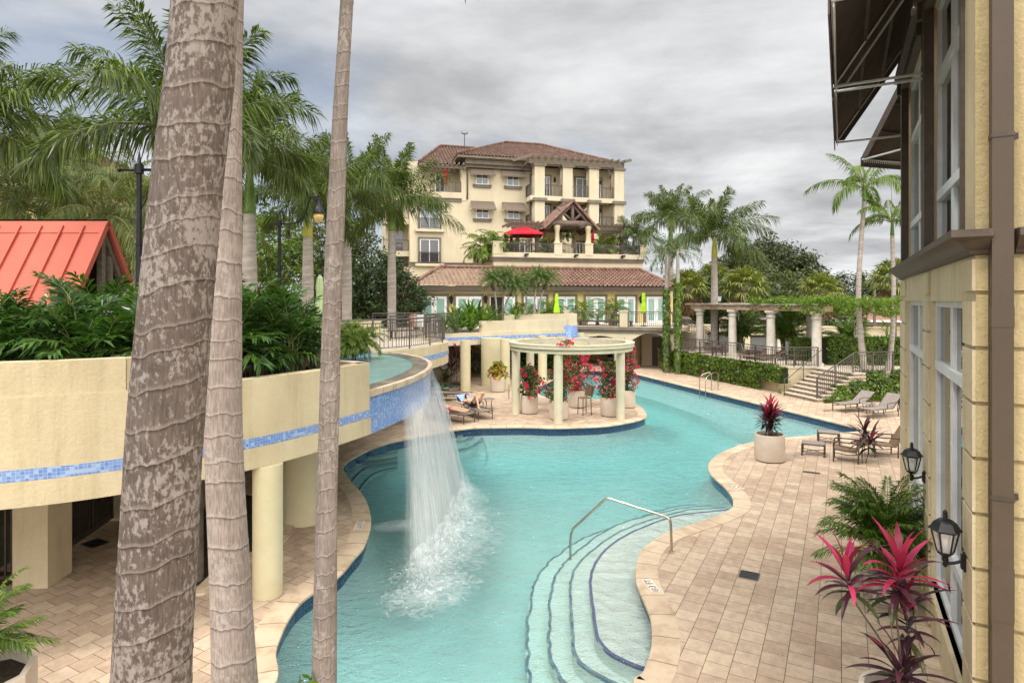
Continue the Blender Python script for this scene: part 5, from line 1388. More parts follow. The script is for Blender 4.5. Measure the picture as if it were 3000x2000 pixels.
def lounge_chair(p, rz, label, mat='slingbrown', group='brown sling lounge chairs'):
    """faces +x"""
    t = empty('lounge_chair', p, rz, label, 'chair', group); w = .62; h = .38
    mb = MB()
    for y in (-w / 2, w / 2):
        mb.tube(spline([(.36, y, 0), (.36, y, .36), (.34, y, .58), (.1, y, .60), (-.32, y, .60), (-.40, y, .60)], 4), .02, 8)
        mb.tube([(.36, y, h), (-.22, y, h - .05), (-.52, y, .88)], .019, 8); mb.tube([(-.30, y, .58), (-.28, y, 0)], .02, 8); mb.tube([(.36, y, .14), (0, y, .10), (-.28, y, .14)], .012, 6)
    for q in ((.36, h), (-.22, h - .05), (-.52, .88)): mb.tube([(q[0], -w / 2, q[1]), (q[0], w / 2, q[1])], .016, 6)
    mb.build('frame', MT['bronze'], t, smooth=True)
    mb = MB(); mb.poly([(.36, -w / 2, h + .01), (.36, w / 2, h + .01), (.06, w / 2, h - .05), (.06, -w / 2, h - .05)]); mb.poly([(.06, -w / 2, h - .05), (.06, w / 2, h - .05), (-.22, w / 2, h - .04), (-.22, -w / 2, h - .04)]); mb.build('seat', MT[mat], t)
    mb = MB()
    for k in range(4):
        a = Vector((-.21, 0, h - .04)).lerp(Vector((-.51, 0, .90)), k / 4); b = Vector((-.21, 0, h - .04)).lerp(Vector((-.51, 0, .90)), (k + 1) / 4)
        mb.poly([(a.x, -w / 2 + .01, a.z), (a.x, w / 2 - .01, a.z), (b.x, w / 2 - .01, b.z), (b.x, -w / 2 + .01, b.z)])
    mb.build('backrest', MT[mat], t)
lounge_chair(Vector((10.05, 18.25, 0)), R(150), 'brown sling lounge chair half hidden by the areca palm')
lounge_chair(Vector((11.55, 18.9, 0)), R(165), 'brown sling lounge chair against the hotel corner')
t = empty('low_table', (10.9, 18.8, 0), 0, 'low bronze table between the lounge chairs', 'table')
mb = MB(); mb.lathe([(.3, .42), (.3, .45)], 20); mb.build('table_top', MT['bronze'], t)
for k in range(4): a = R(k * 90 + 40); mb = MB(); mb.tube([(.22 * math.cos(a), .22 * math.sin(a), .42), (.26 * math.cos(a), .26 * math.sin(a), 0)], .016, 6); mb.build('leg', MT['bronze'], t)
# tall bar chair on the island
t = empty('high_chair', (3.05, 25.6, 0), R(205), 'brown high stool with a back between the flowering planters', 'chair')
mb = MB(); mb.box((0, 0, .72), (.42, .42, .03)); mb.build('seat', MT['slingbrown'], t); mb = MB(); mb.bar((-.2, 0, .78), (-.3, 0, 1.22), .40, .03); mb.v = mb.v; mb.build('backrest', MT['slingbrown'], t)
for x in (-.19, .19):
    for y in (-.19, .19): mb = MB(); mb.tube([(x * 1.1, y * 1.1, 0), (x, y, .71)], .017, 6); mb.build('leg', MT['bronze'], t)
mb = MB()
for y in (-.19, .19): mb.tube([(-.2, y, .25), (.2, y, .25)], .012, 6); mb.tube([(-.2, y, .72), (-.3, y, 1.22)], .014, 6)
mb.tube([(.2, -.2, .3), (.2, .2, .3)], .012, 6); mb.build('stretcher', MT['bronze'], t)

# ================= handrails =================
def handrail(label, pts, r=.024, foot=None, name='pool_handrail', cat='handrail'):
    o = Vector(pts[-1]); t = empty(name, (o.x, o.y, 0), 0, label, cat)
    mb = MB(); mb.tube([Vector(p) - Vector((o.x, o.y, 0)) for p in pts], r, 12); mb.build('tube', MT['steel'], t, smooth=True, angle=60)
    if foot:
        mb = MB(); mb.lathe([(.055, 0), (.055, .012), (.03, .02)], 16, Vector(foot) - Vector((o.x, o.y, 0))); mb.build('flange', MT['steel'], t, smooth=True, angle=40)
fd = G(1968, 1617); Yd = fd.y
pA = fd; ptop = A(1965, 1517, Yd); 
fw_ = G(1671, 1585, WZ); Yw = fw_.y
l0 = A(1673, 1553, Yw); pk = A(1778, 1457, (Yd + Yw) / 2 + .25)
bend = [Vector((fw_.x, fw_.y, -.5)), fw_, l0 - Vector((0, 0, .08)), l0.lerp(pk, .06)]
path = [bend[0], bend[1], bend[2], bend[3], l0.lerp(pk, .94), pk.lerp(ptop, .05), pk.lerp(ptop, .90), ptop + Vector((0, 0, -.10)), Vector((pA.x, pA.y, 0))]
path = [path[0], path[1]] + spline([path[2], path[3]], 2)[:-1] + [path[3], path[4]] + spline([path[4], pk.lerp((path[4] + path[5]) / 2, .5), path[5]], 4)[1:] + [path[6]] + spline([path[6], ptop.lerp((path[6] + path[7]) / 2, .45), path[7]], 4)[1:] + [path[8]]
handrail('bent stainless handrail rising from the shallow steps of the pool', path, .025, fd + Vector((0, 0, .004)))
for (u0, v0, u1, v1, lb) in ((2050, 1150, 2084, 1143, 'polished pool ladder rail, the one closer to the hedge end'), (2067, 1154, 2104, 1141, 'polished pool ladder rail, the one closer to the steps')):
    p = G(u0, v0, WZ); q = G(u1, v1); m = Vector((p.x, p.y, .62)); m2 = Vector((p.x, p.y, .95)).lerp(Vector((q.x, q.y, .95)), .85)
    pts = [Vector((p.x, p.y, -.5)), p, m] + spline([m, Vector((p.x, p.y, .8)).lerp(Vector((q.x, q.y, .9)), .2), Vector((p.x, p.y, .95)).lerp(Vector((q.x, q.y, .95)), .75), Vector((q.x, q.y, .88))], 5)[1:] + [Vector((q.x, q.y, 0))]
    handrail(lb, pts, .022, (q.x, q.y, .004), 'ladder_rail', 'pool ladder')
q = Vector((-.6, 32.5, 0)); 
for k, lb in enumerate(('steel grab rail beside the croton planter', 'second steel grab rail behind the pergola column')):
    p = Vector((-.15 + k * .22, 29.8 + .1 * k, 0)); handrail(lb, [p, p + Vector((0, 0, .7)), p + Vector((.06, .1, .8)), p + Vector((.2, .5, .8)), p + Vector((.24, .6, .7)), p + Vector((.24, .62, 0))], .022, None, 'grab_rail', 'handrail')
# hot tub
hc = Vector((-4.1, 33.6, 0))
t = empty('hot_tub', hc, 0, 'small round hot tub with pale rim behind the loungers', 'hot tub')
mb = MB(); mb.lathe([(1.75, 0), (1.75, .09), (1.72, .11), (1.32, .11), (1.3, .05)], 48, cap=False); mb.build('rim', MT['coping'], t, smooth=True, angle=40)
mb = MB(); mb.lathe([(1.32, .06), (1.3, .062)], 48); mb.build('water', MT['glass_blue_dark'] if 'glass_blue_dark' in MT else mottled('tub_water', (.02, .09, .11), (.05, .16, .18), scale=3, rough=.06, spec=.8), t)
handrail('steel grab rail of the round hot tub', [hc + Vector((.4, -1.0, 0)), hc + Vector((.7, -1.0, .35))] + [hc + Vector((1.25, -1.05, .9)), hc + Vector((1.45, -1.05, .92)), hc + Vector((1.6, -1.05, .8)), hc + Vector((1.6, -1.05, 0))], .025, None, 'grab_rail', 'handrail')
# wall clock
pc = A(1301.5, 1070, 36.5); t = empty('wall_clock', pc, 0, 'round wall clock with dark rim on the far wall behind the hot tub', 'clock')
mb = MB()
for k in range(32):
    a, b = k * math.pi / 16, (k + 1) * math.pi / 16
    for r0, r1, y in ((.0, .24, 0), ): mb.poly([(0, -.02, 0), (.25 * math.cos(b), -.02, .25 * math.sin(b)), (.25 * math.cos(a), -.02, .25 * math.sin(a))])
mb.build('face', MT['white'], t)
mb = MB(); mb.tube([(.27 * math.cos(k * math.pi / 16), 0, .27 * math.sin(k * math.pi / 16)) for k in range(33)], .035, 8); mb.build('rim', MT['bronze'], t, smooth=True)
mb = MB(); mb.bar((0, -.03, 0), (.09, -.03, .1), .02, .01); mb.bar((0, -.032, 0), (-.04, -.032, .19), .016, .01); mb.build('hands', MT['black'], t)
wl = empty('low_wall', (0, 0, 0), 0, 'cream planter wall behind the hot tub carrying the clock', 'wall'); mb = MB(); mb.bx((-6.4, 36.6, 0), (-2.6, 36.9, 1.45)); mb.build('wall', MT['stucco_fine'], wl)

# ================= hut with red metal roof =================
hx, hy = -9.05, 13.6
t = empty('red_roof_hut', (hx, hy, TZ), 0, 'open timber hut with a steep salmon red metal roof behind the planter', 'hut')
m, nt, b = newmat('red_metal_roof')
n1 = N(nt, 'ShaderNodeTexNoise', {'Scale': 1.2, 'Detail': 4.0}); nt.links.new(obj_coords(nt), n1.inputs['Vector'])
r = ramp(nt, [(.3, (.40, .088, .058)), (.7, (.47, .112, .075))], n1.outputs[0]); nt.links.new(r.outputs[0], b.inputs['Base Color']); b.inputs['Roughness'].default_value = .6; b.inputs['Specular IOR Level'].default_value = .2
MT['redmetal'] = m
zr = 6.47 - TZ; ze = 4.45 - TZ; sp_ = 1.22; Lh = 8.5
mb = MB()
for q in (-1, 1):
    a = [Vector((0, 0, zr)), Vector((-Lh, 0, zr)), Vector((-Lh, q * sp_, ze)), Vector((0, q * sp_, ze))]
    n = Vector((0, q * (zr - ze), sp_)).normalized() * .05
    ids = [mb.vert(p) for p in a] + [mb.vert(p + n) for p in a]
    mb.face(ids[:4]); mb.face(ids[4:])
    for k in range(4): j = (k + 1) % 4; mb.face((ids[k], ids[j], ids[j + 4], ids[k + 4]))
mb.build('roof', MT['redmetal'], t)
mb = MB()
for q in (-1, 1):
    n = Vector((0, q * (zr - ze), sp_)).normalized()
    for k in range(20):
        x = -.42 - k * .47
        if -x > Lh: break
        mb.bar(Vector((x, q * .05, zr - .05)) + n * .068, Vector((x, q * sp_, ze)) + n * .068, .03, .045)
mb.build('roof_seams', MT['redmetal'], t)
mb = MB()
for q in (-1, 1):
    n = Vector((0, q * (zr - ze), sp_)).normalized(); dn = Vector((0, q * sp_, -(zr - ze))).normalized()
    a = Vector((.06, 0, zr + .13)); b_ = a + dn * .36
    mb.bar(Vector((.05, 0, zr + .11)) , Vector((-Lh, 0, zr + .11)), .04, .04)
    mb.poly([a, a + Vector((-Lh, 0, 0)), b_ + Vector((-Lh, 0, 0)), b_] if q < 0 else [b_, b_ + Vector((-Lh, 0, 0)), a + Vector((-Lh, 0, 0)), a])
    mb.poly([b_, b_ + Vector((-Lh, 0, 0)), b_ + Vector((-Lh, 0, -.04)) - n * .03, b_ + Vector((0, 0, -.04)) - n * .03])
    mb.bar(Vector((.02, q * .02, zr + .04)), Vector((.02, q * sp_, ze + .04)), .08, .12)
mb.build('ridge_cap', MT['redmetal'], t)
mb = MB()
mb.bar((-.12, 0, zr - .1), (-.12, 0, .2), .12, .12); mb.bar((-.12, .28, zr - .62), (-.12, .28, .2), .10, .10)
for q in (-1, 1): mb.bar((-.1, 0, zr - .12), (-.1, q * (sp_ - .08), ze - .05), .10, .12)
mb.bar((-.1, .35, ze - .9), (-.1, 1.0, ze + .25), .12, .12); mb.bar((-.1, -.95, ze - .1), (-.1, -.5, ze - .8), .1, .1)
for x in (-.15, -3, -6, -8.3):
    for y in (-sp_ + .15, sp_ - .15): mb.box((x, y, ze / 2 - .0), (.14, .14, ze))
build_each(mb, 'timber', MT['wood'], t)
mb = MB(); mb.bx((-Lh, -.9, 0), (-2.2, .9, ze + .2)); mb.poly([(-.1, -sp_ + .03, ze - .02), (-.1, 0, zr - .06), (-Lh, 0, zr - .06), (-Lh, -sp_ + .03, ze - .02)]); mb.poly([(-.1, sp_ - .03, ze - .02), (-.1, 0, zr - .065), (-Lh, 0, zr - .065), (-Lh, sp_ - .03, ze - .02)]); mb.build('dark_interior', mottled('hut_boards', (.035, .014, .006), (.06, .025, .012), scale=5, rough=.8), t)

# ================= street lamps =================
def street_lamp(p, h, label, arm=1, both=False, lamp=True):
    t = empty('street_lamp', p, 0, label, 'street lamp', 'black street lamps on the terrace')
    mb = MB(); mb.lathe([(.10, 0), (.10, .5), (.075, .55), (.062, h * .62), (.075, h * .62 + .01), (.075, h * .62 + .05), (.055, h * .62 + .06), (.05, h - .35), (.085, h - .33), (.085, h - .15), (.04, h - .1), (.012, h + .12)], 12); mb.build('pole', MT['black'], t, smooth=True, angle=40)
    z = h - .25
    if both: mb = MB(); mb.tube([(0, 0, z), (-.42, .04, z)], .03, 8); mb.tube([(-.42, .04, z), (-.46, .045, z)], .04, 8); mb.build('stub', MT['black'], t, smooth=True)
    for q in (1,):
        d = Vector((q, -.1, 0)).normalized()
        if both:
            mb = MB(); mb.tube([Vector((0, 0, z)), d * .8 + Vector((0, 0, z - .03)), d * 1.0 + Vector((0, 0, z - .03))], .03, 8); mb.tube(spline([d * .05 + Vector((0, 0, z - .8)), d * .35 + Vector((0, 0, z - .35)), d * .8 + Vector((0, 0, z - .1))], 5), .014, 6); mb.build('arm', MT['black'], t, smooth=True); e = d * 1.0 + Vector((0, 0, z))
        else:
            mb = MB(); mb.tube(spline([Vector((-.25, 0, z)), Vector((0, 0, z)), d * .5 + Vector((0, 0, z + .02)), d * .8 + Vector((0, 0, z + .22)), d * 1.0 + Vector((0, 0, z + .75)), d * 1.12 + Vector((0, 0, z + .85)), d * 1.3 + Vector((0, 0, z + .86))], 5), .03, 8); mb.build('arm', MT['black'], t, smooth=True); e = d * 1.3 + Vector((0, 0, z + .86))
        mb = MB(); mb.lathe([(.03, .05), (.035, -.06), (.09, -.08), (.10, -.30), (.13, -.36), (.19, -.50), (.195, -.56), (.15, -.57)], 16, e); mb.build('lamp_hood', MT['black'], t, smooth=True, angle=40)
        mb = MB(); mb.lathe([(.16, -.56), (.155, -.68), (.11, -.80), (.03, -.86)], 16, e); mb.build('lamp_glass', mottled('amber_glass', (.55, .35, .10), (.72, .50, .18), scale=4, rough=.2, spec=.6), t, smooth=True)
p = A(642 * 1.2755, 900, 19.5); street_lamp((p.x, 19.5, TZ), 7.5 - TZ, 'black street lamp with one curled arm between the grey palm trunks')
p = A(408, 900, 12.6); street_lamp((p.x, 12.6, TZ), 7.75 - TZ, 'tall black street lamp with a cross arm beside the red roofed hut', both=True)
# ================= parasols =================
def parasol(p, h, label, mat, r=1.4, closed=True, square=False):
    t = empty('parasol', p, 0, label, 'parasol')
    mb = MB(); mb.lathe([(.25, 0), (.25, .06), (.03, .1), (.025, h)], 12); mb.build('pole', MT['bronze'], t)
    mb = MB()
    if closed:
        n = 16; rings = []
        for f, rr in ((0, .02), (.06, .09), (.3, .13), (.45, .11), (.7, .17), (.97, .2), (1, .16)):
            rings.append([(rr * (1 + .22 * (k % 2)) * math.cos(k * 2 * math.pi / n), rr * (1 + .22 * (k % 2)) * math.sin(k * 2 * math.pi / n), h + .05 - f * h * .62) for k in range(n)])
        for a, b in zip(rings, rings[1:]):
            for k in range(n): k2 = (k + 1) % n; mb.poly([a[k], a[k2], b[k2], b[k]])
    else:
        n = 4 if square else 8; up = [Vector((r * math.cos(R(45) + k * 2 * math.pi / n), r * math.sin(R(45) + k * 2 * math.pi / n), h - .85)) for k in range(n)]
        for k in range(n):
            a, b = up[k], up[(k + 1) % n]; m_ = (a + b) / 2 + Vector((0, 0, .02)); T = Vector((0, 0, h)); c = T.lerp(a, .2); d = T.lerp(b, .2)
            mb.poly([T, c, d]); mb.poly([c, a, m_, d]); mb.poly([d, m_, b])
            mb.poly([a, a - Vector((0, 0, .1)), m_ - Vector((0, 0, .1)), m_]); mb.poly([m_, m_ - Vector((0, 0, .1)), b - Vector((0, 0, .1)), b])
    mb.build('canopy', MT[mat], t)
def PB(u, v, yl): return BW(BL(u, v, yl))
p = PB(1532, 700, -7); parasol((p.x, p.y, BL(1500, 757, yT).z), BL(1532, 660, -7).z - BL(1500, 757, yT).z, 'open red parasol on the upper terrace of the apartment building', 'redfabric', 2.35, False, True)
p = PB(1736, 700, -5); parasol((p.x, p.y, BL(1500, 757, yT).z), 2.9, 'folded red parasol behind the terrace pavilion column', 'redfabric')
p = PB(1498, 700, -5); parasol((p.x, p.y, BL(1500, 757, yT).z), 2.5, 'folded red parasol behind the open red parasol', 'redfabric')
p = PB(1793.5, 520, -.7); parasol((p.x, p.y, zs[1]), BL(1793, 511, -.7).z - zs[1], 'folded red parasol on the top balcony by the corner column', 'redfabric')
p = PB(1306, 520, .9); parasol((p.x, p.y, zP), 2.35, 'folded red parasol on the loggia of the apartment building', 'redfabric')
p = A(1631, 900, 44.5); parasol((p.x, p.y, TZ), 5.25 - TZ, 'folded lime green parasol between the terrace palms', 'limefabric')
p = A(1886, 900, 43.5); parasol((p.x, p.y, TZ), 5.3 - TZ, 'folded lime green parasol beside the ivy covered palm trunks', 'limefabric')
p = A(937, 880, 24.0); parasol((p.x, p.y, TZ), 5.75 - TZ, 'folded pale green parasol beside the slender foreground trunk', 'palegreen')
# lounge bench on the terrace and chairs
p = EDGE(1768, TZ) + Vector((.3, 1.2, 0)); t = empty('lounge_bench', p, aE, 'long dark lounge bench behind the terrace railing', 'bench')
mb = MB(); mb.box((0, 0, .34), (4.0, .7, .1)); mb.build('seat', MT['bronze'], t)
for x in (-1.9, -.6, .6, 1.9):
    mb = MB(); mb.box((x, 0, .15), (.08, .6, .28)); mb.build('leg', MT['bronze'], t)
t = empty('terrace_lounge_chair', (-5.3, 30.0, TZ), R(-60), 'brown mesh lounge chair with an orange and white towel on the spa terrace', 'chair')
mb = MB(); mb.box((0, 0, .38), (.7, 1.3, .05)); mb.build('seat', MT['slingbrown'], t); mb = MB(); mb.bar((0, .6, .4), (0, 1.05, 1.15), .7, .05); mb.build('backrest', MT['slingbrown'], t)
for x in (-.3, .3):
    for y in (-.55, .5): mb = MB(); mb.box((x, y, .18), (.05, .05, .36)); mb.build('leg', MT['bronze'], t)
t = empty('beach_towel', (-4.7, 30.2, TZ + .55), R(-30), 'white and orange towel draped over the terrace chair', 'towel')
mb = MB(); mb.box((0, 0, .3), (.7, .1, .6)); mb.build('cloth', MT['white'], t); mb = MB(); mb.box((-.25, -.004, .3), (.2, .11, .61)); mb.build('stripe', mottled('orange_cloth', (.65, .22, .1), (.75, .3, .15), rough=.9), t)
# ================= vegetation =================
MT['royal'] = leafmat('royal_palm_leaf', (.024, .046, .009), (.145, .190, .040), .3, rough=.38)
MT['royal_yellow'] = leafmat('royal_palm_leaf_young', (.05, .10, .012), (.17, .24, .04), .35)
MT['coconut'] = leafmat('coconut_leaf', (.055, .085, .015), (.17, .20, .055), .35, dead=(.28, .20, .07), amount=.06)
MT['bamboo'] = leafmat('bamboo_palm_leaf', (.010, .042, .008), (.085, .175, .028), .25, rough=.3)
MT['areca'] = leafmat('areca_leaf', (.022, .065, .008), (.16, .26, .030), .35, rough=.35)
MT['areca_bright'] = leafmat('areca_leaf_bright', (.055, .105, .010), (.22, .29, .04), .4, rough=.4)
MT['foxtail'] = leafmat('foxtail_leaf', (.030, .065, .022), (.11, .18, .065), .35)
MT['pygmy'] = leafmat('date_palm_leaf', (.05, .09, .025), (.16, .25, .075), .35)
MT['sabal'] = leafmat('sabal_leaf', (.055, .080, .018), (.26, .27, .07), .35)
MT['deadfrond'] = leafmat('dead_frond', (.10, .06, .03), (.27, .17, .09), .2, rough=.8)
MT['treeleaf'] = leafmat('tree_leaf_dark', (.014, .030, .008), (.060, .095, .025), .25)
MT['treeleaf_light'] = leafmat('tree_leaf_light', (.045, .085, .010), (.15, .21, .03), .35)
MT['treeleaf_olive'] = leafmat('tree_leaf_olive', (.035, .050, .014), (.12, .14, .05), .3)
MT['oakleaf'] = leafmat('oak_leaf', (.020, .030, .009), (.075, .09, .028), .25)
MT['hedge'] = leafmat('hedge_leaf', (.028, .060, .009), (.17, .25, .032), .3, rough=.35)
MT['vine'] = leafmat('vine_leaf', (.05, .10, .010), (.19, .28, .03), .4)
MT['yellowleaf'] = leafmat('yellow_leaf', (.28, .27, .02), (.55, .50, .05), .35)
MT['groundleaf'] = leafmat('ground_cover_leaf', (.05, .12, .010), (.20, .31, .03), .35)
MT['crinum'] = leafmat('lily_leaf', (.04, .10, .012), (.17, .27, .045), .35, rough=.35)
MT['bouleaf'] = leafmat('bougainvillea_leaf', (.028, .055, .012), (.12, .17, .035), .35)
MT['bract'] = leafmat('bougainvillea_bract', (.55, .015, .085), (.85, .06, .18), .4, rough=.6)
MT['croton'] = leafmat('croton_leaf', (.08, .14, .015), (.45, .40, .04), .35, dead=(.60, .07, .02), amount=.18)
MT['cordy_red'] = leafmat('cordyline_red', (.24, .012, .055), (.64, .055, .18), .35, rough=.4)
MT['cordy_dark'] = leafmat('cordyline_dark', (.030, .012, .020), (.12, .035, .055), .25, rough=.3)
MT['cordy_green'] = leafmat('cordyline_old', (.02, .035, .012), (.08, .085, .03), .25, rough=.3)
MT['bark'] = mottled('tree_bark', (.07, .055, .04), (.16, .13, .10), scale=6, rough=.9, bump=.6, bscale=30)
MT['greenshaft'] = mottled('green_crownshaft', (.07, .14, .015), (.14, .24, .03), scale=2, rough=.35, spec=.5)
MT['yellowshaft'] = mottled('yellow_crownshaft', (.30, .30, .03), (.48, .44, .06), scale=2, rough=.4, spec=.5)
MT['stem'] = mottled('palm_stem', (.10, .13, .03), (.22, .22, .08), scale=6, rough=.6)
MT['palebark'] = mottled('grey_palm_trunk', (.26, .22, .19), (.45, .40, .355), scale=2.4, rough=.85, bump=.4, bscale=30, stretch=(1, 1, 5), fine=.15)
MT['datebark'] = mottled('date_palm_trunk', (.08, .04, .025), (.17, .10, .07), scale=14, rough=.9, bump=1.0, bscale=30)

def frond(mb, o, az, el, L, droop, nl, ll, lw, rg, plume=.25, grav=.35, mi=0, ms=1, bare=.14, rw=.02, fold=.25, twist=0.0):
    ns = 9; p = Vector(o); pts = [p.copy()]; dirs = []
    for k in range(ns):
        s = (k + .5) / ns; e = el - droop * s ** 1.25; a = az + twist * s
        d = Vector((math.cos(a) * math.cos(e), math.sin(a) * math.cos(e), math.sin(e))); dirs.append(d); p = p + d * (L / ns); pts.append(p.copy())
    dirs.append(dirs[-1])
    mb.tube(pts, [rw * (1 - .85 * k / ns) + .002 for k in range(ns + 1)], 4, ms, cap=False)
    for i in range(nl):
        s = bare + (1 - bare) * (i + rg.random() * .6) / nl; f = s * ns; k = min(ns - 1, int(f)); q = pts[k].lerp(pts[k + 1], f - k); d = dirs[k]
        side0 = Vector((-math.sin(az), math.cos(az), 0)); side0 = (side0 - d * side0.dot(d)).normalized(); up = side0.cross(d) * -1
        if up.z < 0 and abs(d.z) < .95: up = -up
        l = ll * (.45 + .55 * math.sin(math.pi * min(1, max(0, s * .92 + .06)) ** .8)) * rg.uniform(.85, 1.1)
        fw = R(28 + 34 * s)
        for sd in (1, -1):
            el2 = rg.uniform(-plume, plume) * 1.6 + fold
            v = side0 * sd * math.cos(fw) * math.cos(el2) + d * math.sin(fw) + up * math.sin(el2) * 1.0; v.normalize()
            w = v.cross(up).normalized() if abs(v.dot(up)) < .97 else d
            w = (w + up * rg.uniform(-.5, .5)).normalized() * lw
            m_ = q + v * l * .45 - Vector((0, 0, l * grav * .12)); t = q + v * l * .93 - Vector((0, 0, l * grav * rg.uniform(.7, 1.3)))
            mb.poly([q, m_ + w * .5, t, m_ - w * .5], mi)
def crown_mesh(name, seed, n, L, droop, nl, ll, lw, mats, el_hi=85, el_lo=-25, plume=.25, grav=.35, fold=.25, r0=.08, rw=.025, bare=.14, parent=None, flip=1.0, dead=0, twist=.25):
    rg = random.Random(seed); mb = MB()
    for k in range(n):
        f = (k + .5) / n; az = k * 2.39996 + rg.uniform(-.2, .2); el = R(el_hi + (el_lo - el_hi) * f ** flip + rg.uniform(-6, 6))
        l = L * rg.uniform(.88, 1.08) * (.82 + .18 * min(1, 3 * f))
        mi = 0
        frond(mb, (r0 * math.cos(az), r0 * math.sin(az), -.25 * f * r0), az, el, l, droop * rg.uniform(.8, 1.2) * (.55 + .45 * min(1, f * 1.6)), nl, ll, lw, rg, plume, grav, mi, 1, bare, rw, fold, rg.uniform(-twist, twist))
    return mb.build(name, mats, parent)
def grow(mb, pts, r, n=16, ringstep=0, ringh=.006, mi=0):
    P = spline(pts, 6); Rr = []
    L = arclen(P)
    rs = r
    def rad(f):
        x = f * (len(rs) - 1); k = min(len(rs) - 2, int(x)); return rs[k] + (rs[k + 1] - rs[k]) * (x - k)
    if ringstep:
        tot = L[-1]; P2 = []; 
        m = int(tot / (ringstep / 4)); P2 = [along(P, tot * k / m, L) for k in range(m + 1)]
        mb.tube(P2, [rad(k / m) + (ringh if k % 4 == 0 else 0) for k in range(m + 1)], n, mi)
    else: mb.tube(P, [rad(L[k] / L[-1]) for k in range(len(P))], n, mi)
# ---- royal palms ----
ROYALS = [tag(crown_mesh('crown', s, 19, 3.9, 1.05, 122, 1.0, .058, [MT['royal'], MT['stem']], el_hi=88, el_lo=0, plume=.68, grav=.48, fold=.05, flip=1.1), None) for s in (3, 8, 14)]
for o in ROYALS: o.hide_render = False
def royal(p, zt, label, r=.23, shaft=1.6, mat='greenshaft', seed=0, scale=1.0, rz=0.0, group='royal palms', crown=None, lean=(0, 0), zc=None):
    """zt: top of the grey trunk"""
    t = empty('royal_palm', p, 0, label, 'palm tree', group)
    top = Vector((lean[0], lean[1], zt - p[2]))
    mb = MB(); grow(mb, [Vector((0, 0, 0)), top * .35 + Vector((-lean[0] * .1, 0, 0)), top * .7, top], [r * 1.15, r * 1.05, r * 1.1, r * .98, r * .85], 20, .22, .004); mb.build('trunk', MT['palebark'], t, smooth=True, angle=50)
    mb = MB(); grow(mb, [top + Vector((0, 0, -.02)), top + Vector((0, 0, shaft * .5)), top + Vector((0, 0, shaft))], [r * .92, r * .84, r * .6, r * .4], 16); mb.build('crownshaft', MT[mat], t, smooth=True)
    src = ROYALS[seed % len(ROYALS)] if crown is None else crown
    c = src.copy(); COL.objects.link(c); c.name = 'crown'; c.parent = t; c.location = top + Vector((0, 0, shaft - .05)); c.rotation_euler = (0, 0, rz); c.scale = (scale,) * 3
    return t
pl = lambda u, v, Y: A(u, v, Y)
def at(u, Y, z=TZ): x = (u - CX) / F * Y; return Vector((x, Y, z))
royal(at(731, 21.7), 7.9, 'royal palm with deep green crownshaft, closest to the two big foreground trunks', .235, 1.7, 'greenshaft', 0, .92, .4)
royal(at(902, 27), 7.62, 'royal palm with yellow green crownshaft in front of the street lamp hood', .23, 1.5, 'yellowshaft', 1, .88, 2.0)
royal(at(1016, 31), 8.45, 'royal palm standing just beyond the slender foreground trunk', .235, 1.7, 'greenshaft', 2, .98, 4.1)
royal(at(1148, 36), 8.9, 'royal palm in front of the balconied end of the apartment building', .235, 1.6, 'greenshaft', 0, 1.08, 3.3)
royal(at(560, 14.6), 7.15, 'royal palm hidden behind the thick foreground trunk with fronds reaching over the hut', .22, 1.7, 'greenshaft', 1, .90, 5.0)
royal(at(-130, 19), 8.7, 'royal palm at the edge of the terrace beyond the red roofed hut', .23, 1.6, 'greenshaft', 2, 1.08, .9)
royal(at(120, 30), 9.8, 'royal palm behind the coconut palms', .23, 1.6, 'greenshaft', 0, 1.0, 2.6)
royal(at(1965, 58, 0), 10.9, 'royal palm rising behind the foxtail palms', .24, 1.6, 'greenshaft', 1, 1.05, 1.5)
royal(at(2093, 42, 1.3), 7.75, 'royal palm with yellow crownshaft beside the terrace lantern', .225, 1.45, 'yellowshaft', 2, 1.05, .2)
royal(at(1856, 55, 0), 9.3, 'small royal palm against the end of the upper terrace', .18, 1.2, 'greenshaft', 0, .68, .3)
for o in ROYALS: bpy.data.objects.remove(o)
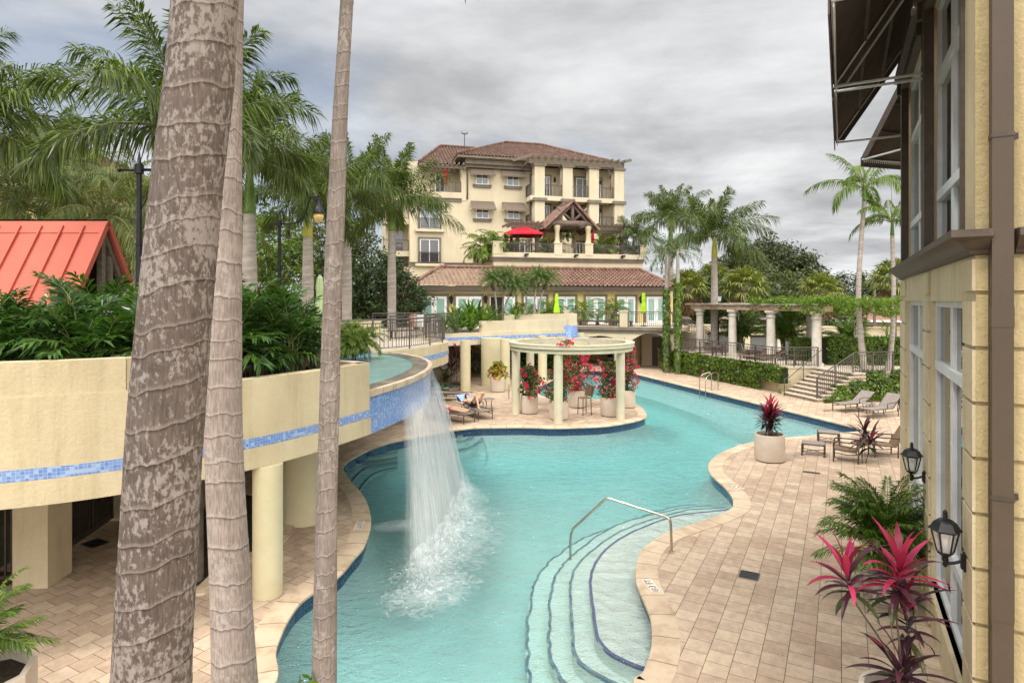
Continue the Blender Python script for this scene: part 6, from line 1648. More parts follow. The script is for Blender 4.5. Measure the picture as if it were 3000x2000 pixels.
# ---- the three big foreground trunks ----
def trunk_mat(name, base, dark, pale, line, lichen):
    m, nt, b = newmat(name); uv = N(nt, 'ShaderNodeTexCoord').outputs['UV']; co = obj_coords(nt)
    sp = N(nt, 'ShaderNodeSeparateXYZ'); nt.links.new(uv, sp.inputs[0])
    n1 = N(nt, 'ShaderNodeTexNoise', {'Scale': 3.0, 'Detail': 8.0, 'Roughness': .65}); nt.links.new(co, n1.inputs['Vector'])
    col = ramp(nt, [(.3, dark), (.7, base)], n1.outputs[0]).outputs[0]
    mp = N(nt, 'ShaderNodeMapping'); mp.inputs['Scale'].default_value = (70, 70, 9); nt.links.new(co, mp.inputs[0])
    n3 = N(nt, 'ShaderNodeTexNoise', {'Scale': 1.0, 'Detail': 5.0}); nt.links.new(mp.outputs[0], n3.inputs['Vector'])
    col = mixc(nt, col, ramp(nt, [(.35, (.72, .70, .68)), (.65, (1.1, 1.1, 1.1))], n3.outputs[0]).outputs[0], 1.0, 'MULTIPLY')
    mp2 = N(nt, 'ShaderNodeMapping'); mp2.inputs['Scale'].default_value = (1, 1, .62); nt.links.new(co, mp2.inputs[0])
    n2 = N(nt, 'ShaderNodeTexNoise', {'Scale': 30.0, 'Detail': 8.0, 'Roughness': .66, 'Distortion': .25}); nt.links.new(mp2.outputs[0], n2.inputs['Vector'])
    n2b = N(nt, 'ShaderNodeTexNoise', {'Scale': 2.4, 'Detail': 3.0}); nt.links.new(co, n2b.inputs['Vector'])
    sm = N(nt, 'ShaderNodeMath', {1: .55}, operation='MULTIPLY_ADD'); nt.links.new(n2b.outputs[0], sm.inputs[0]); nt.links.new(n2.outputs[0], sm.inputs[2])
    lf = ramp(nt, [(.765 - lichen, (0, 0, 0)), (.85 - lichen, (.62, .62, .62))], sm.outputs[0]).outputs[0]
    col = mixc(nt, col, pale, lf)
    fr = N(nt, 'ShaderNodeMath', operation='FRACT'); nt.links.new(sp.outputs[1], fr.inputs[0])
    n4 = N(nt, 'ShaderNodeTexNoise', {'Scale': 9.0, 'Detail': 4.0}); nt.links.new(co, n4.inputs['Vector'])
    ln = N(nt, 'ShaderNodeMath', {1: .10}, operation='MULTIPLY_ADD'); nt.links.new(n4.outputs[0], ln.inputs[0]); nt.links.new(fr.outputs[0], ln.inputs[2])
    lr = ramp(nt, [(.0, (.1,) * 3), (.035, (.55,) * 3), (.09, (.35,) * 3), (.17, (.0,) * 3), (1.0, (0, 0, 0))], ln.outputs[0]).outputs[0]
    col = mixc(nt, col, line, lr)
    dk = ramp(nt, [(.90, (1, 1, 1)), (.985, (.5, .46, .44)), (1.0, (.75, .72, .7))], fr.outputs[0]).outputs[0]
    col = mixc(nt, col, dk, 1.0, 'MULTIPLY')
    nt.links.new(col, b.inputs['Base Color']); b.inputs['Roughness'].default_value = .88; b.inputs['Specular IOR Level'].default_value = .2
    h = mixc(nt, n3.outputs[0], n2.outputs[0], .5); bumpn(nt, b, h, .55, .012)
    return m
def big_trunk(p0, D, Yd, label, mat, step, seed, tilt, tdir, hmax, ridge=.02, top_z=9.0, crack=0):
    """D: list of (y, centre, width) in 2352-wide picture units"""
    k = 3000 / 2352; cs = []
    for y, c, w_ in D:
        u, v = c * k, y * k; cs.append((H - (v - CY) / F * Yd, (u - CX) / F * Yd, w_ * k / F * Yd / 2))
    cs.sort()
    z0, x0, r0 = cs[0]; z1, x1, r1 = cs[1]; sl = (x1 - x0) / (z1 - z0)
    cs.insert(0, (0.0, x0 - sl * z0 * .7, r0 * 1.18))
    zl, xl, rl = cs[-1]; zk, xk, rk = cs[-2]; sl = (xl - xk) / (zl - zk); cs.append((top_z, xl + sl * (top_z - zl), rl * .9))
    P = spline([Vector((x, r, z)) for z, x, r in cs], 8)
    zs_ = [q.z for q in P]
    def ev(z):
        for i in range(len(P) - 1):
            if zs_[i] <= z <= zs_[i + 1]: f = (z - zs_[i]) / max(1e-6, zs_[i + 1] - zs_[i]); return P[i].lerp(P[i + 1], f)
        return P[-1]
    base = ev(0); t = empty('palm_tree', (base.x, Yd, 0), 0, label, 'palm tree', None)
    rg = random.Random(seed)
    rings = [0.0]
    while rings[-1] < top_z + 1: rings.append(rings[-1] + step * rg.uniform(.62, 1.35))
    tl = [rg.uniform(-1, 1) for _ in rings]
    mb = MB(); nphi = 72; dz = .016; nz = int(top_z / dz); grid = []; ph_ = []
    for i in range(nz + 1):
        z = i * dz; e = ev(z); row = []; pr = []
        for j in range(nphi):
            a = 2 * math.pi * j / nphi; ca, sa = math.cos(a), math.sin(a)
            zz = z + tilt * math.cos(a - tdir) + .030 * noise.noise(Vector((ca * 1.8, sa * 1.8, z * 1.3 + seed * 7))) + .012 * noise.noise(Vector((ca * 6, sa * 6, z * 4 + seed)))
            zz = max(0, zz)
            lo = 0
            import bisect
            kx = bisect.bisect_right(rings, zz) - 1; kx = min(kx, len(rings) - 2)
            g = rings[kx + 1] - rings[kx]; f = (zz - rings[kx]) / g
            amp = hmax * (1 + .6 * noise.noise(Vector((kx * 3.1, a, seed))))
            hgt = amp * math.exp(-(f * g / ridge) ** 2) + amp * .8 * math.exp(-((1 - f) * g / (ridge * .7)) ** 2) * .6 - amp * .35 * math.exp(-(((f * g) - ridge * 2.2) / ridge) ** 2)
            hgt += .006 * noise.noise(Vector((ca * 2.5, sa * 2.5, z * 1.1 + seed)))
            rr = e.y + hgt
            row.append(mb.vert((e.x + rr * ca - base.x, rr * sa, z))); pr.append(kx + f)
        grid.append(row); ph_.append(pr)
    for i in range(nz):
        for j in range(nphi):
            j2 = (j + 1) % nphi; u0, u1 = j / nphi, (j + 1) / nphi
            k0 = math.floor(min(ph_[i][j], ph_[i][j2], ph_[i + 1][j], ph_[i + 1][j2]))
            q = [ph_[i][j], ph_[i][j2], ph_[i + 1][j2], ph_[i + 1][j]]
            mb.face((grid[i][j], grid[i][j2], grid[i + 1][j2], grid[i + 1][j]), 0, ((u0, q[0]), (u1, q[1]), (u1, q[2]), (u0, q[3])))
    mb.build('trunk', MT[mat], t, smooth=True)
    e = ev(top_z)
    mb = MB(); grow(mb, [Vector((e.x - base.x, 0, top_z - .02)), Vector((e.x - base.x, 0, top_z + .9)), Vector((e.x - base.x, 0, top_z + 1.7))], [e.y * 1.02, e.y * .8, e.y * .45], 16); mb.build('crownshaft', MT['greenshaft'], t, smooth=True)
    c = crown_mesh('crown', seed, 12, 3.4, 1.2, 34, .75, .055, [MT['royal'], MT['stem']], el_lo=5, plume=.4, grav=.5, parent=t); c.location = (e.x - base.x, 0, top_z + 1.65)
    return t
MT['trunkA'] = trunk_mat('big_trunk_bark', (.150, .119, .102), (.090, .070, .059), (.33, .29, .265), (.27, .225, .195), .0)
MT['trunkB'] = trunk_mat('pale_trunk_bark', (.40, .335, .30), (.27, .22, .192), (.45, .40, .365), (.46, .405, .365), -.06)
MT['trunkC'] = trunk_mat('slim_trunk_bark', (.285, .24, .215), (.175, .145, .125), (.37, .34, .30), (.38, .34, .31), -.07)
big_trunk(None, [(0, 473, 137), (200, 457, 145), (400, 434, 149), (700, 404, 153), (1000, 380, 158), (1300, 363, 161), (1568, 349, 163)], 4.0, 'thick leaning foreground palm trunk, dark brown with pale lichen patches and ringed scars', 'trunkA', .215, 3, .05, R(200), .0045, .011)
big_trunk(None, [(0, 527, 60), (400, 519, 68), (850, 513, 79), (1100, 517, 82), (1300, 527, 86), (1568, 539, 98)], 5.7, 'pale grey foreground palm trunk directly behind the thick dark one', 'trunkB', .25, 5, .02, R(90), .004, .010, 9.3)
big_trunk(None, [(0, 797, 30), (270, 781, 34), (500, 772, 40), (700, 763, 41), (900, 757, 45), (1100, 752, 46), (1300, 748, 50), (1568, 744, 55)], 5.1, 'slender grey foreground palm trunk standing in front of the waterfall wall', 'trunkC', .155, 9, .02, R(240), .0025, .008, 9.0)
# ---- coconut palms behind the hut ----
COCO = [crown_mesh('crown', s, 17, 3.9, 1.35, 54, .72, .042, [MT['coconut'], MT['stem']], el_hi=80, el_lo=-15, plume=.10, grav=.75, fold=.05, rw=.04, bare=.2) for s in (21, 26)]
for k, (u, Y, zc, s) in enumerate(((60, 23, 8.3, 1.0), (190, 25, 9.1, 1.05), (300, 23.5, 8.0, 1.0), (395, 26, 8.6, 1.05), (130, 28, 10.2, 1.0), (-60, 22, 8.2, .95), (470, 29, 8.6, .95), (640, 31, 8.4, .85))):
    lb = ['coconut palm with yellowish arching fronds at the corner behind the hut ridge', 'coconut palm in the middle of the clump behind the red hut', 'coconut palm behind the gable of the red roofed hut', 'coconut palm behind the tall two armed street lamp', 'tall coconut palm in front of the hotel balconies', 'coconut palm beyond the closed end of the red roof', 'coconut palm peeping out behind the thick trunk', 'coconut palm behind the green royal crownshaft'][k]
    p = at(u, Y); t = empty('coconut_palm', p, 0, lb, 'palm tree', 'coconut palms behind the hut')
    mb = MB(); grow(mb, [Vector((0, 0, 0)), Vector((.1, 0, (zc - TZ) * .5)), Vector((0, 0, zc - TZ))], [.17, .13, .11], 10); mb.build('trunk', MT['palebark'], t, smooth=True)
    c = COCO[k % 2].copy(); COL.objects.link(c); c.name = 'crown'; c.parent = t; c.location = (0, 0, zc - TZ); c.rotation_euler = (0, 0, k * 1.7); c.scale = (s,) * 3
for o in COCO: bpy.data.objects.remove(o)
# ---- foxtail palms with ivy trunks ----
FOX = crown_mesh('crown', 31, 10, 2.3, 1.7, 44, .42, .035, [MT['foxtail'], MT['stem']], el_hi=75, el_lo=-5, plume=1.1, grav=.25, fold=.0, rw=.025)
for k, (u, Y, zc, lb) in enumerate(((1951, 40.6, 8.0, 'foxtail palm with an ivy covered trunk, the one nearer the pool'), (1985, 39.8, 8.1, 'foxtail palm with bright green ivy on its trunk beside the terrace stairs'))):
    p = at(u, Y, 0); t = empty('foxtail_palm', p, 0, lb, 'palm tree', 'foxtail palms')
    mb = MB(); grow(mb, [Vector((0, 0, 0)), Vector((.05, 0, zc * .5)), Vector((0, 0, zc))], [.17, .13, .14, .09], 12); mb.build('trunk', MT['palebark'], t, smooth=True)
    rg = random.Random(40 + k); mb = MB()
    for q in range(1500):
        z = rg.uniform(.1, 6.0 if k else 5.6); a = rg.uniform(0, 6.283); r = .17 + abs(rg.gauss(0, .05)) + .08 * max(0, noise.noise(Vector((a, z * 1.3, k))))
        c = Vector((r * math.cos(a) + .03, r * math.sin(a), z)); n = Vector((math.cos(a), math.sin(a), rg.uniform(-.3, .5))).normalized(); s_ = n.cross(Vector((rg.gauss(0, .4), rg.gauss(0, .4), 1))).normalized(); w_ = n.cross(s_); l = rg.uniform(.05, .09)
        mb.poly([c - w_ * l, c + s_ * l * .8 + n * .02, c + w_ * l, c - s_ * l * .8 + n * .02])
    mb.build('ivy', MT['vine'] if k else MT['hedge'], t)
    c = FOX.copy(); COL.objects.link(c); c.name = 'crown'; c.parent = t; c.location = (0, 0, zc - .05); c.rotation_euler = (0, 0, 1.3 + k * 2.2)
bpy.data.objects.remove(FOX)
# ---- slender king palms at the hedge ----
KING = crown_mesh('crown', 51, 10, 2.7, 1.75, 44, .60, .06, [MT['royal_yellow'], MT['stem']], el_hi=82, el_lo=12, plume=.12, grav=.75, fold=-.1, rw=.03, bare=.12)
for k, (P_, r, lb, s) in enumerate((([A(2550, 1163, 30.5), A(2527, 1040, 30.7), A(2515, 850, 30.8), A(2532, 590, 30.8)], [.19, .15, .125, .11, .10], 'slender king palm leaning at the stone steps, the taller of the pair', 1.0), ([A(2576, 1160, 30.2), A(2605, 1060, 30.4), A(2618, 900, 30.5), A(2614, 690, 30.6)], [.18, .13, .11, .10, .09], 'slender king palm with a fern on its trunk next to the hotel corner', .85))):
    o = P_[0]; o = Vector((o.x, o.y, 0)); t = empty('king_palm', o, 0, lb, 'palm tree', 'king palms at the hedge')
    mb = MB(); grow(mb, [Vector(q) - o if i else Vector((0, 0, 0)) for i, q in enumerate(P_)], r, 14, .2, .003); mb.build('trunk', MT['palebark'], t, smooth=True, angle=50)
    top = P_[-1] - o; mb = MB(); grow(mb, [top, top + Vector((0, 0, .9))], [.10, .05], 10); mb.build('crownshaft', MT['greenshaft'], t, smooth=True)
    mb = MB(); mb.tube([top + Vector((0, 0, .8)), top + Vector((-.05, 0, 2.6))], [.025, .005], 5); mb.build('spear_leaf', MT['stem'], t)
    c = KING.copy(); COL.objects.link(c); c.name = 'crown'; c.parent = t; c.location = top + Vector((0, 0, .7)); c.rotation_euler = (0, 0, .6 + k * 1.9); c.scale = (s,) * 3
bpy.data.objects.remove(KING)
# ---- sabal palms (fan leaves, brown skirt) ----
def fan(mb, o, az, el, pet, r, rg, mi, ms, n=22):
    d = Vector((math.cos(az) * math.cos(el), math.sin(az) * math.cos(el), math.sin(el))); c = Vector(o) + d * pet - Vector((0, 0, pet * .15)); mb.tube([o, (Vector(o) + c) / 2 + Vector((0, 0, pet * .06)), c], [.03, .02, .015], 4, ms, cap=False)
    side = Vector((-math.sin(az), math.cos(az), 0)); up = side.cross(d)
    for k in range(n):
        a = R(-125 + 250 * k / (n - 1)); v = d * math.cos(a) + side * math.sin(a) + up * rg.uniform(-.12, .25); v.normalize(); w = v.cross(up).normalized() * r * .05; l = r * (1 - .25 * abs(a) / 2.2) * rg.uniform(.85, 1.05)
        m_ = c + v * l * .55; t = c + v * l - Vector((0, 0, l * rg.uniform(.2, .5))); mb.poly([c, m_ + w, t, m_ - w], mi)
def sabal(p, h, label, s=1.0, seed=1, skirt=22):
    t = empty('sabal_palm', p, 0, label, 'palm tree', 'sabal palms'); rg = random.Random(seed)
    mb = MB(); grow(mb, [Vector((0, 0, 0)), Vector((0, 0, h))], [.22, .2, .2], 10); mb.build('trunk', MT['bark'], t, smooth=True)
    mb = MB()
    for k in range(30): fan(mb, (0, 0, h), k * 2.4 + rg.uniform(-.2, .2), R(85 - 105 * (k + .5) / 30), 1.0 * s, 1.05 * s, rg, 0, 1)
    mb.build('crown', [MT['sabal'], MT['stem']], t)
    if skirt:
        mb = MB()
        for k in range(skirt): fan(mb, (0, 0, h - .1), k * 2.4 + rg.uniform(-.3, .3), R(-35 - 45 * rg.random()), .9 * s, 1.0 * s, rg, 0, 1, 14)
        mb.build('dead_skirt', [MT['deadfrond'], MT['deadfrond']], t)
for u, Y, zc, s, lb in ((2015, 56, 6.0, 1.25, 'sabal palm with brown skirt behind the pergola, nearest the ivy trunks'), (2180, 55, 6.1, 1.35, 'sabal palm with yellow green fans behind the stone pergola'), (2405, 52, 5.6, 1.15, 'sabal palm behind the vine covered end of the pergola'), (2618, 44, 6.3, 1.1, 'sabal palm with a long brown skirt beside the hotel corner'), (2090, 64, 7.0, 1.3, 'sabal palm behind the yellow crownshaft palm')):
    sabal(at(u, Y, 0), zc, lb, s, int(u), 30 if u > 2600 else 20)
# ---- leafy trees ----
def leaves(mb, c, rad, n, size, rg, mi=0, flat=.5):
    for _ in range(n):
        d = Vector((rg.gauss(0, 1), rg.gauss(0, 1), rg.gauss(0, 1))); d.normalize(); r = rg.random() ** .45
        p = Vector(c) + Vector((d.x * rad[0], d.y * rad[1], d.z * rad[2])) * r
        n_ = (d * .6 + Vector((rg.gauss(0, .6), rg.gauss(0, .6), rg.gauss(0, .6) + flat))).normalized(); a = n_.cross(Vector((rg.gauss(0, 1), rg.gauss(0, 1), rg.gauss(0, 1)))).normalized(); b = n_.cross(a); l = size * rg.uniform(.6, 1.3)
        mb.poly([p - a * l, p + b * l * .45, p + a * l, p - b * l * .45], mi)
def tree(p, H_, cz, rad, label, mat, nclump=40, per=70, size=.2, seed=1, group='trees behind the terrace', name='leafy_tree', hollow=.62, tr=.2):
    t = empty(name, p, 0, label, 'tree', group); rg = random.Random(seed)
    cl = []
    for k in range(nclump):
        d = Vector((rg.gauss(0, 1), rg.gauss(0, 1), rg.gauss(0, .9) + .15)).normalized(); r = rg.uniform(hollow, 1.02) * (1 + .18 * noise.noise(d * 2 + Vector((seed, 0, 0))))
        cl.append(Vector((d.x * rad[0] * r, d.y * rad[1] * r, cz + d.z * rad[2] * r)))
    mb = MB(); mb.tube([(0, 0, 0), (0, 0, max(.4, (cz - rad[2]) * .8)), (rg.uniform(-.2, .2), 0, cz)], [tr, tr * .8, tr * .35], 8)
    for c in cl[::2]: mb.tube([(0, 0, max(.3, cz - rad[2] * .7)), (c.x * .5, c.y * .5, (c.z + cz - rad[2] * .4) / 2), c], [tr * .35, tr * .2, .02], 5)
    mb.build('trunk', MT['bark'], t, smooth=True)
    mb = MB(); base = min(rad) * .34
    for c in cl: s = rg.uniform(.7, 1.25); leaves(mb, c, (base * s * 1.2, base * s * 1.2, base * s * .8), int(per * s), size, rg)
    mb.build('crown', MT[mat], t)
    return t
tree(at(800, 40), 0, 4.0, (3.0, 2.5, 3.3), 'bright green bushy tree between the first two royal palms', 'treeleaf_light', 60, 80, .17, 1)
tree(at(955, 52), 0, 6.2, (4.0, 3, 5.2), 'tall thin leaved grey green tree behind the royal palm row', 'treeleaf_olive', 60, 60, .18, 2, hollow=.4)
tree(at(1035, 54), 0, 5.2, (3.2, 3, 4.6), 'airy dark tree with sky showing through beside the balconied building end', 'treeleaf', 60, 60, .18, 3, hollow=.4)
tree(at(1110, 42), 0, 2.3, (2.6, 2.2, 2.6), 'dense dark green ficus tree by the front wing corner', 'treeleaf', 60, 90, .15, 4)
tree(at(990, 41), 0, 2.6, (2.4, 2.2, 2.9), 'dense dark green tree behind the slender trunk', 'treeleaf', 56, 90, .15, 5)
tree(at(1180, 44), 0, 1.6, (1.9, 1.6, 1.9), 'low dark bush against the front wing wall', 'treeleaf', 40, 80, .14, 6)
tree(at(690, 46), 0, 5.0, (3.4, 3, 5.0), 'dark tree behind the bright green bushy tree', 'treeleaf', 60, 70, .2, 7)
tree(at(560, 44), 0, 4.2, (3.4, 3, 4.4), 'dark tree behind the thick foreground trunks', 'treeleaf', 56, 70, .2, 8)
tree(at(60, 46), 0, 4.2, (6, 3, 5), 'wide dark tree behind the coconut palms', 'treeleaf', 70, 80, .22, 9)
tree(at(330, 48), 0, 4.4, (6, 3, 5), 'wide olive tree behind the coconut palms', 'treeleaf_olive', 70, 80, .22, 10)
tree(Vector((36, 86, 0)), 0, 9.0, (6.2, 5, 4.8), 'large dark oak dome standing beyond the sabal palms', 'oakleaf', 90, 90, .28, 11)
tree(Vector((41.5, 88, 0)), 0, 7.4, (4.0, 4, 3.6), 'smaller oak dome on the flank of the large oak', 'oakleaf', 60, 80, .28, 12)
tree(Vector((30, 80, 0)), 0, 7.4, (4.2, 4, 4.4), 'oak crown behind the yellow crownshaft palm', 'oakleaf', 60, 80, .28, 13)
for k, (u, Y, cz, rd, mt) in enumerate(((2060, 60, 5.0, (3, 2.5, 2.6), 'treeleaf_olive'), (2290, 62, 5.2, (3.4, 2.5, 2.6), 'treeleaf_olive'), (2240, 58, 3.2, (3.2, 2, 2.8), 'treeleaf'), (2340, 66, 5.0, (3.4, 3, 3.0), 'treeleaf_olive'), (2120, 58, 3.0, (3, 2, 2.6), 'treeleaf'), (2490, 78, 5.4, (4.2, 3, 3.4), 'oakleaf'), (2580, 74, 4.6, (4, 3, 3.0), 'treeleaf'), (1990, 66, 3.4, (3.4, 3, 3.4), 'treeleaf_olive'), (2420, 64, 3.6, (2.8, 2, 2.4), 'treeleaf_olive'))):
    lb = ['olive bush crown behind the pergola stairs', 'pale olive feathery tree between two sabal palms', 'dark shrub filling the gap below the sabal fans', 'olive tree behind the pergola vine', 'dark shrub behind the terrace lantern post', 'dark tree by the utility pole', 'dark tree behind the pink house', 'olive tree behind the foxtail palms', 'feathery olive tree beside the pink house roof'][k]
    tree(at(u, Y, 0), 0, cz, rd, lb, mt, 54, 70, .2, 100 + k, 'trees beyond the garden wall')
# far belt of woodland that reads as one mass
mb = MB(); rg = random.Random(77)
for k in range(260):
    a = rg.uniform(-62, 62); d_ = rg.uniform(105, 150); p = Vector((d_ * math.sin(R(a)), d_ * math.cos(R(a)), rg.uniform(.5, 4.2)))
    leaves(mb, p, (4.5, 3, 2.4), 60, .6, rg)
o = mb.build('woodland', MT['treeleaf']); tag(o, 'dark belt of far woodland along the horizon', 'woodland', kind='stuff')
# ---- clumping palms in planters ----
def clump_mesh(seed, n, L, droop, nl, ll, lw, mats, h=.5, spread=.25, el=(80, 5), plume=.15, grav=.35, stems=True, fold=.15):
    rg = random.Random(seed); mb = MB()
    for k in range(n):
        az = k * 2.39996 + rg.uniform(-.3, .3); f = (k + .5) / n; r = spread * rg.random(); b = Vector((r * math.cos(az * 1.7), r * math.sin(az * 1.7), 0)); hh = h * rg.uniform(.5, 1.15) * (1.15 - .5 * f)
        top = b + Vector((math.cos(az) * hh * .15, math.sin(az) * hh * .15, hh))
        if stems: mb.tube([b, (b + top) / 2 + Vector((.01, 0, 0)), top], [.016, .013, .01], 5, 1, cap=False)
        frond(mb, top, az, R(el[0] + (el[1] - el[0]) * f + rg.uniform(-8, 8)), L * rg.uniform(.75, 1.15), droop * rg.uniform(.7, 1.3), nl, ll, lw, rg, plume, grav, 0, 1, .12, .012, fold, rg.uniform(-.3, .3))
    return mb.build('foliage', mats)
BAM = [clump_mesh(s, 28, 1.0, 1.0, 17, .50, .055, [MT['bamboo'], MT['stem']], 1.0, .25, (88, 15), .2, .28, fold=.12) for s in (61, 62, 63)]
def plantcopy(src, name, p, rz, s, label, cat='palm shrub', group=None):
    t = empty(name, p, rz, label, cat, group); t.scale = (s,) * 3
    c = src.copy(); COL.objects.link(c); c.name = 'foliage'; c.parent = t
    return t
spots = [(-9.6, 8.5), (-8.6, 8.9), (-7.8, 8.9), (-7.1, 9.1), (-6.4, 9.2), (-8.9, 9.4), (-7.9, 9.6), (-7.0, 9.8), (-6.1, 9.7), (-5.6, 9.5), (-8.4, 10.6), (-7.3, 10.9), (-6.4, 10.8), (-5.35, 10.3), (-9.6, 10.0), (-4.95, 10.6), (-4.75, 11.3), (-4.2, 11.5), (-4.9, 12.1), (-4.3, 12.2), (-5.6, 11.7), (-5.5, 12.9), (-4.9, 12.9), (-6.3, 12.2), (-7.2, 12.0)]
rg = random.Random(9)
for k, (x, y) in enumerate(spots):
    lb = 'dark glossy bamboo palm massed with others behind the cream planter wall' if k < 16 else 'dark glossy bamboo palm massed with others between the pale trunk and the slender trunk'
    plantcopy(BAM[k % 3], 'bamboo_palm', (x, y, 3.35 + rg.uniform(-.1, .1)), rg.uniform(0, 6), rg.uniform(.80, 1.05) * (.88 if k < 14 else .98), lb, 'palm shrub', 'bamboo palms in the planter by the hut' if k < 16 else 'bamboo palms in the planter by the waterfall')
for o in BAM: bpy.data.objects.remove(o)
mb = MB(); mb.flat([(p.x, p.y) for p in inset(nearline, .27)] + [(-3.4, 12.8), (-5.5, 14.4), (-8, 14.0), (-12.5, 12)], [], 3.32); tag(mb.build('planter_soil', MT['soil']), kind='structure')
AR = [clump_mesh(s, 38, 1.2, 1.15, 46, .40, .026, [MT['areca'], MT['stem']], .85, .16, (88, 32), .1, .4, fold=.1) for s in (71, 72)]
ARB = [clump_mesh(s, 28, 1.3, 1.45, 34, .42, .04, [MT['areca_bright'], MT['stem']], .8, .25, (82, 0), .15, .45) for s in (73, 74)]
for k, (u, Y, s) in enumerate(((1010, 18.6, .62), (1060, 19.2, .6), (1035, 18.2, .5), (985, 19.0, .55))):
    plantcopy(ARB[k % 2], 'areca_palm', at(u, Y, 3.2), k * 1.3, s, ['bright areca palm in the low planter by the spa railing', 'small bright areca palm at the end of the low spa planter', 'low bright areca palm at the front of the spa planter', 'bright areca palm behind the slender trunk'][k], 'palm shrub', 'areca palms by the spa railing')
# potted arecas of the terraces
for k, (u, lb) in enumerate(((1703, 'potted areca palm in front of the french doors, nearest the lime parasol'), (1795, 'potted areca palm in front of the french doors above the brown door'), (1605, 'potted areca palm just behind the folded lime parasol'), (1520, 'potted areca palm near the open doorway'))):
    p = EDGE(u, TZ) + Vector((.4, 2.2, 0)); t = plantcopy(ARB[k % 2], 'potted_areca', p, k * 2.1, 1.0, lb, 'potted palm', 'potted arecas on the far terrace')
    mb = MB(); mb.lathe([(.3, 0), (.38, .5), (.36, .5)], 16, (0, 0, 0)); mb.build('pot', MT['pot'], t, smooth=True, angle=40)
    t.children[0].location = (0, 0, .4)
zt2 = BL(1446, 757, yT).z
for k, (u, yl, s, lb) in enumerate(((1415, -6.5, 1.5, 'bushy areca palm at the open corner of the upper terrace'), (1462, -6.8, 1.6, 'bushy areca palm beside the open red parasol'), (1602, -6.6, 1.3, 'areca palm between the red parasol and the gable'), (1768, -6.6, 1.5, 'areca palm on the far side of the terrace gable'), (1730, -6.9, .8, 'small areca palm at the foot of the pavilion column'), (1846, -6.6, 1.3, 'areca palm at the hidden end of the upper terrace'), (1500, -6.9, .9, 'small yellow green areca palm under the red parasol'))):
    p = BW(BL(u, 700, yl)); plantcopy(ARB[k % 2], 'terrace_areca', (p.x, p.y, zt2), k * 1.1, s, lb, 'palm shrub', 'arecas on the upper terrace')
p = BW(BL(1660, 690, -6)); plantcopy(ARB[0], 'hanging_fern', (p.x, p.y, BL(1660, 700, -6).z), 0, .6, 'hanging fern under the pavilion gable', 'fern')
# areca by the hotel wall, in a square pot
t = plantcopy(AR[0], 'wall_areca', (6.0, 9.75, .0), 2.2, .80, 'lush green areca palm in a square pot against the tall windows', 'potted palm'); t.children[0].location = (0, 0, .55)
mb = MB(); mb.box((0, 0, .27), (.46, .46, .52), R(20)); mb.build('pot', MT['pot'], t)
c = AR[1].copy(); COL.objects.link(c); c.name = 'foliage'; c.parent = t; c.location = (0, .1, .5); c.rotation_euler = (0, 0, 1.1)
# corner octagonal pot bottom left
pot(Vector((-5.75, 6.55, 0)), .52, .78, 'octagonal cream planter with a dark palm beside the barred gate', 'octagonal planters', octo=True)
t = plantcopy(AR[1], 'potted_palm', (-5.8, 6.5, .72), .7, .55, 'dark green feather palm in the octagonal planter', 'potted palm')
for o in AR[1:]: bpy.data.objects.remove(o)
# arecas within the stone pergola
for k, (u, Y, s) in enumerate(((2170, 42.5, 1.7), (2300, 38.5, 1.8), (2480, 36.5, 1.35))):
    plantcopy(AR[0], 'garden_areca', at(u, Y, 1.3), k * 2.0, s, ['areca palm between the first and second pergola columns', 'areca palm between the middle pergola columns', 'areca palm at the hedge beyond the pergola'][k], 'palm shrub', 'arecas around the stone pergola')
bpy.data.objects.remove(AR[0])
for o in ARB: bpy.data.objects.remove(o)
# ---- pygmy date palms in the raised bed ----
PYG = crown_mesh('crown', 81, 50, 1.15, 1.35, 44, .20, .018, [MT['pygmy'], MT['stem']], el_hi=88, el_lo=-5, plume=.5, grav=.3, rw=.012, bare=.1, r0=.05)
for k, (uc, vc, ub, vb, Y) in enumerate(((1442, 818, 1456, 935, 38.2), (1483, 812, 1472, 938, 38.6), (1511, 838, 1473, 936, 38.4), (1538, 826, 1543, 920, 40.0), (1577, 812, 1563, 922, 39.6), (1606, 818, 1576, 920, 39.8))):
    b, c0 = A(ub, vb, Y), A(uc, vc, Y); b = Vector((b.x, Y, 3.55)); lb = 'pygmy date palm with shaggy brown neck, ' + ['first from the crinum lilies', 'straight one among the crinum lilies', 'strongly leaning one among the crinum lilies', 'straight one in the middle of the bed', 'curved one near the lime parasol', 'leaning one next to the lime parasol'][k]
    t = empty('date_palm', b, 0, lb, 'palm tree', 'pygmy date palms in the raised bed'); c1 = c0 - b; m_ = Vector((c1.x * .25, 0, c1.z * .5))
    mb = MB(); grow(mb, [Vector((0, 0, -.2)), m_, c1], [.065, .06, .06], 8); mb.build('trunk', MT['palebark'], t, smooth=True)
    mb = MB(); d = (c1 - m_).normalized(); grow(mb, [c1 - d * .75, c1 - d * .4, c1], [.08, .18, .17, .10], 10); mb.build('shaggy_neck', MT['datebark'], t, smooth=True)
    c = PYG.copy(); COL.objects.link(c); c.name = 'crown'; c.parent = t; c.location = c1 - d * .05; c.rotation_euler = (0, 0, k * 1.2)
bpy.data.objects.remove(PYG)
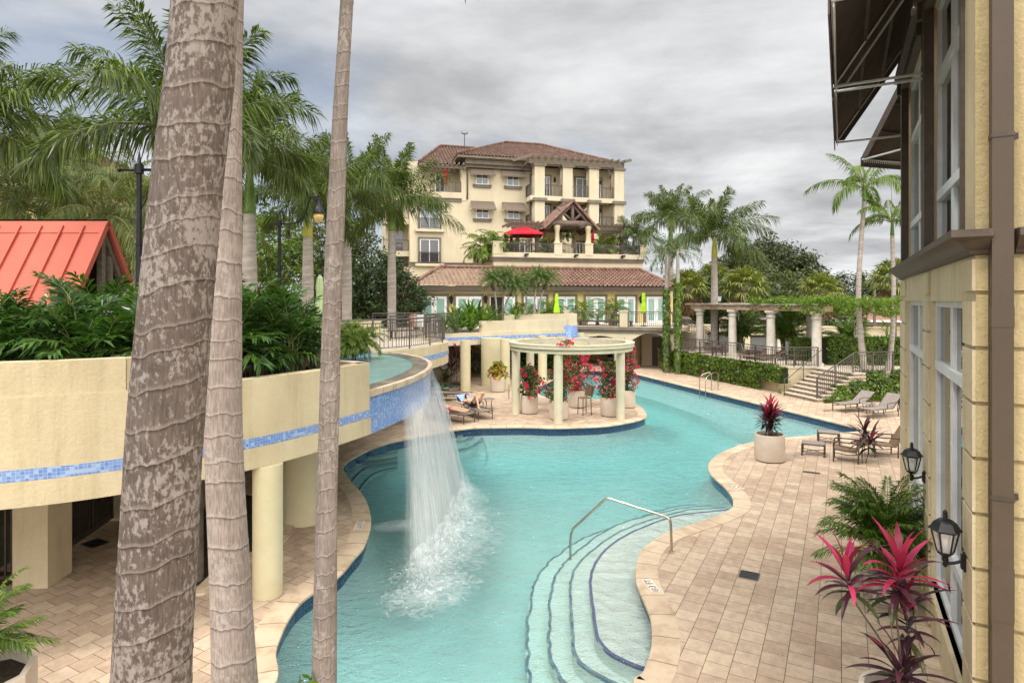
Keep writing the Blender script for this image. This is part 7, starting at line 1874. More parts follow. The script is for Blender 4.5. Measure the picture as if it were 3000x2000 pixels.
# ---- strap leaved lilies ----
def blade(mb, o, az, el, L, w, droop, mi, rg, ns=6, fold=.25):
    p = Vector(o); L_ = []
    for k in range(ns + 1):
        s = k / ns; e = el - droop * s ** 1.5; d = Vector((math.cos(az) * math.cos(e), math.sin(az) * math.cos(e), math.sin(e))); sd = Vector((-math.sin(az), math.cos(az), 0)); up = sd.cross(d) * -1
        if up.z < 0: up = -up
        ww = w * (math.sin(math.pi * min(.985, .12 + .88 * s)) ** .8)
        L_.append((p.copy(), sd * ww, up * ww * fold)); p = p + d * (L / ns)
    ids = []
    for q, s_, u_ in L_: ids.append((mb.vert(q + s_ + u_), mb.vert(q), mb.vert(q - s_ + u_)))
    for a, b in zip(ids, ids[1:]): mb.face((a[0], a[1], b[1], b[0]), mi); mb.face((a[1], a[2], b[2], b[1]), mi)
def lily_mesh(seed, n=26, L=1.0, w=.05):
    rg = random.Random(seed); mb = MB()
    for k in range(n): blade(mb, (0, 0, 0), k * 2.4 + rg.uniform(-.2, .2), R(85 - 60 * k / n), L * rg.uniform(.7, 1.1), w, rg.uniform(.7, 1.5), 0, rg)
    return mb.build('foliage', MT['crinum'])
LI = [lily_mesh(s) for s in (91, 92)]
for k, (u, Y, z, s) in enumerate(((1300, 34.4, 2.95, .9), (1335, 34.8, 2.95, 1.0), (1378, 35.6, 3.0, 1.05), (1415, 36.2, 3.1, 1.1), (1352, 36.5, 3.1, 1.1), (1330, 37.5, 3.2, 1.1), (1400, 38.2, 3.3, 1.2), (1510, 38.4, 3.5, 1.0), (1440, 37.4, 3.3, 1.0), (1375, 38.5, 3.4, 1.2))):
    plantcopy(LI[k % 2], 'crinum_lily', at(u, Y, z), k * .9, s * 1.55, 'bright green strap leaved lily in the raised bed behind the spa wall', 'lily', 'crinum lilies in the raised bed')
for k, (x, y, s) in enumerate(((-3.6, 30.6, .8), (-4.6, 31.5, .9), (-3.9, 35.6, .9), (-4.9, 35.2, 1.0), (-5.4, 32.6, .9))):
    plantcopy(LI[k % 2], 'broad_leaf_plant', (x, y, 0), k, s, 'green broad leaved plant around the hot tub', 'plant', 'plants around the hot tub')
for o in LI: bpy.data.objects.remove(o)
# ---- cordylines ----
def cordyline(p, stems, label, seed, group=None, red=.35, L=.5, w=.036, n=26, rs=.012):
    t = empty('cordyline', p, 0, label, 'cordyline plant', group); rg = random.Random(seed)
    mb = MB()
    for pts in stems: grow(mb, [Vector(q) for q in pts], [rs, rs * .8, rs * .7], 6)
    mb.build('stems', MT['bark'], t, smooth=True)
    mb = MB()
    for si, pts in enumerate(stems):
        red_ = red[si] if isinstance(red, tuple) else red
        top = Vector(pts[-1]); low = Vector(pts[-2])
        n_ = n[si] if isinstance(n, tuple) else n
        for k in range(n_):
            f = (k + .5) / n_; az = k * 2.4 + rg.uniform(-.3, .3); o = top.lerp(low, .9 * f); mi = 0 if f + rg.uniform(-.3, .3) < red_ else (1 if f < .86 else 2)
            blade(mb, o, az, R(84 - 100 * f ** .8 + rg.uniform(-10, 10)), L * rg.uniform(.8, 1.15) * (.75 + .4 * math.sin(math.pi * min(1, f + .2))), w * rg.uniform(.85, 1.2), rg.uniform(.3, .9) + .6 * f, mi, rg)
    mb.build('foliage', [MT['cordy_red'], MT['cordy_dark'], MT['cordy_green']], t)
    return t
pn = Vector((4.05, 6.28, 0)); POTS['near'] = pn
pot(pn, .42, .76, 'round cream planter with a tall pink cordyline under the wall lantern')
cordyline(pn + Vector((0, 0, .68)), [[(0, 0, 0), (-.02, .05, .5), (-.03, .1, .95), (-.02, .05, 1.38)], [(.05, 0, 0), (-.15, .1, .5), (-.42, .2, .95), (-.50, .22, 1.25)], [(-.05, .05, 0), (-.1, 0, .2), (-.05, -.05, .38)], [(.1, .05, 0), (.12, .1, .5), (.06, .12, .98)], [(0, .1, 0), (.03, .1, .1), (.05, .12, .22)]], 'tall pink and purple cordyline growing from the round planter under the wall lantern', 4, None, (.50, .40, .0, .22, .0), .46, .033, (44, 26, 16, 24, 14))
cordyline(POTS['big'] + Vector((0, 0, .72)), [[(0, 0, 0), (.02, 0, .5), (.02, .0, .88)], [(.08, .05, 0), (.12, .05, .4), (.14, .0, .72)], [(-.08, 0, 0), (-.12, 0, .3), (-.12, .02, .62)], [(0, .1, 0), (.05, .14, .3), (.05, .16, .56)], [(0, -.1, 0), (-.02, -.14, .25), (-.03, -.14, .45)]], 'red topped dark cordyline in the tan planter on the pool bend', 6, None, (.34, .22, .1, .05, .0), .44, .036, 34)
cordyline(at(1338, 33.6, 0), [[(0, 0, 0), (0, 0, .9), (0, 0, 1.9)], [(.3, 0, 0), (.35, 0, .8), (.3, 0, 1.5)], [(-.3, 0, 0), (-.3, 0, .6), (-.3, 0, 1.3)]], 'dark purple cordyline behind the hot tub rail', 8, None, 0, .9, .05, 30, .03)
cordyline(Vector((10.35, 18.0, 0)), [[(0, 0, 0), (0, 0, .5), (.05, 0, .95)], [(.1, 0, 0), (.2, 0, .4), (.25, 0, .7)]], 'dark cordyline with orange tinted leaves among the lounge chairs', 12, None, .05, .6, .05, 18)
# ---- bougainvilleas and croton ----
def bush(p, h, r, label, seed, nl=1500, nf=420, name='bougainvillea', cat='flowering plant', mats=('bouleaf', 'bract'), group='bougainvilleas around the pergola', ls=.055, fs=.05):
    t = empty(name, p, 0, label, cat, group); rg = random.Random(seed); mb = MB()
    br = []
    for k in range(16):
        a = rg.uniform(0, 6.283); z = h * rg.uniform(.25, 1.0); rr = r * rg.uniform(.3, 1.0) * (1.1 - .55 * z / h)
        q = Vector((rr * math.cos(a), rr * math.sin(a), z)); br.append(q); mb.tube([(0, 0, 0), q * .5 + Vector((0, 0, .1)), q], [.018, .012, .005], 5)
    mb.build('stems', MT['bark'], t)
    def spot():
        z = rg.random() ** .85 * h; prof_ = (1.0 - .5 * (z / h) ** 1.4) * (.55 + .45 * min(1, z / (h * .18) + .2)); a = rg.uniform(0, 6.283)
        rr = r * prof_ * math.sqrt(rg.uniform(.12, 1.25)) * (1 + .95 * noise.noise(Vector((math.cos(a) * 1.3, math.sin(a) * 1.3, z * 2.2 + seed)))); return Vector((rr * math.cos(a), rr * math.sin(a), z)), Vector((math.cos(a), math.sin(a), .2))
    mb = MB()
    for _ in range(nl):
        c, n_ = spot(); n_ = (n_ + Vector((rg.gauss(0, .7), rg.gauss(0, .7), rg.gauss(0, .7) + .3))).normalized(); a = n_.cross(Vector((rg.gauss(0, 1), rg.gauss(0, 1), rg.gauss(0, 1)))).normalized(); b = n_.cross(a); l = ls * rg.uniform(.6, 1.3)
        mb.poly([c - a * l, c + b * l * .6, c + a * l, c - b * l * .6])
    mb.build('foliage', MT[mats[0]], t)
    if nf:
        mb = MB(); k = 0
        while k < nf:
            c, n_ = spot()
            if noise.noise(c * 3.1 + Vector((seed, 2, 5))) < -.05 or math.hypot(c.x, c.y) < r * .35: continue
            for q in range(5):
                k += 1; d = c + n_ * .05 + Vector((rg.gauss(0, .05), rg.gauss(0, .05), rg.gauss(0, .05))); m_ = Vector((rg.gauss(0, 1), rg.gauss(0, 1), rg.gauss(0, 1))).normalized(); a = m_.cross(Vector((.3, .2, 1))).normalized(); b = m_.cross(a); l = fs * rg.uniform(.7, 1.5)
                mb.poly([d - a * l, d + b * l * .8, d + a * l, d - b * l * .8])
        mb.build('flowers', MT[mats[1]], t)
    return t
up = lambda k: POTS[k] + Vector((0, 0, .70))
bush(up('r1'), 1.30, .52, 'bougainvillea with red bracts mostly on its crown, nearest the sunbathers', 3, 1500, 230)
bush(up('r2'), 1.5, .55, 'mostly green bougainvillea behind the front pergola column', 5, 1700, 120)
bush(up('r4'), 2.05, .62, 'tall bougainvillea covered in red bracts at the back of the pergola', 7, 1500, 900)
bush(up('r3'), 1.55, .48, 'bougainvillea with scattered pink bracts behind the pergola column on the island tip', 9, 1500, 380)
bush(up('r5'), 2.0, .42, 'slim bougainvillea with pink bracts at the rear island column', 11, 900, 520)
bush(RC + Vector((-.4, -2.35, 3.0)), .25, .35, 'dry bougainvillea sprig on top of the pergola ring', 13, 60, 60, name='bougainvillea_sprig')
bush(up('p1'), .85, .5, 'croton with yellow and orange leaves in the planter beside the terrace pillar', 15, 700, 0, 'croton', 'potted plant', ('croton', 'bract'), None, .09)
b_ = G(893, 2120, 0); t = bush(Vector((-1.72, 5.0, 1.1)), .62, .2, 'small green sprig at the foot of the slender foreground trunk', 17, 60, 0, 'leafy_sprig', 'plant', ('groundleaf', 'bract'), None, .07)
# palm trunk in the bed below the terrace
t = empty('bed_palm', G(575, 1700), 0, 'dark palm trunk standing in the planting bed under the spa terrace', 'palm tree'); mb = MB(); grow(mb, [Vector((0, 0, 0)), Vector((0, 0, 2.14))], [.12, .11], 14, .16, .004); mb.build('trunk', MT['bark'], t, smooth=True)
# ================= raised sun terrace with the stone pergola =================
ZT = 1.3
poly = [(10.55, 42.9), (13.95, 31.95), (16.25, 32.05), (16.75, 30.5), (19.0, 30.9), (30, 36), (31, 60), (12, 60)]
t = empty('sun_terrace', (14, 36, 0), 0, 'cream retaining wall and paved sun terrace behind the clipped hedge', 'terrace')
mb = MB(); mb.prism([(x - 14, y - 36) for x, y in poly], 0, ZT - .06); mb.build('wall', MT['stucco'], t)
mb = MB(); mb.prism([(q.x - 14, q.y - 36) for q in offset_poly([Vector((a, b, 0)) for a, b in (poly if area([Vector((a, b, 0)) for a, b in poly]) > 0 else poly[::-1])], .06)], ZT - .058, ZT); mb.build('paving', MT['concrete'], t)
# stone steps
pebble = mottled('pebble_riser', (.05, .038, .03), (.46, .36, .26), scale=16, rough=.8, bump=.6, bscale=40, detail=2)
ts = empty('stone_steps', (14.36, 28.65, 0), math.atan2(.23, .97), 'stone steps with pebbled risers leading up to the sun terrace', 'steps')
for k in range(8):
    x0 = .29 * k; w0 = 0 if k < 5 else 0
    mb = MB(); mb.bx((x0, 0, 0 if k == 0 else .165 * k - .03), (2.7, 2.40 + .03 * k, .165 * (k + 1) - .045)); o = mb.build('riser', pebble, ts)
    mb = MB(); mb.bx((x0 - .03, -.012, .165 * (k + 1) - .044), (2.72, 2.42 + .03 * k, .165 * (k + 1))); mb.build('tread', MT['coping'] if False else MT['concrete'], ts)
u_ = Vector((.973, .231, 0)); l_ = Vector((-.231, .973, 0)); s0 = Vector((14.36, 28.65, 0))
railing('railing', [s0 + u_ * .1 + l_ * .15 + Vector((0, 0, .16)), s0 + u_ * 2.25 + l_ * .15 + Vector((0, 0, 1.3)), s0 + u_ * 4.4 + l_ * .1 + Vector((0, 0, 1.3))], 1.0, 'dark railing climbing the stone steps towards the hedge', 'railings of the sun terrace', post=1.1, bal=.13)
edge = [Vector((10.75, 42.4, ZT)), Vector((14.0, 32.05, ZT)), Vector((16.15, 32.15, ZT))]
railing('railing', edge, 1.02, 'long dark railing above the clipped hedge of the sun terrace', 'railings of the sun terrace', post=1.35, bal=.14)
hr = [Vector((13.7, 30.65, 0)), Vector((13.7, 30.65, .85)), Vector((13.95, 30.7, .92)), Vector((16.0, 31.6, 2.2)), Vector((16.25, 31.9, 2.25))]
t = empty('step_handrail', hr[0], 0, 'thin dark handrail on the wall side of the stone steps', 'handrail'); mb = MB(); mb.tube([p - hr[0] for p in hr], .022, 8); mb.tube([Vector((1.2, .5, .75)), Vector((1.2, .5, 1.55))], .02, 8); mb.build('tube', MT['railmetal'], t, smooth=True)
# stone pergola
def PC(k, row): p = Vector((12.95, 42.0, ZT)).lerp(Vector((16.3, 32.6, ZT)), k / 3); return p + Vector((.94, .335, 0)) * 3.0 * row
tp = empty('stone_pergola', PC(0, 0), 0, 'long pergola of pale stone columns with a rough stone and timber beam', 'pergola'); o0 = PC(0, 0)
for row in (0, 1):
    for k in range(4):
        p = PC(k, row) - o0; mb = MB(); mb.box((p.x, p.y, .08), (.62, .62, .16), R(-20)); mb.lathe([(.27, .16), (.255, .3), (.23, 2.5), (.28, 2.52), (.28, 2.6), (.24, 2.62), (.24, 2.7), (.33, 2.8)], 20, p); mb.box((p.x, p.y, 2.85), (.68, .68, .1), R(-20)); mb.build('column', mottled('stone_column', (.50, .45, .38), (.66, .61, .54), scale=3, rough=.9, bump=.3, bscale=20) if 'stonecol' not in MT else MT['stonecol'], tp, smooth=True, angle=40)
        MT.setdefault('stonecol', bpy.data.materials['stone_column'])
beam = mottled('pergola_beam', (.20, .12, .07), (.45, .33, .23), scale=1.2, rough=.9, bump=.4, bscale=14); slate = mottled('slate_slab', (.22, .18, .15), (.46, .40, .35), scale=2.5, rough=.9, bump=.3, bscale=20)
d_ = (PC(3, 0) - PC(0, 0)).normalized()
for row in (0, 1):
    a, b = PC(0, row) - o0 - d_ * .8, PC(3, row) - o0 + d_ * .9
    mb = MB(); mb.bar(a + Vector((0, 0, 3.05)), b + Vector((0, 0, 3.05)), .34, .28); mb.build('beam', beam, tp)
mb = MB(); rg = random.Random(3); Lb = (b - a).length; a0 = PC(0, 0) - o0 - d_ * 1.1; nr = Vector((.94, .335, 0))
for k in range(20):
    p = a0 + d_ * (.55 * k); mb.bar(p - nr * .28 + Vector((0, 0, 3.25 + rg.uniform(-.01, .02))), p + nr * 3.6 + Vector((0, 0, 3.27 + rg.uniform(-.01, .03))), .50 * rg.uniform(.8, 1.0), .08)
mb.build('stone_slabs', slate, tp)
# vine over the pergola end
rg = random.Random(19); mb = MB()
for k in range(150):
    f = rg.uniform(.55, 1.42); s = rg.uniform(-.6, 3.4); p = Vector((12.95, 42.0, 4.72)) + (Vector((16.3, 32.6, ZT)) - Vector((12.95, 42.0, ZT))) * f + nr * s
    z = .38 * noise.noise(p * .8) + (0 if rg.random() < .8 else -.45); leaves(mb, p + Vector((0, 0, z)), (.55, .55, .26), 60, .085, rg)
for k in range(14):
    p = Vector((18.0, 31.4, rg.uniform(1.5, 4.6))) + Vector((rg.gauss(0, .15), rg.gauss(0, .15), 0)); leaves(mb, p, (.35, .35, .4), 60, .085, rg)
t = tag(mb.build('pergola_vine', MT['vine']), 'bright green vine sprawling over the end of the stone pergola', 'vine')
# counters behind the columns
for k, (u, Y, w_) in enumerate(((2240, 40.5, 1.6), (2352, 36.5, 1.7), (2108, 44, 1.6))):
    p = at(u, Y, ZT); t = empty('garden_counter', p, R(-12), ['white counter with brown cap between the middle pergola columns', 'white counter with brown cap behind the last pergola column', 'white counter with brown cap behind the second pergola column'][k], 'counter', 'counters of the sun terrace')
    mb = MB(); mb.bx((-w_ / 2, 0, 0), (w_ / 2, .6, 1.05)); mb.build('body', MT['white'], t); mb = MB(); mb.bx((-w_ / 2 - .05, -.05, 1.05), (w_ / 2 + .05, .65, 1.17)); mb.build('cap', MT['greybrown'], t)
# stairs up to the pool-end terrace
tu = empty('garden_stairs', (11.9, 45.4, 0), R(-24), 'stone garden stairs with dark rails behind the first pergola column', 'stairs')
for k in range(10): mb = MB(); mb.bx((.32 * k, -1.0, ZT), (.32 * (k + 1), 1.0, TZ - .165 * k)); mb.build('step', MT['concrete'], tu)
c, s = math.cos(R(-24)), math.sin(R(-24)); fr = lambda x, y, z: Vector((11.9 + x * c - y * s, 45.4 + x * s + y * c, z))
for y, lb in ((-.9, 'sloping railing of the garden stairs, pool side'), (.9, 'sloping railing of the garden stairs, garden side')):
    railing('railing', [fr(0, y, TZ), fr(3.2, y, 1.35)], 1.0, lb, 'railings of the sun terrace', post=1.1, bal=.14)
# terrace furniture seen through the rail
LB = ['dark low sun bed on the sun terrace behind the railing corner', 'dark low sun bed beside the second pergola column', 'dark low sun bed on the sun terrace near the counter', 'dark low sun bed at the garden stairs']
for k, (x, y, r) in enumerate(((14.6, 33.6, 160), (13.9, 37.2, 10), (14.3, 35.4, 20), (12.3, 40.5, 15))):
    lounger(Vector((x, y, ZT)), R(r), LB[k], 10, 'dark sun beds on the sun terrace', 'slingbrown')
for k, (x, y) in enumerate(((13.2, 38.8), (14.4, 36.4), (15.4, 33.2))):
    t = empty('patio_table', (x, y, ZT), k, ['square dark table near the garden stairs railing', 'square dark table between the sun beds', 'square dark table by the last pergola column'][k], 'table', 'dark patio tables'); mb = MB(); mb.box((0, 0, .5), (.75, .75, .05)); mb.build('table_top', MT['bronze'], t)
    for a in (-.3, .3):
        for b in (-.3, .3): mb = MB(); mb.box((a, b, .24), (.06, .06, .47)); mb.build('leg', MT['bronze'], t)
# lantern post by the pergola
t = empty('lantern_post', at(2105, 43.5, ZT), 0, 'black post lantern beside the yellow crownshaft palm', 'street lamp'); zl_ = A(2105, 870, 43.5).z - ZT
mb = MB(); mb.lathe([(.09, 0), (.05, .4), (.045, zl_ - .35)], 10); mb.build('pole', MT['black'], t, smooth=True); mb = MB(); mb.lathe([(.24, .05), (.26, .08), (.16, .28), (.03, .38), (.02, .5)], 6, (0, 0, zl_)); mb.lathe([(.05, -.38), (.16, -.34), (.17, -.31)], 6, (0, 0, zl_)); mb.build('lamp_hood', MT['black'], t); mb = MB(); mb.lathe([(.155, -.31), (.22, .05)], 6, (0, 0, zl_), cap=False); mb.build('lamp_glass', MT['white'], t)
# ---- hedges ----
def hedge(path, z0, z1, th, label, mat, n, size, seed, name='hedge', bare=0.0, z1e=None):
    P = [Vector((p[0], p[1], 0)) for p in path]; L = arclen(P); rg = random.Random(seed); mb = MB(); core = MB()
    for _ in range(n):
        f = rg.random(); c = along(P, f * L[-1], L); d = (P[-1] - P[0]).normalized(); nn = Vector((-d.y, d.x, 0)); zz1 = z1 + ((z1e - z1) * f if z1e else 0)
        k = rg.random(); bump_ = 1 + .25 * noise.noise(Vector((c.x * .9, c.y * .9, seed)))
        if k < .62: q = c - nn * (th / 2 * bump_ + abs(rg.gauss(0, .04))); q.z = z0 + (zz1 - z0) * rg.random(); no = -nn
        elif k < .9: q = c + nn * rg.uniform(-th / 2, th / 2); q.z = zz1 + .10 * noise.noise(Vector((q.x * 1.4, q.y * 1.4, seed))) + rg.gauss(0, .035); no = Vector((0, 0, 1))
        else: q = c + nn * (th / 2); q.z = z0 + (zz1 - z0) * rg.random(); no = nn
        if bare and q.z < z0 + .55 and noise.noise(Vector((c.x * 1.1, c.y * 1.1, q.z * 1.5))) > .12 - bare * .3 * (1 - (q.z - z0) / .55): continue
        no = (no + Vector((rg.gauss(0, .55), rg.gauss(0, .55), rg.gauss(0, .55)))).normalized(); a = no.cross(Vector((rg.gauss(0, 1), rg.gauss(0, 1), rg.gauss(0, 1)))).normalized(); b = no.cross(a); l = size * rg.uniform(.6, 1.3)
        mb.poly([q - a * l, q + b * l * .55, q + a * l, q - b * l * .55])
    t = empty(name, P[0], 0, label, 'hedge'); sh = lambda m: setattr(m, 'v', [(x - P[0].x, y - P[0].y, z) for x, y, z in m.v])
    sh(mb); mb.build('foliage', MT[mat], t)
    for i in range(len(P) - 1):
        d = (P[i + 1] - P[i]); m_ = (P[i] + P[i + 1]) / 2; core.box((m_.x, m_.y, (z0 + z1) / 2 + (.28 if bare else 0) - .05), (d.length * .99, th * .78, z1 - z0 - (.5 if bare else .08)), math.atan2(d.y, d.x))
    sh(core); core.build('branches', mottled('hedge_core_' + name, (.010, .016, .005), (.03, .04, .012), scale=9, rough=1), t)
hedge([(10.55, 42.7), (12.2, 37.3), (14.05, 31.3)], .05, 1.32, .5, 'long clipped green hedge hugging the retaining wall of the sun terrace', 'hedge', 11000, .085, 5, bare=.3)
hedge([(17.2, 33.6), (19.5, 33.4), (24, 32.6)], .2, 2.75, 1.0, 'tall clipped hedge behind the two slender king palms', 'hedge', 9000, .085, 7, 'tall_hedge')
hedge([(16.6, 36.2), (18.6, 34.4)], 1.2, 2.55, .8, 'clipped hedge behind the last pergola column', 'hedge', 3500, .085, 8, 'pergola_hedge')
# shrubs filling the bed at the steps
def mound(p, rad, n, size, label, mat, seed, name='shrub', cat='shrub', group=None):
    rg = random.Random(seed); mb = MB()
    for _ in range(n):
        d = Vector((rg.gauss(0, 1), rg.gauss(0, 1), abs(rg.gauss(0, 1)))).normalized(); r = rg.uniform(.75, 1.03) * (1 + .2 * noise.noise(d * 2.3 + Vector((seed, 0, 0)))); q = Vector((d.x * rad[0], d.y * rad[1], d.z * rad[2])) * r
        no = (d + Vector((rg.gauss(0, .5), rg.gauss(0, .5), rg.gauss(0, .5)))).normalized(); a = no.cross(Vector((rg.gauss(0, 1), rg.gauss(0, 1), rg.gauss(0, 1)))).normalized(); b = no.cross(a); l = size * rg.uniform(.6, 1.3); mb.poly([q - a * l, q + b * l * .5, q + a * l, q - b * l * .5])
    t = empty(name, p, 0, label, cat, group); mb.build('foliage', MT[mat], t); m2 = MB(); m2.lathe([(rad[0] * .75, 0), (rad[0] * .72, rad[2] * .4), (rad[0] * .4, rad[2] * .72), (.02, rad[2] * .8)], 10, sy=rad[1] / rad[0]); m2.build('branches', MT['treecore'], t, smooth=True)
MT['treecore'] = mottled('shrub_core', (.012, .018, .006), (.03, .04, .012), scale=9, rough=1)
for k, (x, y, r) in enumerate(((16.4, 29.5, (1.0, .8, 1.2)), (17.5, 29.9, (1.1, .9, 1.5)), (18.8, 30.6, (1.1, .9, 1.4)), (20.2, 30.8, (1.2, .9, 1.5)), (15.6, 29.1, (.7, .6, .75)))):
    mound(Vector((x, y, 0)), r, 2600, .08, 'rounded dark green shrub in the bed beside the stone steps', 'hedge', 30 + k, group='shrubs beside the stone steps')
for k, (u, v, r) in enumerate(((1921, 1062, (.6, .5, .62)), (1944, 1068, (.5, .45, .55)))):
    p = G(u, v); mound(Vector((p.x, p.y, 0)), r, 1400, .075, ['yellow leaved shrub in front of the brown door, the larger one', 'smaller yellow leaved shrub touching the end of the hedge'][k], 'yellowleaf', 50 + k, name='yellow_shrub', group='yellow shrubs')
rg = random.Random(12); mb = MB()
for k in range(170):
    f = rg.random(); p = Vector((14.75, 28.75, 0)).lerp(Vector((21, 30.0, 0)), f) + Vector((rg.gauss(0, .2), rg.uniform(-.25, .35), 0))
    for q in range(12): blade(mb, p, rg.uniform(0, 6.28), R(rg.uniform(25, 80)), rg.uniform(.2, .42), .022, rg.uniform(.4, 1.2), 0, rg, 3)
tag(mb.build('ground_cover', MT['groundleaf']), 'bright green ground cover edging the bed behind the loungers', 'ground cover', kind='stuff')
mb = MB(); mb.flat([(14.5, 28.4), (18, 29.0), (22, 29.6), (24, 31.5), (16.9, 31.2)], [], .03); tag(mb.build('mulch_bed', MT['redmulch']), kind='structure')
# tree ferns growing on the second king palm
t = empty('trunk_fern', A(2592, 975, 30.0), 0, 'bright epiphytic fern on the trunk of the second king palm', 'fern'); rg = random.Random(4); mb = MB()
for k in range(30): blade(mb, (rg.uniform(-.1, .1), rg.uniform(-.1, .1), rg.uniform(-.6, .5)), rg.uniform(0, 6.28), R(rg.uniform(-10, 70)), rg.uniform(.35, .65), .04, rg.uniform(.4, 1.2), 0, rg, 4)
mb.build('foliage', MT['groundleaf'], t)
# ---- garden wall with capped piers, pink house, utility pole ----
tw = empty('garden_wall', (13, 52, 0), 0, 'low cream garden wall with capped piers beyond the sun terrace', 'wall')
a, b = Vector((0, 0, 0)), Vector((27, -11.5, 0)); d = b - a; mb = MB(); mb.bar(a + Vector((0, 0, 1.35)), b + Vector((0, 0, 1.35)), .3, 2.7); mb.bar(a + Vector((0, 0, 2.76)), b + Vector((0, 0, 2.76)), .46, .12); mb.build('wall', MT['stucco_fine'], tw)
for k in range(9):
    p = a + d * (k + .5) / 9; mb = MB(); mb.box((p.x, p.y, 1.6), (.62, .62, 3.2), math.atan2(d.y, d.x)); o = mb.build('pier', MT['greybrown'], tw); mb = MB(); mb.box((p.x, p.y, 3.25), (1.1, 1.1, .1), math.atan2(d.y, d.x)); mb.lathe([(.72, 3.3), (.3, 3.42), (.02, 3.46)], 4, p, ph=math.atan2(d.y, d.x) + R(45)); mb.build('cap', MT['greybrown'], o)
th2 = empty('pink_house', (40, 72, 0), R(-20), 'low pink house with a brown roof beyond the garden wall', 'house')
mb = MB(); mb.bx((-9, 0, 0), (16, 10, 2.3)); mb.build('wall', mottled('pink_render', (.50, .30, .22), (.60, .38, .28), scale=1, rough=.9), th2)
mb = MB(); mb.bx((-9.6, -.8, 2.3), (16.6, 10.6, 2.55)); mb.build('eave', MT['white'], th2)
mb = MB(); mb.poly([(-9.6, -.8, 2.56), (16.6, -.8, 2.56), (13, 5, 4.9), (-6, 5, 4.9)]); mb.poly([(16.6, -.8, 2.56), (16.6, 10.6, 2.56), (13, 5, 4.9)]); mb.poly([(-9.6, 10.6, 2.56), (-9.6, -.8, 2.56), (-6, 5, 4.9)]); mb.poly([(16.6, 10.6, 2.56), (-9.6, 10.6, 2.56), (-6, 5, 4.9), (13, 5, 4.9)]); mb.build('roof', mottled('brown_shingle', (.20, .10, .075), (.30, .17, .13), scale=8, rough=.95), th2)
for x in (-5, 1, 6.5, 11):
    mb = MB(); mb.bx((x, -.06, .9), (x + 1.6, .0, 2.0)); o = mb.build('window', MT['white'], th2); mb = MB(); mb.bx((x + .08, -.08, .98), (x + 1.52, -.061, 1.92)); mb.build('pane', MT['glass_dark'], o)
t = empty('utility_pole', A(2562, 900, 66) * 1.0, 0, 'wooden utility pole with a crossarm behind the king palms', 'utility pole'); t.location.z = 0; mb = MB(); mb.tube([(0, 0, 0), (0, 0, 8.0)], [.16, .12], 8); mb.build('pole', MT['wood'], t); mb = MB(); mb.box((0, -.15, 7.5), (1.8, .1, .12)); mb.build('crossarm', MT['wood'], t)
t = empty('orange_float', G(1868, 1053), 0, 'orange float lying in front of the brown door', 'pool float'); mb = MB(); mb.lathe([(.1, 0), (.45, .03), (.5, .1), (.3, .14), (.02, .16)], 20, sy=.6); mb.build('body', mottled('orange_plastic', (.62, .10, .015), (.75, .16, .03), scale=2, rough=.4), t, smooth=True)
t = empty('towel_bin', G(1850, 1055), 0, 'dark towel bin beside the orange float', 'bin'); mb = MB(); mb.lathe([(.3, 0), (.33, 1.1), (.3, 1.15), (.02, 1.2)], 16); mb.build('body', MT['brownmetal'], t, smooth=True, angle=40)
# greenery below the far terrace
for k, (x, y, s) in enumerate(((-2.6, 41, 1.8), (-.6, 42.5, 2.0), (1.2, 43, 1.8), (-4.4, 40, 1.6), (3.2, 43.5, 1.6))):
    mound(Vector((x, y, 0)), (1.2 * s * .6, 1.0 * s * .6, 1.25 * s * .6), 1300, .12, 'green shrub in the shade under the far terrace', 'treeleaf_light', 60 + k, group='shrubs under the far terrace')
railing('railing', [Vector((-3.4, 38.4, .2)), Vector((-1.4, 37.6, .2)), Vector((.2, 37.0, -.0))], 1.0, 'dark stair railing under the far terrace behind the pillars', 'railings of the sun terrace', post=1.2, bal=.14)
railing('railing', [Vector((-4.6, 38.9, 1.9)), Vector((-2.6, 38.4, 1.0)), Vector((-1.0, 38.0, .1))], 1.0, 'sloping dark stair railing beside the wall clock', 'railings of the sun terrace', post=1.2, bal=.14)
# ================= the two sunbathers =================
def skinned(name, J, E, parent, mat, root, levels=2):
    """J: name -> (x, y, z, r); E: list of joint chains"""
    me = bpy.data.meshes.new(name); keys = list(J); idx = {k: i for i, k in enumerate(keys)}
    ed = []
    for ch in E: ed += [(idx[a], idx[b]) for a, b in zip(ch, ch[1:])]
    me.from_pydata([J[k][:3] for k in keys], ed, [])
    o = bpy.data.objects.new(name, me); COL.objects.link(o)
    bm = bmesh.new(); bm.from_mesh(me); lay = bm.verts.layers.skin.verify(); bm.verts.ensure_lookup_table()
    for k in keys:
        r = J[k][3]; r = r if isinstance(r, tuple) else (r, r); v = bm.verts[idx[k]]; v[lay].radius = r; v[lay].use_root = (k == root)
    bm.to_mesh(me); bm.free()
    sk = o.modifiers.new('skin', 'SKIN'); sk.use_smooth_shade = True; sk.branch_smoothing = .3
    o.modifiers.new('sub', 'SUBSURF').levels = levels; o.modifiers['sub'].render_levels = levels
    dg = bpy.context.evaluated_depsgraph_get(); m2 = bpy.data.meshes.new_from_object(o.evaluated_get(dg)); o.modifiers.clear(); old = o.data; o.data = m2; bpy.data.meshes.remove(old)
    m2.name = name; m2.materials.clear(); m2.materials.append(mat)
    for p in m2.polygons: p.use_smooth = True
    o.parent = parent
    return o
def garment(name, body, test, mat, off, parent):
    mb = MB(); me = body.data; mp = {}
    for p in me.polygons:
        if test(p.center):
            ids = []
            for vi in p.vertices:
                if vi not in mp: v = me.vertices[vi]; mp[vi] = mb.vert(v.co + v.normal * off)
                ids.append(mp[vi])
            mb.face(ids)
    if mb.f: return mb.build(name, mat, parent, smooth=True)
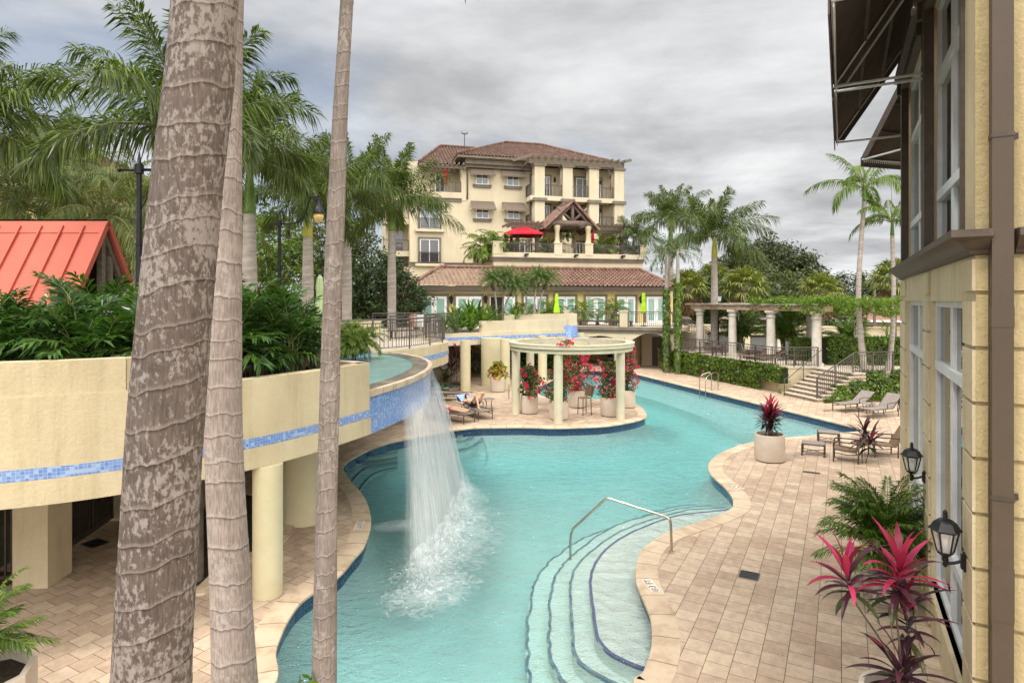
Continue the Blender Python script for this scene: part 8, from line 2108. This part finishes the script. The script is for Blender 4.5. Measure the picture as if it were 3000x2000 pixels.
def hand(J, E, wrist, d, side, down, pre, curl=.3, s=1.0):
    """palm and five fingers; d: pointing direction, side: towards the thumb"""
    w = Vector(J[wrist][:3]); d = Vector(d).normalized(); side = Vector(side).normalized(); down = Vector(down).normalized()
    palm = w + d * .06 * s; J[pre + 'palm'] = (*palm, .026 * s); E.append([wrist, pre + 'palm'])
    for k, (o, l) in enumerate(((.026, .066), (.009, .076), (-.009, .070), (-.026, .055))):
        b = palm + d * .03 * s + side * o * s; m_ = b + d * l * .5 * s + down * .01; t_ = m_ + d * l * .5 * s * (1 - curl * .4) + down * l * curl * s
        for q, pt, r in (('a', b, .0095), ('b', m_, .0085), ('c', t_, .0065)): J[pre + str(k) + q] = (*pt, r * s)
        E.append([pre + 'palm', pre + str(k) + 'a', pre + str(k) + 'b', pre + str(k) + 'c'])
    b = palm + side * .034 * s - d * .02 * s; t_ = b + (d * .5 + side * .7).normalized() * .05 * s
    J[pre + 'ta'] = (*b, .012 * s); J[pre + 'tb'] = (*t_, .008 * s); E.append([pre + 'palm', pre + 'ta', pre + 'tb'])
def face_parts(parent, c, fwd, up, hair, s=1.0, short=True, shade=False):
    """c: head centre, fwd: face direction, up: towards the crown"""
    fwd = Vector(fwd).normalized(); up = Vector(up).normalized(); sd = up.cross(fwd)
    mb = MB()
    for q in (-1, 1):
        p = c + fwd * .083 * s + sd * q * .032 * s + up * .005
        mb.box(p, (.016, .016, .012))
    mb.build('eyes', MT['black'], parent)
    mb = MB(); n = 10
    rings = []
    for i in range(7):
        th_ = i / 6 * R(112); r = .105 * s * math.sin(th_); h = .118 * s * math.cos(th_)
        rings.append([c + (up * .86 - fwd * .5).normalized() * h + (sd * math.cos(k * 2 * math.pi / n) + (up * .5 + fwd * .86).normalized() * math.sin(k * 2 * math.pi / n)) * r * 1.0 for k in range(n)])
    for a, b in zip(rings, rings[1:]):
        for k in range(n): k2 = (k + 1) % n; mb.poly([a[k], a[k2], b[k2], b[k]])
    mb.build('hair', hair, parent, smooth=True)
dark_hair = mottled('dark_hair', (.012, .008, .006), (.035, .022, .016), scale=30, rough=.5)
# man: on his back, one foot on the bed, the other ankle across the raised knee, an arm stretched sideways
t = empty('person', lm, ROTM, 'man in dark swim trunks on a lounger, one leg crossed over his knee', 'person')
J = dict(pelvis=(.98, 0, .50, (.15, .105)), belly=(1.16, 0, .52, (.14, .10)), chest=(1.38, 0, .585, (.165, .115)), neck=(1.56, 0, .66, .058), head0=(1.645, 0, .70, .082), head1=(1.735, 0, .745, .092), nose=(1.66, 0, .80, .02),
    hipL=(.94, .11, .50, .095), kneeL=(.62, .13, .93, .062), calfL=(.50, .13, .72, .058), ankL=(.40, .13, .44, .038), toeL=(.20, .14, .41, .028),
    hipR=(.94, -.11, .50, .095), kneeR=(.70, -.27, .98, .062), calfR=(.54, -.08, 1.00, .056), ankR=(.46, .16, 1.00, .038), toeR=(.42, .30, 1.10, .026),
    shL=(1.47, .17, .60, .066), elL=(1.36, .42, .50, .044), wrL=(1.55, .62, .60, .032), shR=(1.47, -.17, .60, .066), elR=(1.62, -.36, .72, .044), wrR=(1.74, -.16, .82, .032))
E = [['pelvis', 'belly', 'chest', 'neck', 'head0', 'head1'], ['head0', 'nose'], ['pelvis', 'hipL', 'kneeL', 'calfL', 'ankL', 'toeL'], ['pelvis', 'hipR', 'kneeR', 'calfR', 'ankR', 'toeR'], ['chest', 'shL', 'elL', 'wrL'], ['chest', 'shR', 'elR', 'wrR']]
hand(J, E, 'wrL', (.4, .8, .15), (.8, -.4, 0), (0, 0, -1), 'l'); hand(J, E, 'wrR', (.3, .9, .1), (.8, -.3, 0), (0, 0, -1), 'r')
b_ = skinned('body', J, E, t, MT['skin'], 'pelvis')
def trunks(c):
    if .80 < c.x < 1.09 and c.z < .72 and abs(c.y) < .34: return True
    return False
garment('swim_trunks', b_, trunks, mottled('navy_cloth', (.008, .012, .03), (.02, .028, .06), scale=12, rough=.8), .014, t)
face_parts(t, Vector((1.70, 0, .735)), (-.45, 0, .9), (.9, 0, .45), dark_hair)
tw_ = empty('blue_towel', lm, ROTM, 'pale blue towel behind the head of the man on the lounger', 'towel'); mb = MB(); rg = random.Random(2); nn_ = 10
ids = [[mb.vert((1.42 + .62 * i / nn_ , -.34 + .68 * j / nn_, .50 + .28 * i / nn_ + .02 * noise.noise(Vector((i * .8, j * .8, 1))) )) for j in range(nn_ + 1)] for i in range(nn_ + 1)]
for i in range(nn_):
    for j in range(nn_): mb.face((ids[i][j], ids[i + 1][j], ids[i + 1][j + 1], ids[i][j + 1]))
for j in range(nn_):
    a, b = ids[nn_][j], ids[nn_][j + 1]; c0, c1 = mb.v[a], mb.v[b]; mb.face((a, b, mb.vert((c1[0] + .03, c1[1], c1[2] - .35)), mb.vert((c0[0] + .03, c0[1], c0[2] - .35))))
mb.build('cloth', mottled('blue_towel', (.30, .45, .72), (.42, .57, .80), scale=9, rough=.95, bump=.3, bscale=120), tw_, smooth=True)
# woman: flat on her back, legs together, arms along the body
t = empty('person', lw, ROTW, 'woman in a pink bikini lying flat on a lounger beside the waterfall', 'person')
J = dict(pelvis=(.98, 0, .475, (.145, .095)), belly=(1.16, 0, .485, (.115, .085)), chest=(1.36, 0, .515, (.14, .10)), neck=(1.54, 0, .555, .048), head0=(1.62, 0, .58, .075), head1=(1.70, 0, .60, .086), nose=(1.63, 0, .67, .018), brL=(1.35, .075, .57, .06), brR=(1.35, -.075, .57, .06),
    hipL=(.93, .09, .47, .092), kneeL=(.50, .09, .455, .057), calfL=(.36, .09, .44, .054), ankL=(.12, .07, .43, .034), toeL=(.03, .09, .53, .024), hipR=(.93, -.09, .47, .092), kneeR=(.52, -.08, .50, .057), calfR=(.38, -.07, .47, .054), ankR=(.16, -.03, .47, .034), toeR=(.06, -.03, .57, .024),
    shL=(1.44, .15, .52, .055), elL=(1.22, .26, .45, .038), wrL=(1.00, .28, .44, .028), shR=(1.44, -.15, .52, .055), elR=(1.20, -.25, .47, .038), wrR=(.97, -.24, .50, .028))
E = [['pelvis', 'belly', 'chest', 'neck', 'head0', 'head1'], ['head0', 'nose'], ['chest', 'brL'], ['chest', 'brR'], ['pelvis', 'hipL', 'kneeL', 'calfL', 'ankL', 'toeL'], ['pelvis', 'hipR', 'kneeR', 'calfR', 'ankR', 'toeR'], ['chest', 'shL', 'elL', 'wrL'], ['chest', 'shR', 'elR', 'wrR']]
hand(J, E, 'wrL', (-1, 0, -.05), (0, -1, 0), (0, 0, -1), 'l', s=.92); hand(J, E, 'wrR', (-1, .1, 0), (0, 1, 0), (0, 0, -1), 'r', s=.92)
b_ = skinned('body', J, E, t, MT['skin'], 'pelvis')
pink = mottled('pink_cloth', (.60, .13, .20), (.72, .24, .28), scale=14, rough=.8)
garment('bikini_bottom', b_, lambda c: .90 < c.x < 1.06 and abs(c.y) < .19 and c.z > .38, pink, .008, t)
garment('bikini_top', b_, lambda c: 1.30 < c.x < 1.43 and abs(c.y) < .16 and c.z > .44, pink, .008, t)
face_parts(t, Vector((1.665, 0, .592)), (-.25, 0, .97), (.97, 0, .25), mottled('brown_hair', (.05, .025, .014), (.11, .06, .035), scale=30, rough=.5), .92)
# ================= camera, sky, sun =================
cam = bpy.data.cameras.new('camera'); co_ = bpy.data.objects.new('camera', cam); COL.objects.link(co_)
cam.sensor_width = 36; cam.lens = F / 3000 * 36; cam.shift_y = -(1000 - CY) / 3000
cam.clip_end = 3000; cam.clip_start = .05
co_.location = (0, 0, H); co_.rotation_euler = (R(90), 0, 0); sc.camera = co_
SUN_EL, SUN_AZ = 58, -125        # degrees; azimuth clockwise from the view direction
w = bpy.data.worlds.new('World'); sc.world = w; w.use_nodes = True; nt = w.node_tree
bg = nt.nodes['Background']; wo = nt.nodes['World Output']
sky = N(nt, 'ShaderNodeTexSky'); sky.sky_type = 'NISHITA'; sky.sun_disc = False
sky.sun_elevation = R(SUN_EL); sky.sun_rotation = R(SUN_AZ); sky.air_density = 1.0; sky.dust_density = .6
nt.links.new(sky.outputs[0], bg.inputs[0]); bg.inputs[1].default_value = .075
# overcast: cloud deck laid out on a plane high above, so that it foreshortens towards the horizon
tc = N(nt, 'ShaderNodeTexCoord'); sp = N(nt, 'ShaderNodeSeparateXYZ'); nt.links.new(tc.outputs['Generated'], sp.inputs[0])
zz = N(nt, 'ShaderNodeMath', {1: .13}, operation='ADD'); mxz = N(nt, 'ShaderNodeMath', {1: 0.0}, operation='MAXIMUM'); nt.links.new(sp.outputs[2], mxz.inputs[0]); nt.links.new(mxz.outputs[0], zz.inputs[0])
dx = N(nt, 'ShaderNodeMath', operation='DIVIDE'); dy = N(nt, 'ShaderNodeMath', operation='DIVIDE')
nt.links.new(sp.outputs[0], dx.inputs[0]); nt.links.new(zz.outputs[0], dx.inputs[1]); nt.links.new(sp.outputs[1], dy.inputs[0]); nt.links.new(zz.outputs[0], dy.inputs[1])
cb = N(nt, 'ShaderNodeCombineXYZ'); nt.links.new(dx.outputs[0], cb.inputs[0]); nt.links.new(dy.outputs[0], cb.inputs[1])
def skynoise(scale, det, ro, dist, locn):
    mp = N(nt, 'ShaderNodeMapping'); mp.inputs['Location'].default_value = locn; mp.inputs['Scale'].default_value = (1.0, 1.15, 1); nt.links.new(cb.outputs[0], mp.inputs[0])
    n = N(nt, 'ShaderNodeTexNoise', {'Scale': scale, 'Detail': det, 'Roughness': ro, 'Distortion': dist}); nt.links.new(mp.outputs[0], n.inputs['Vector']); return n.outputs[0]
body = skynoise(.85, 9.0, .55, .25, (3.1, .6, 0)); fine = skynoise(3.0, 8.0, .6, .4, (1.7, 8.2, 0)); cover = skynoise(.55, 6.0, .55, .2, (5.3, 2.2, 0))
dens = mixc(nt, body, fine, .2)
cl = ramp(nt, [(.32, (.265, .269, .278)), (.43, (.345, .349, .358)), (.53, (.47, .473, .479)), (.66, (.63, .633, .637))], dens).outputs[0]
# bright overhead, duller towards the horizon
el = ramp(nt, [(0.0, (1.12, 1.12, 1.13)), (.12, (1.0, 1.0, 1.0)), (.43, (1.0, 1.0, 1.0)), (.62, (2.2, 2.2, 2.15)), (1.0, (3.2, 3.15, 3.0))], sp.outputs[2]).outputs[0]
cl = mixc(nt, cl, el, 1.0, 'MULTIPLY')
bk = ramp(nt, [(.22, (3.6, 3.5, 3.35)), (.46, (1, 1, 1))], N(nt, 'ShaderNodeMath', {1: .5, 2: .5}, operation='MULTIPLY_ADD').outputs[0]).outputs[0]     # unseen sky behind the viewer, brightened as added fill light
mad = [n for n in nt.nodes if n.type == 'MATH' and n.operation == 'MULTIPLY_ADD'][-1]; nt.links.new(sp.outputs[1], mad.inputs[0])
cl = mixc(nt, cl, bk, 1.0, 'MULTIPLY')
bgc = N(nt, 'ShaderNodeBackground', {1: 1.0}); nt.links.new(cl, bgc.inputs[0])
mask = ramp(nt, [(.34, (.45, .45, .45)), (.50, (1, 1, 1))], N(nt, 'ShaderNodeMath', {1: .22}, operation='MULTIPLY_ADD').outputs[0]).outputs[0]
mad2 = [n for n in nt.nodes if n.type == 'MATH' and n.operation == 'MULTIPLY_ADD'][-1]; nt.links.new(sp.outputs[0], mad2.inputs[0]); nt.links.new(cover, mad2.inputs[2])
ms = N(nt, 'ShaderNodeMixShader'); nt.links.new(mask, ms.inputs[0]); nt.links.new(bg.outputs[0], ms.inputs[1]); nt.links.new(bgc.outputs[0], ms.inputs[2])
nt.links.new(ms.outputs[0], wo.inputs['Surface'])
sl = bpy.data.lights.new('sun', 'SUN'); sl.energy = 1.5; sl.angle = R(10); sl.color = (1, .95, .87)
so = bpy.data.objects.new('sun', sl); COL.objects.link(so); so.location = (-20, -20, 40)
az = R(SUN_AZ); d = Vector((math.sin(az) * math.cos(R(SUN_EL)), math.cos(az) * math.cos(R(SUN_EL)), math.sin(R(SUN_EL))))
so.rotation_euler = d.to_track_quat('Z', 'Y').to_euler()
sc.view_settings.view_transform = 'Standard'; sc.view_settings.look = 'None'; sc.view_settings.exposure = EXPO; sc.view_settings.gamma = 1
sc.cycles.max_bounces = 12; sc.cycles.transparent_max_bounces = 24; sc.cycles.diffuse_bounces = 8; sc.cycles.glossy_bounces = 3
sc.cycles.use_denoising = True
sc.cycles.caustics_reflective = False; sc.cycles.caustics_refractive = False
sc.cycles.sample_clamp_indirect = 6
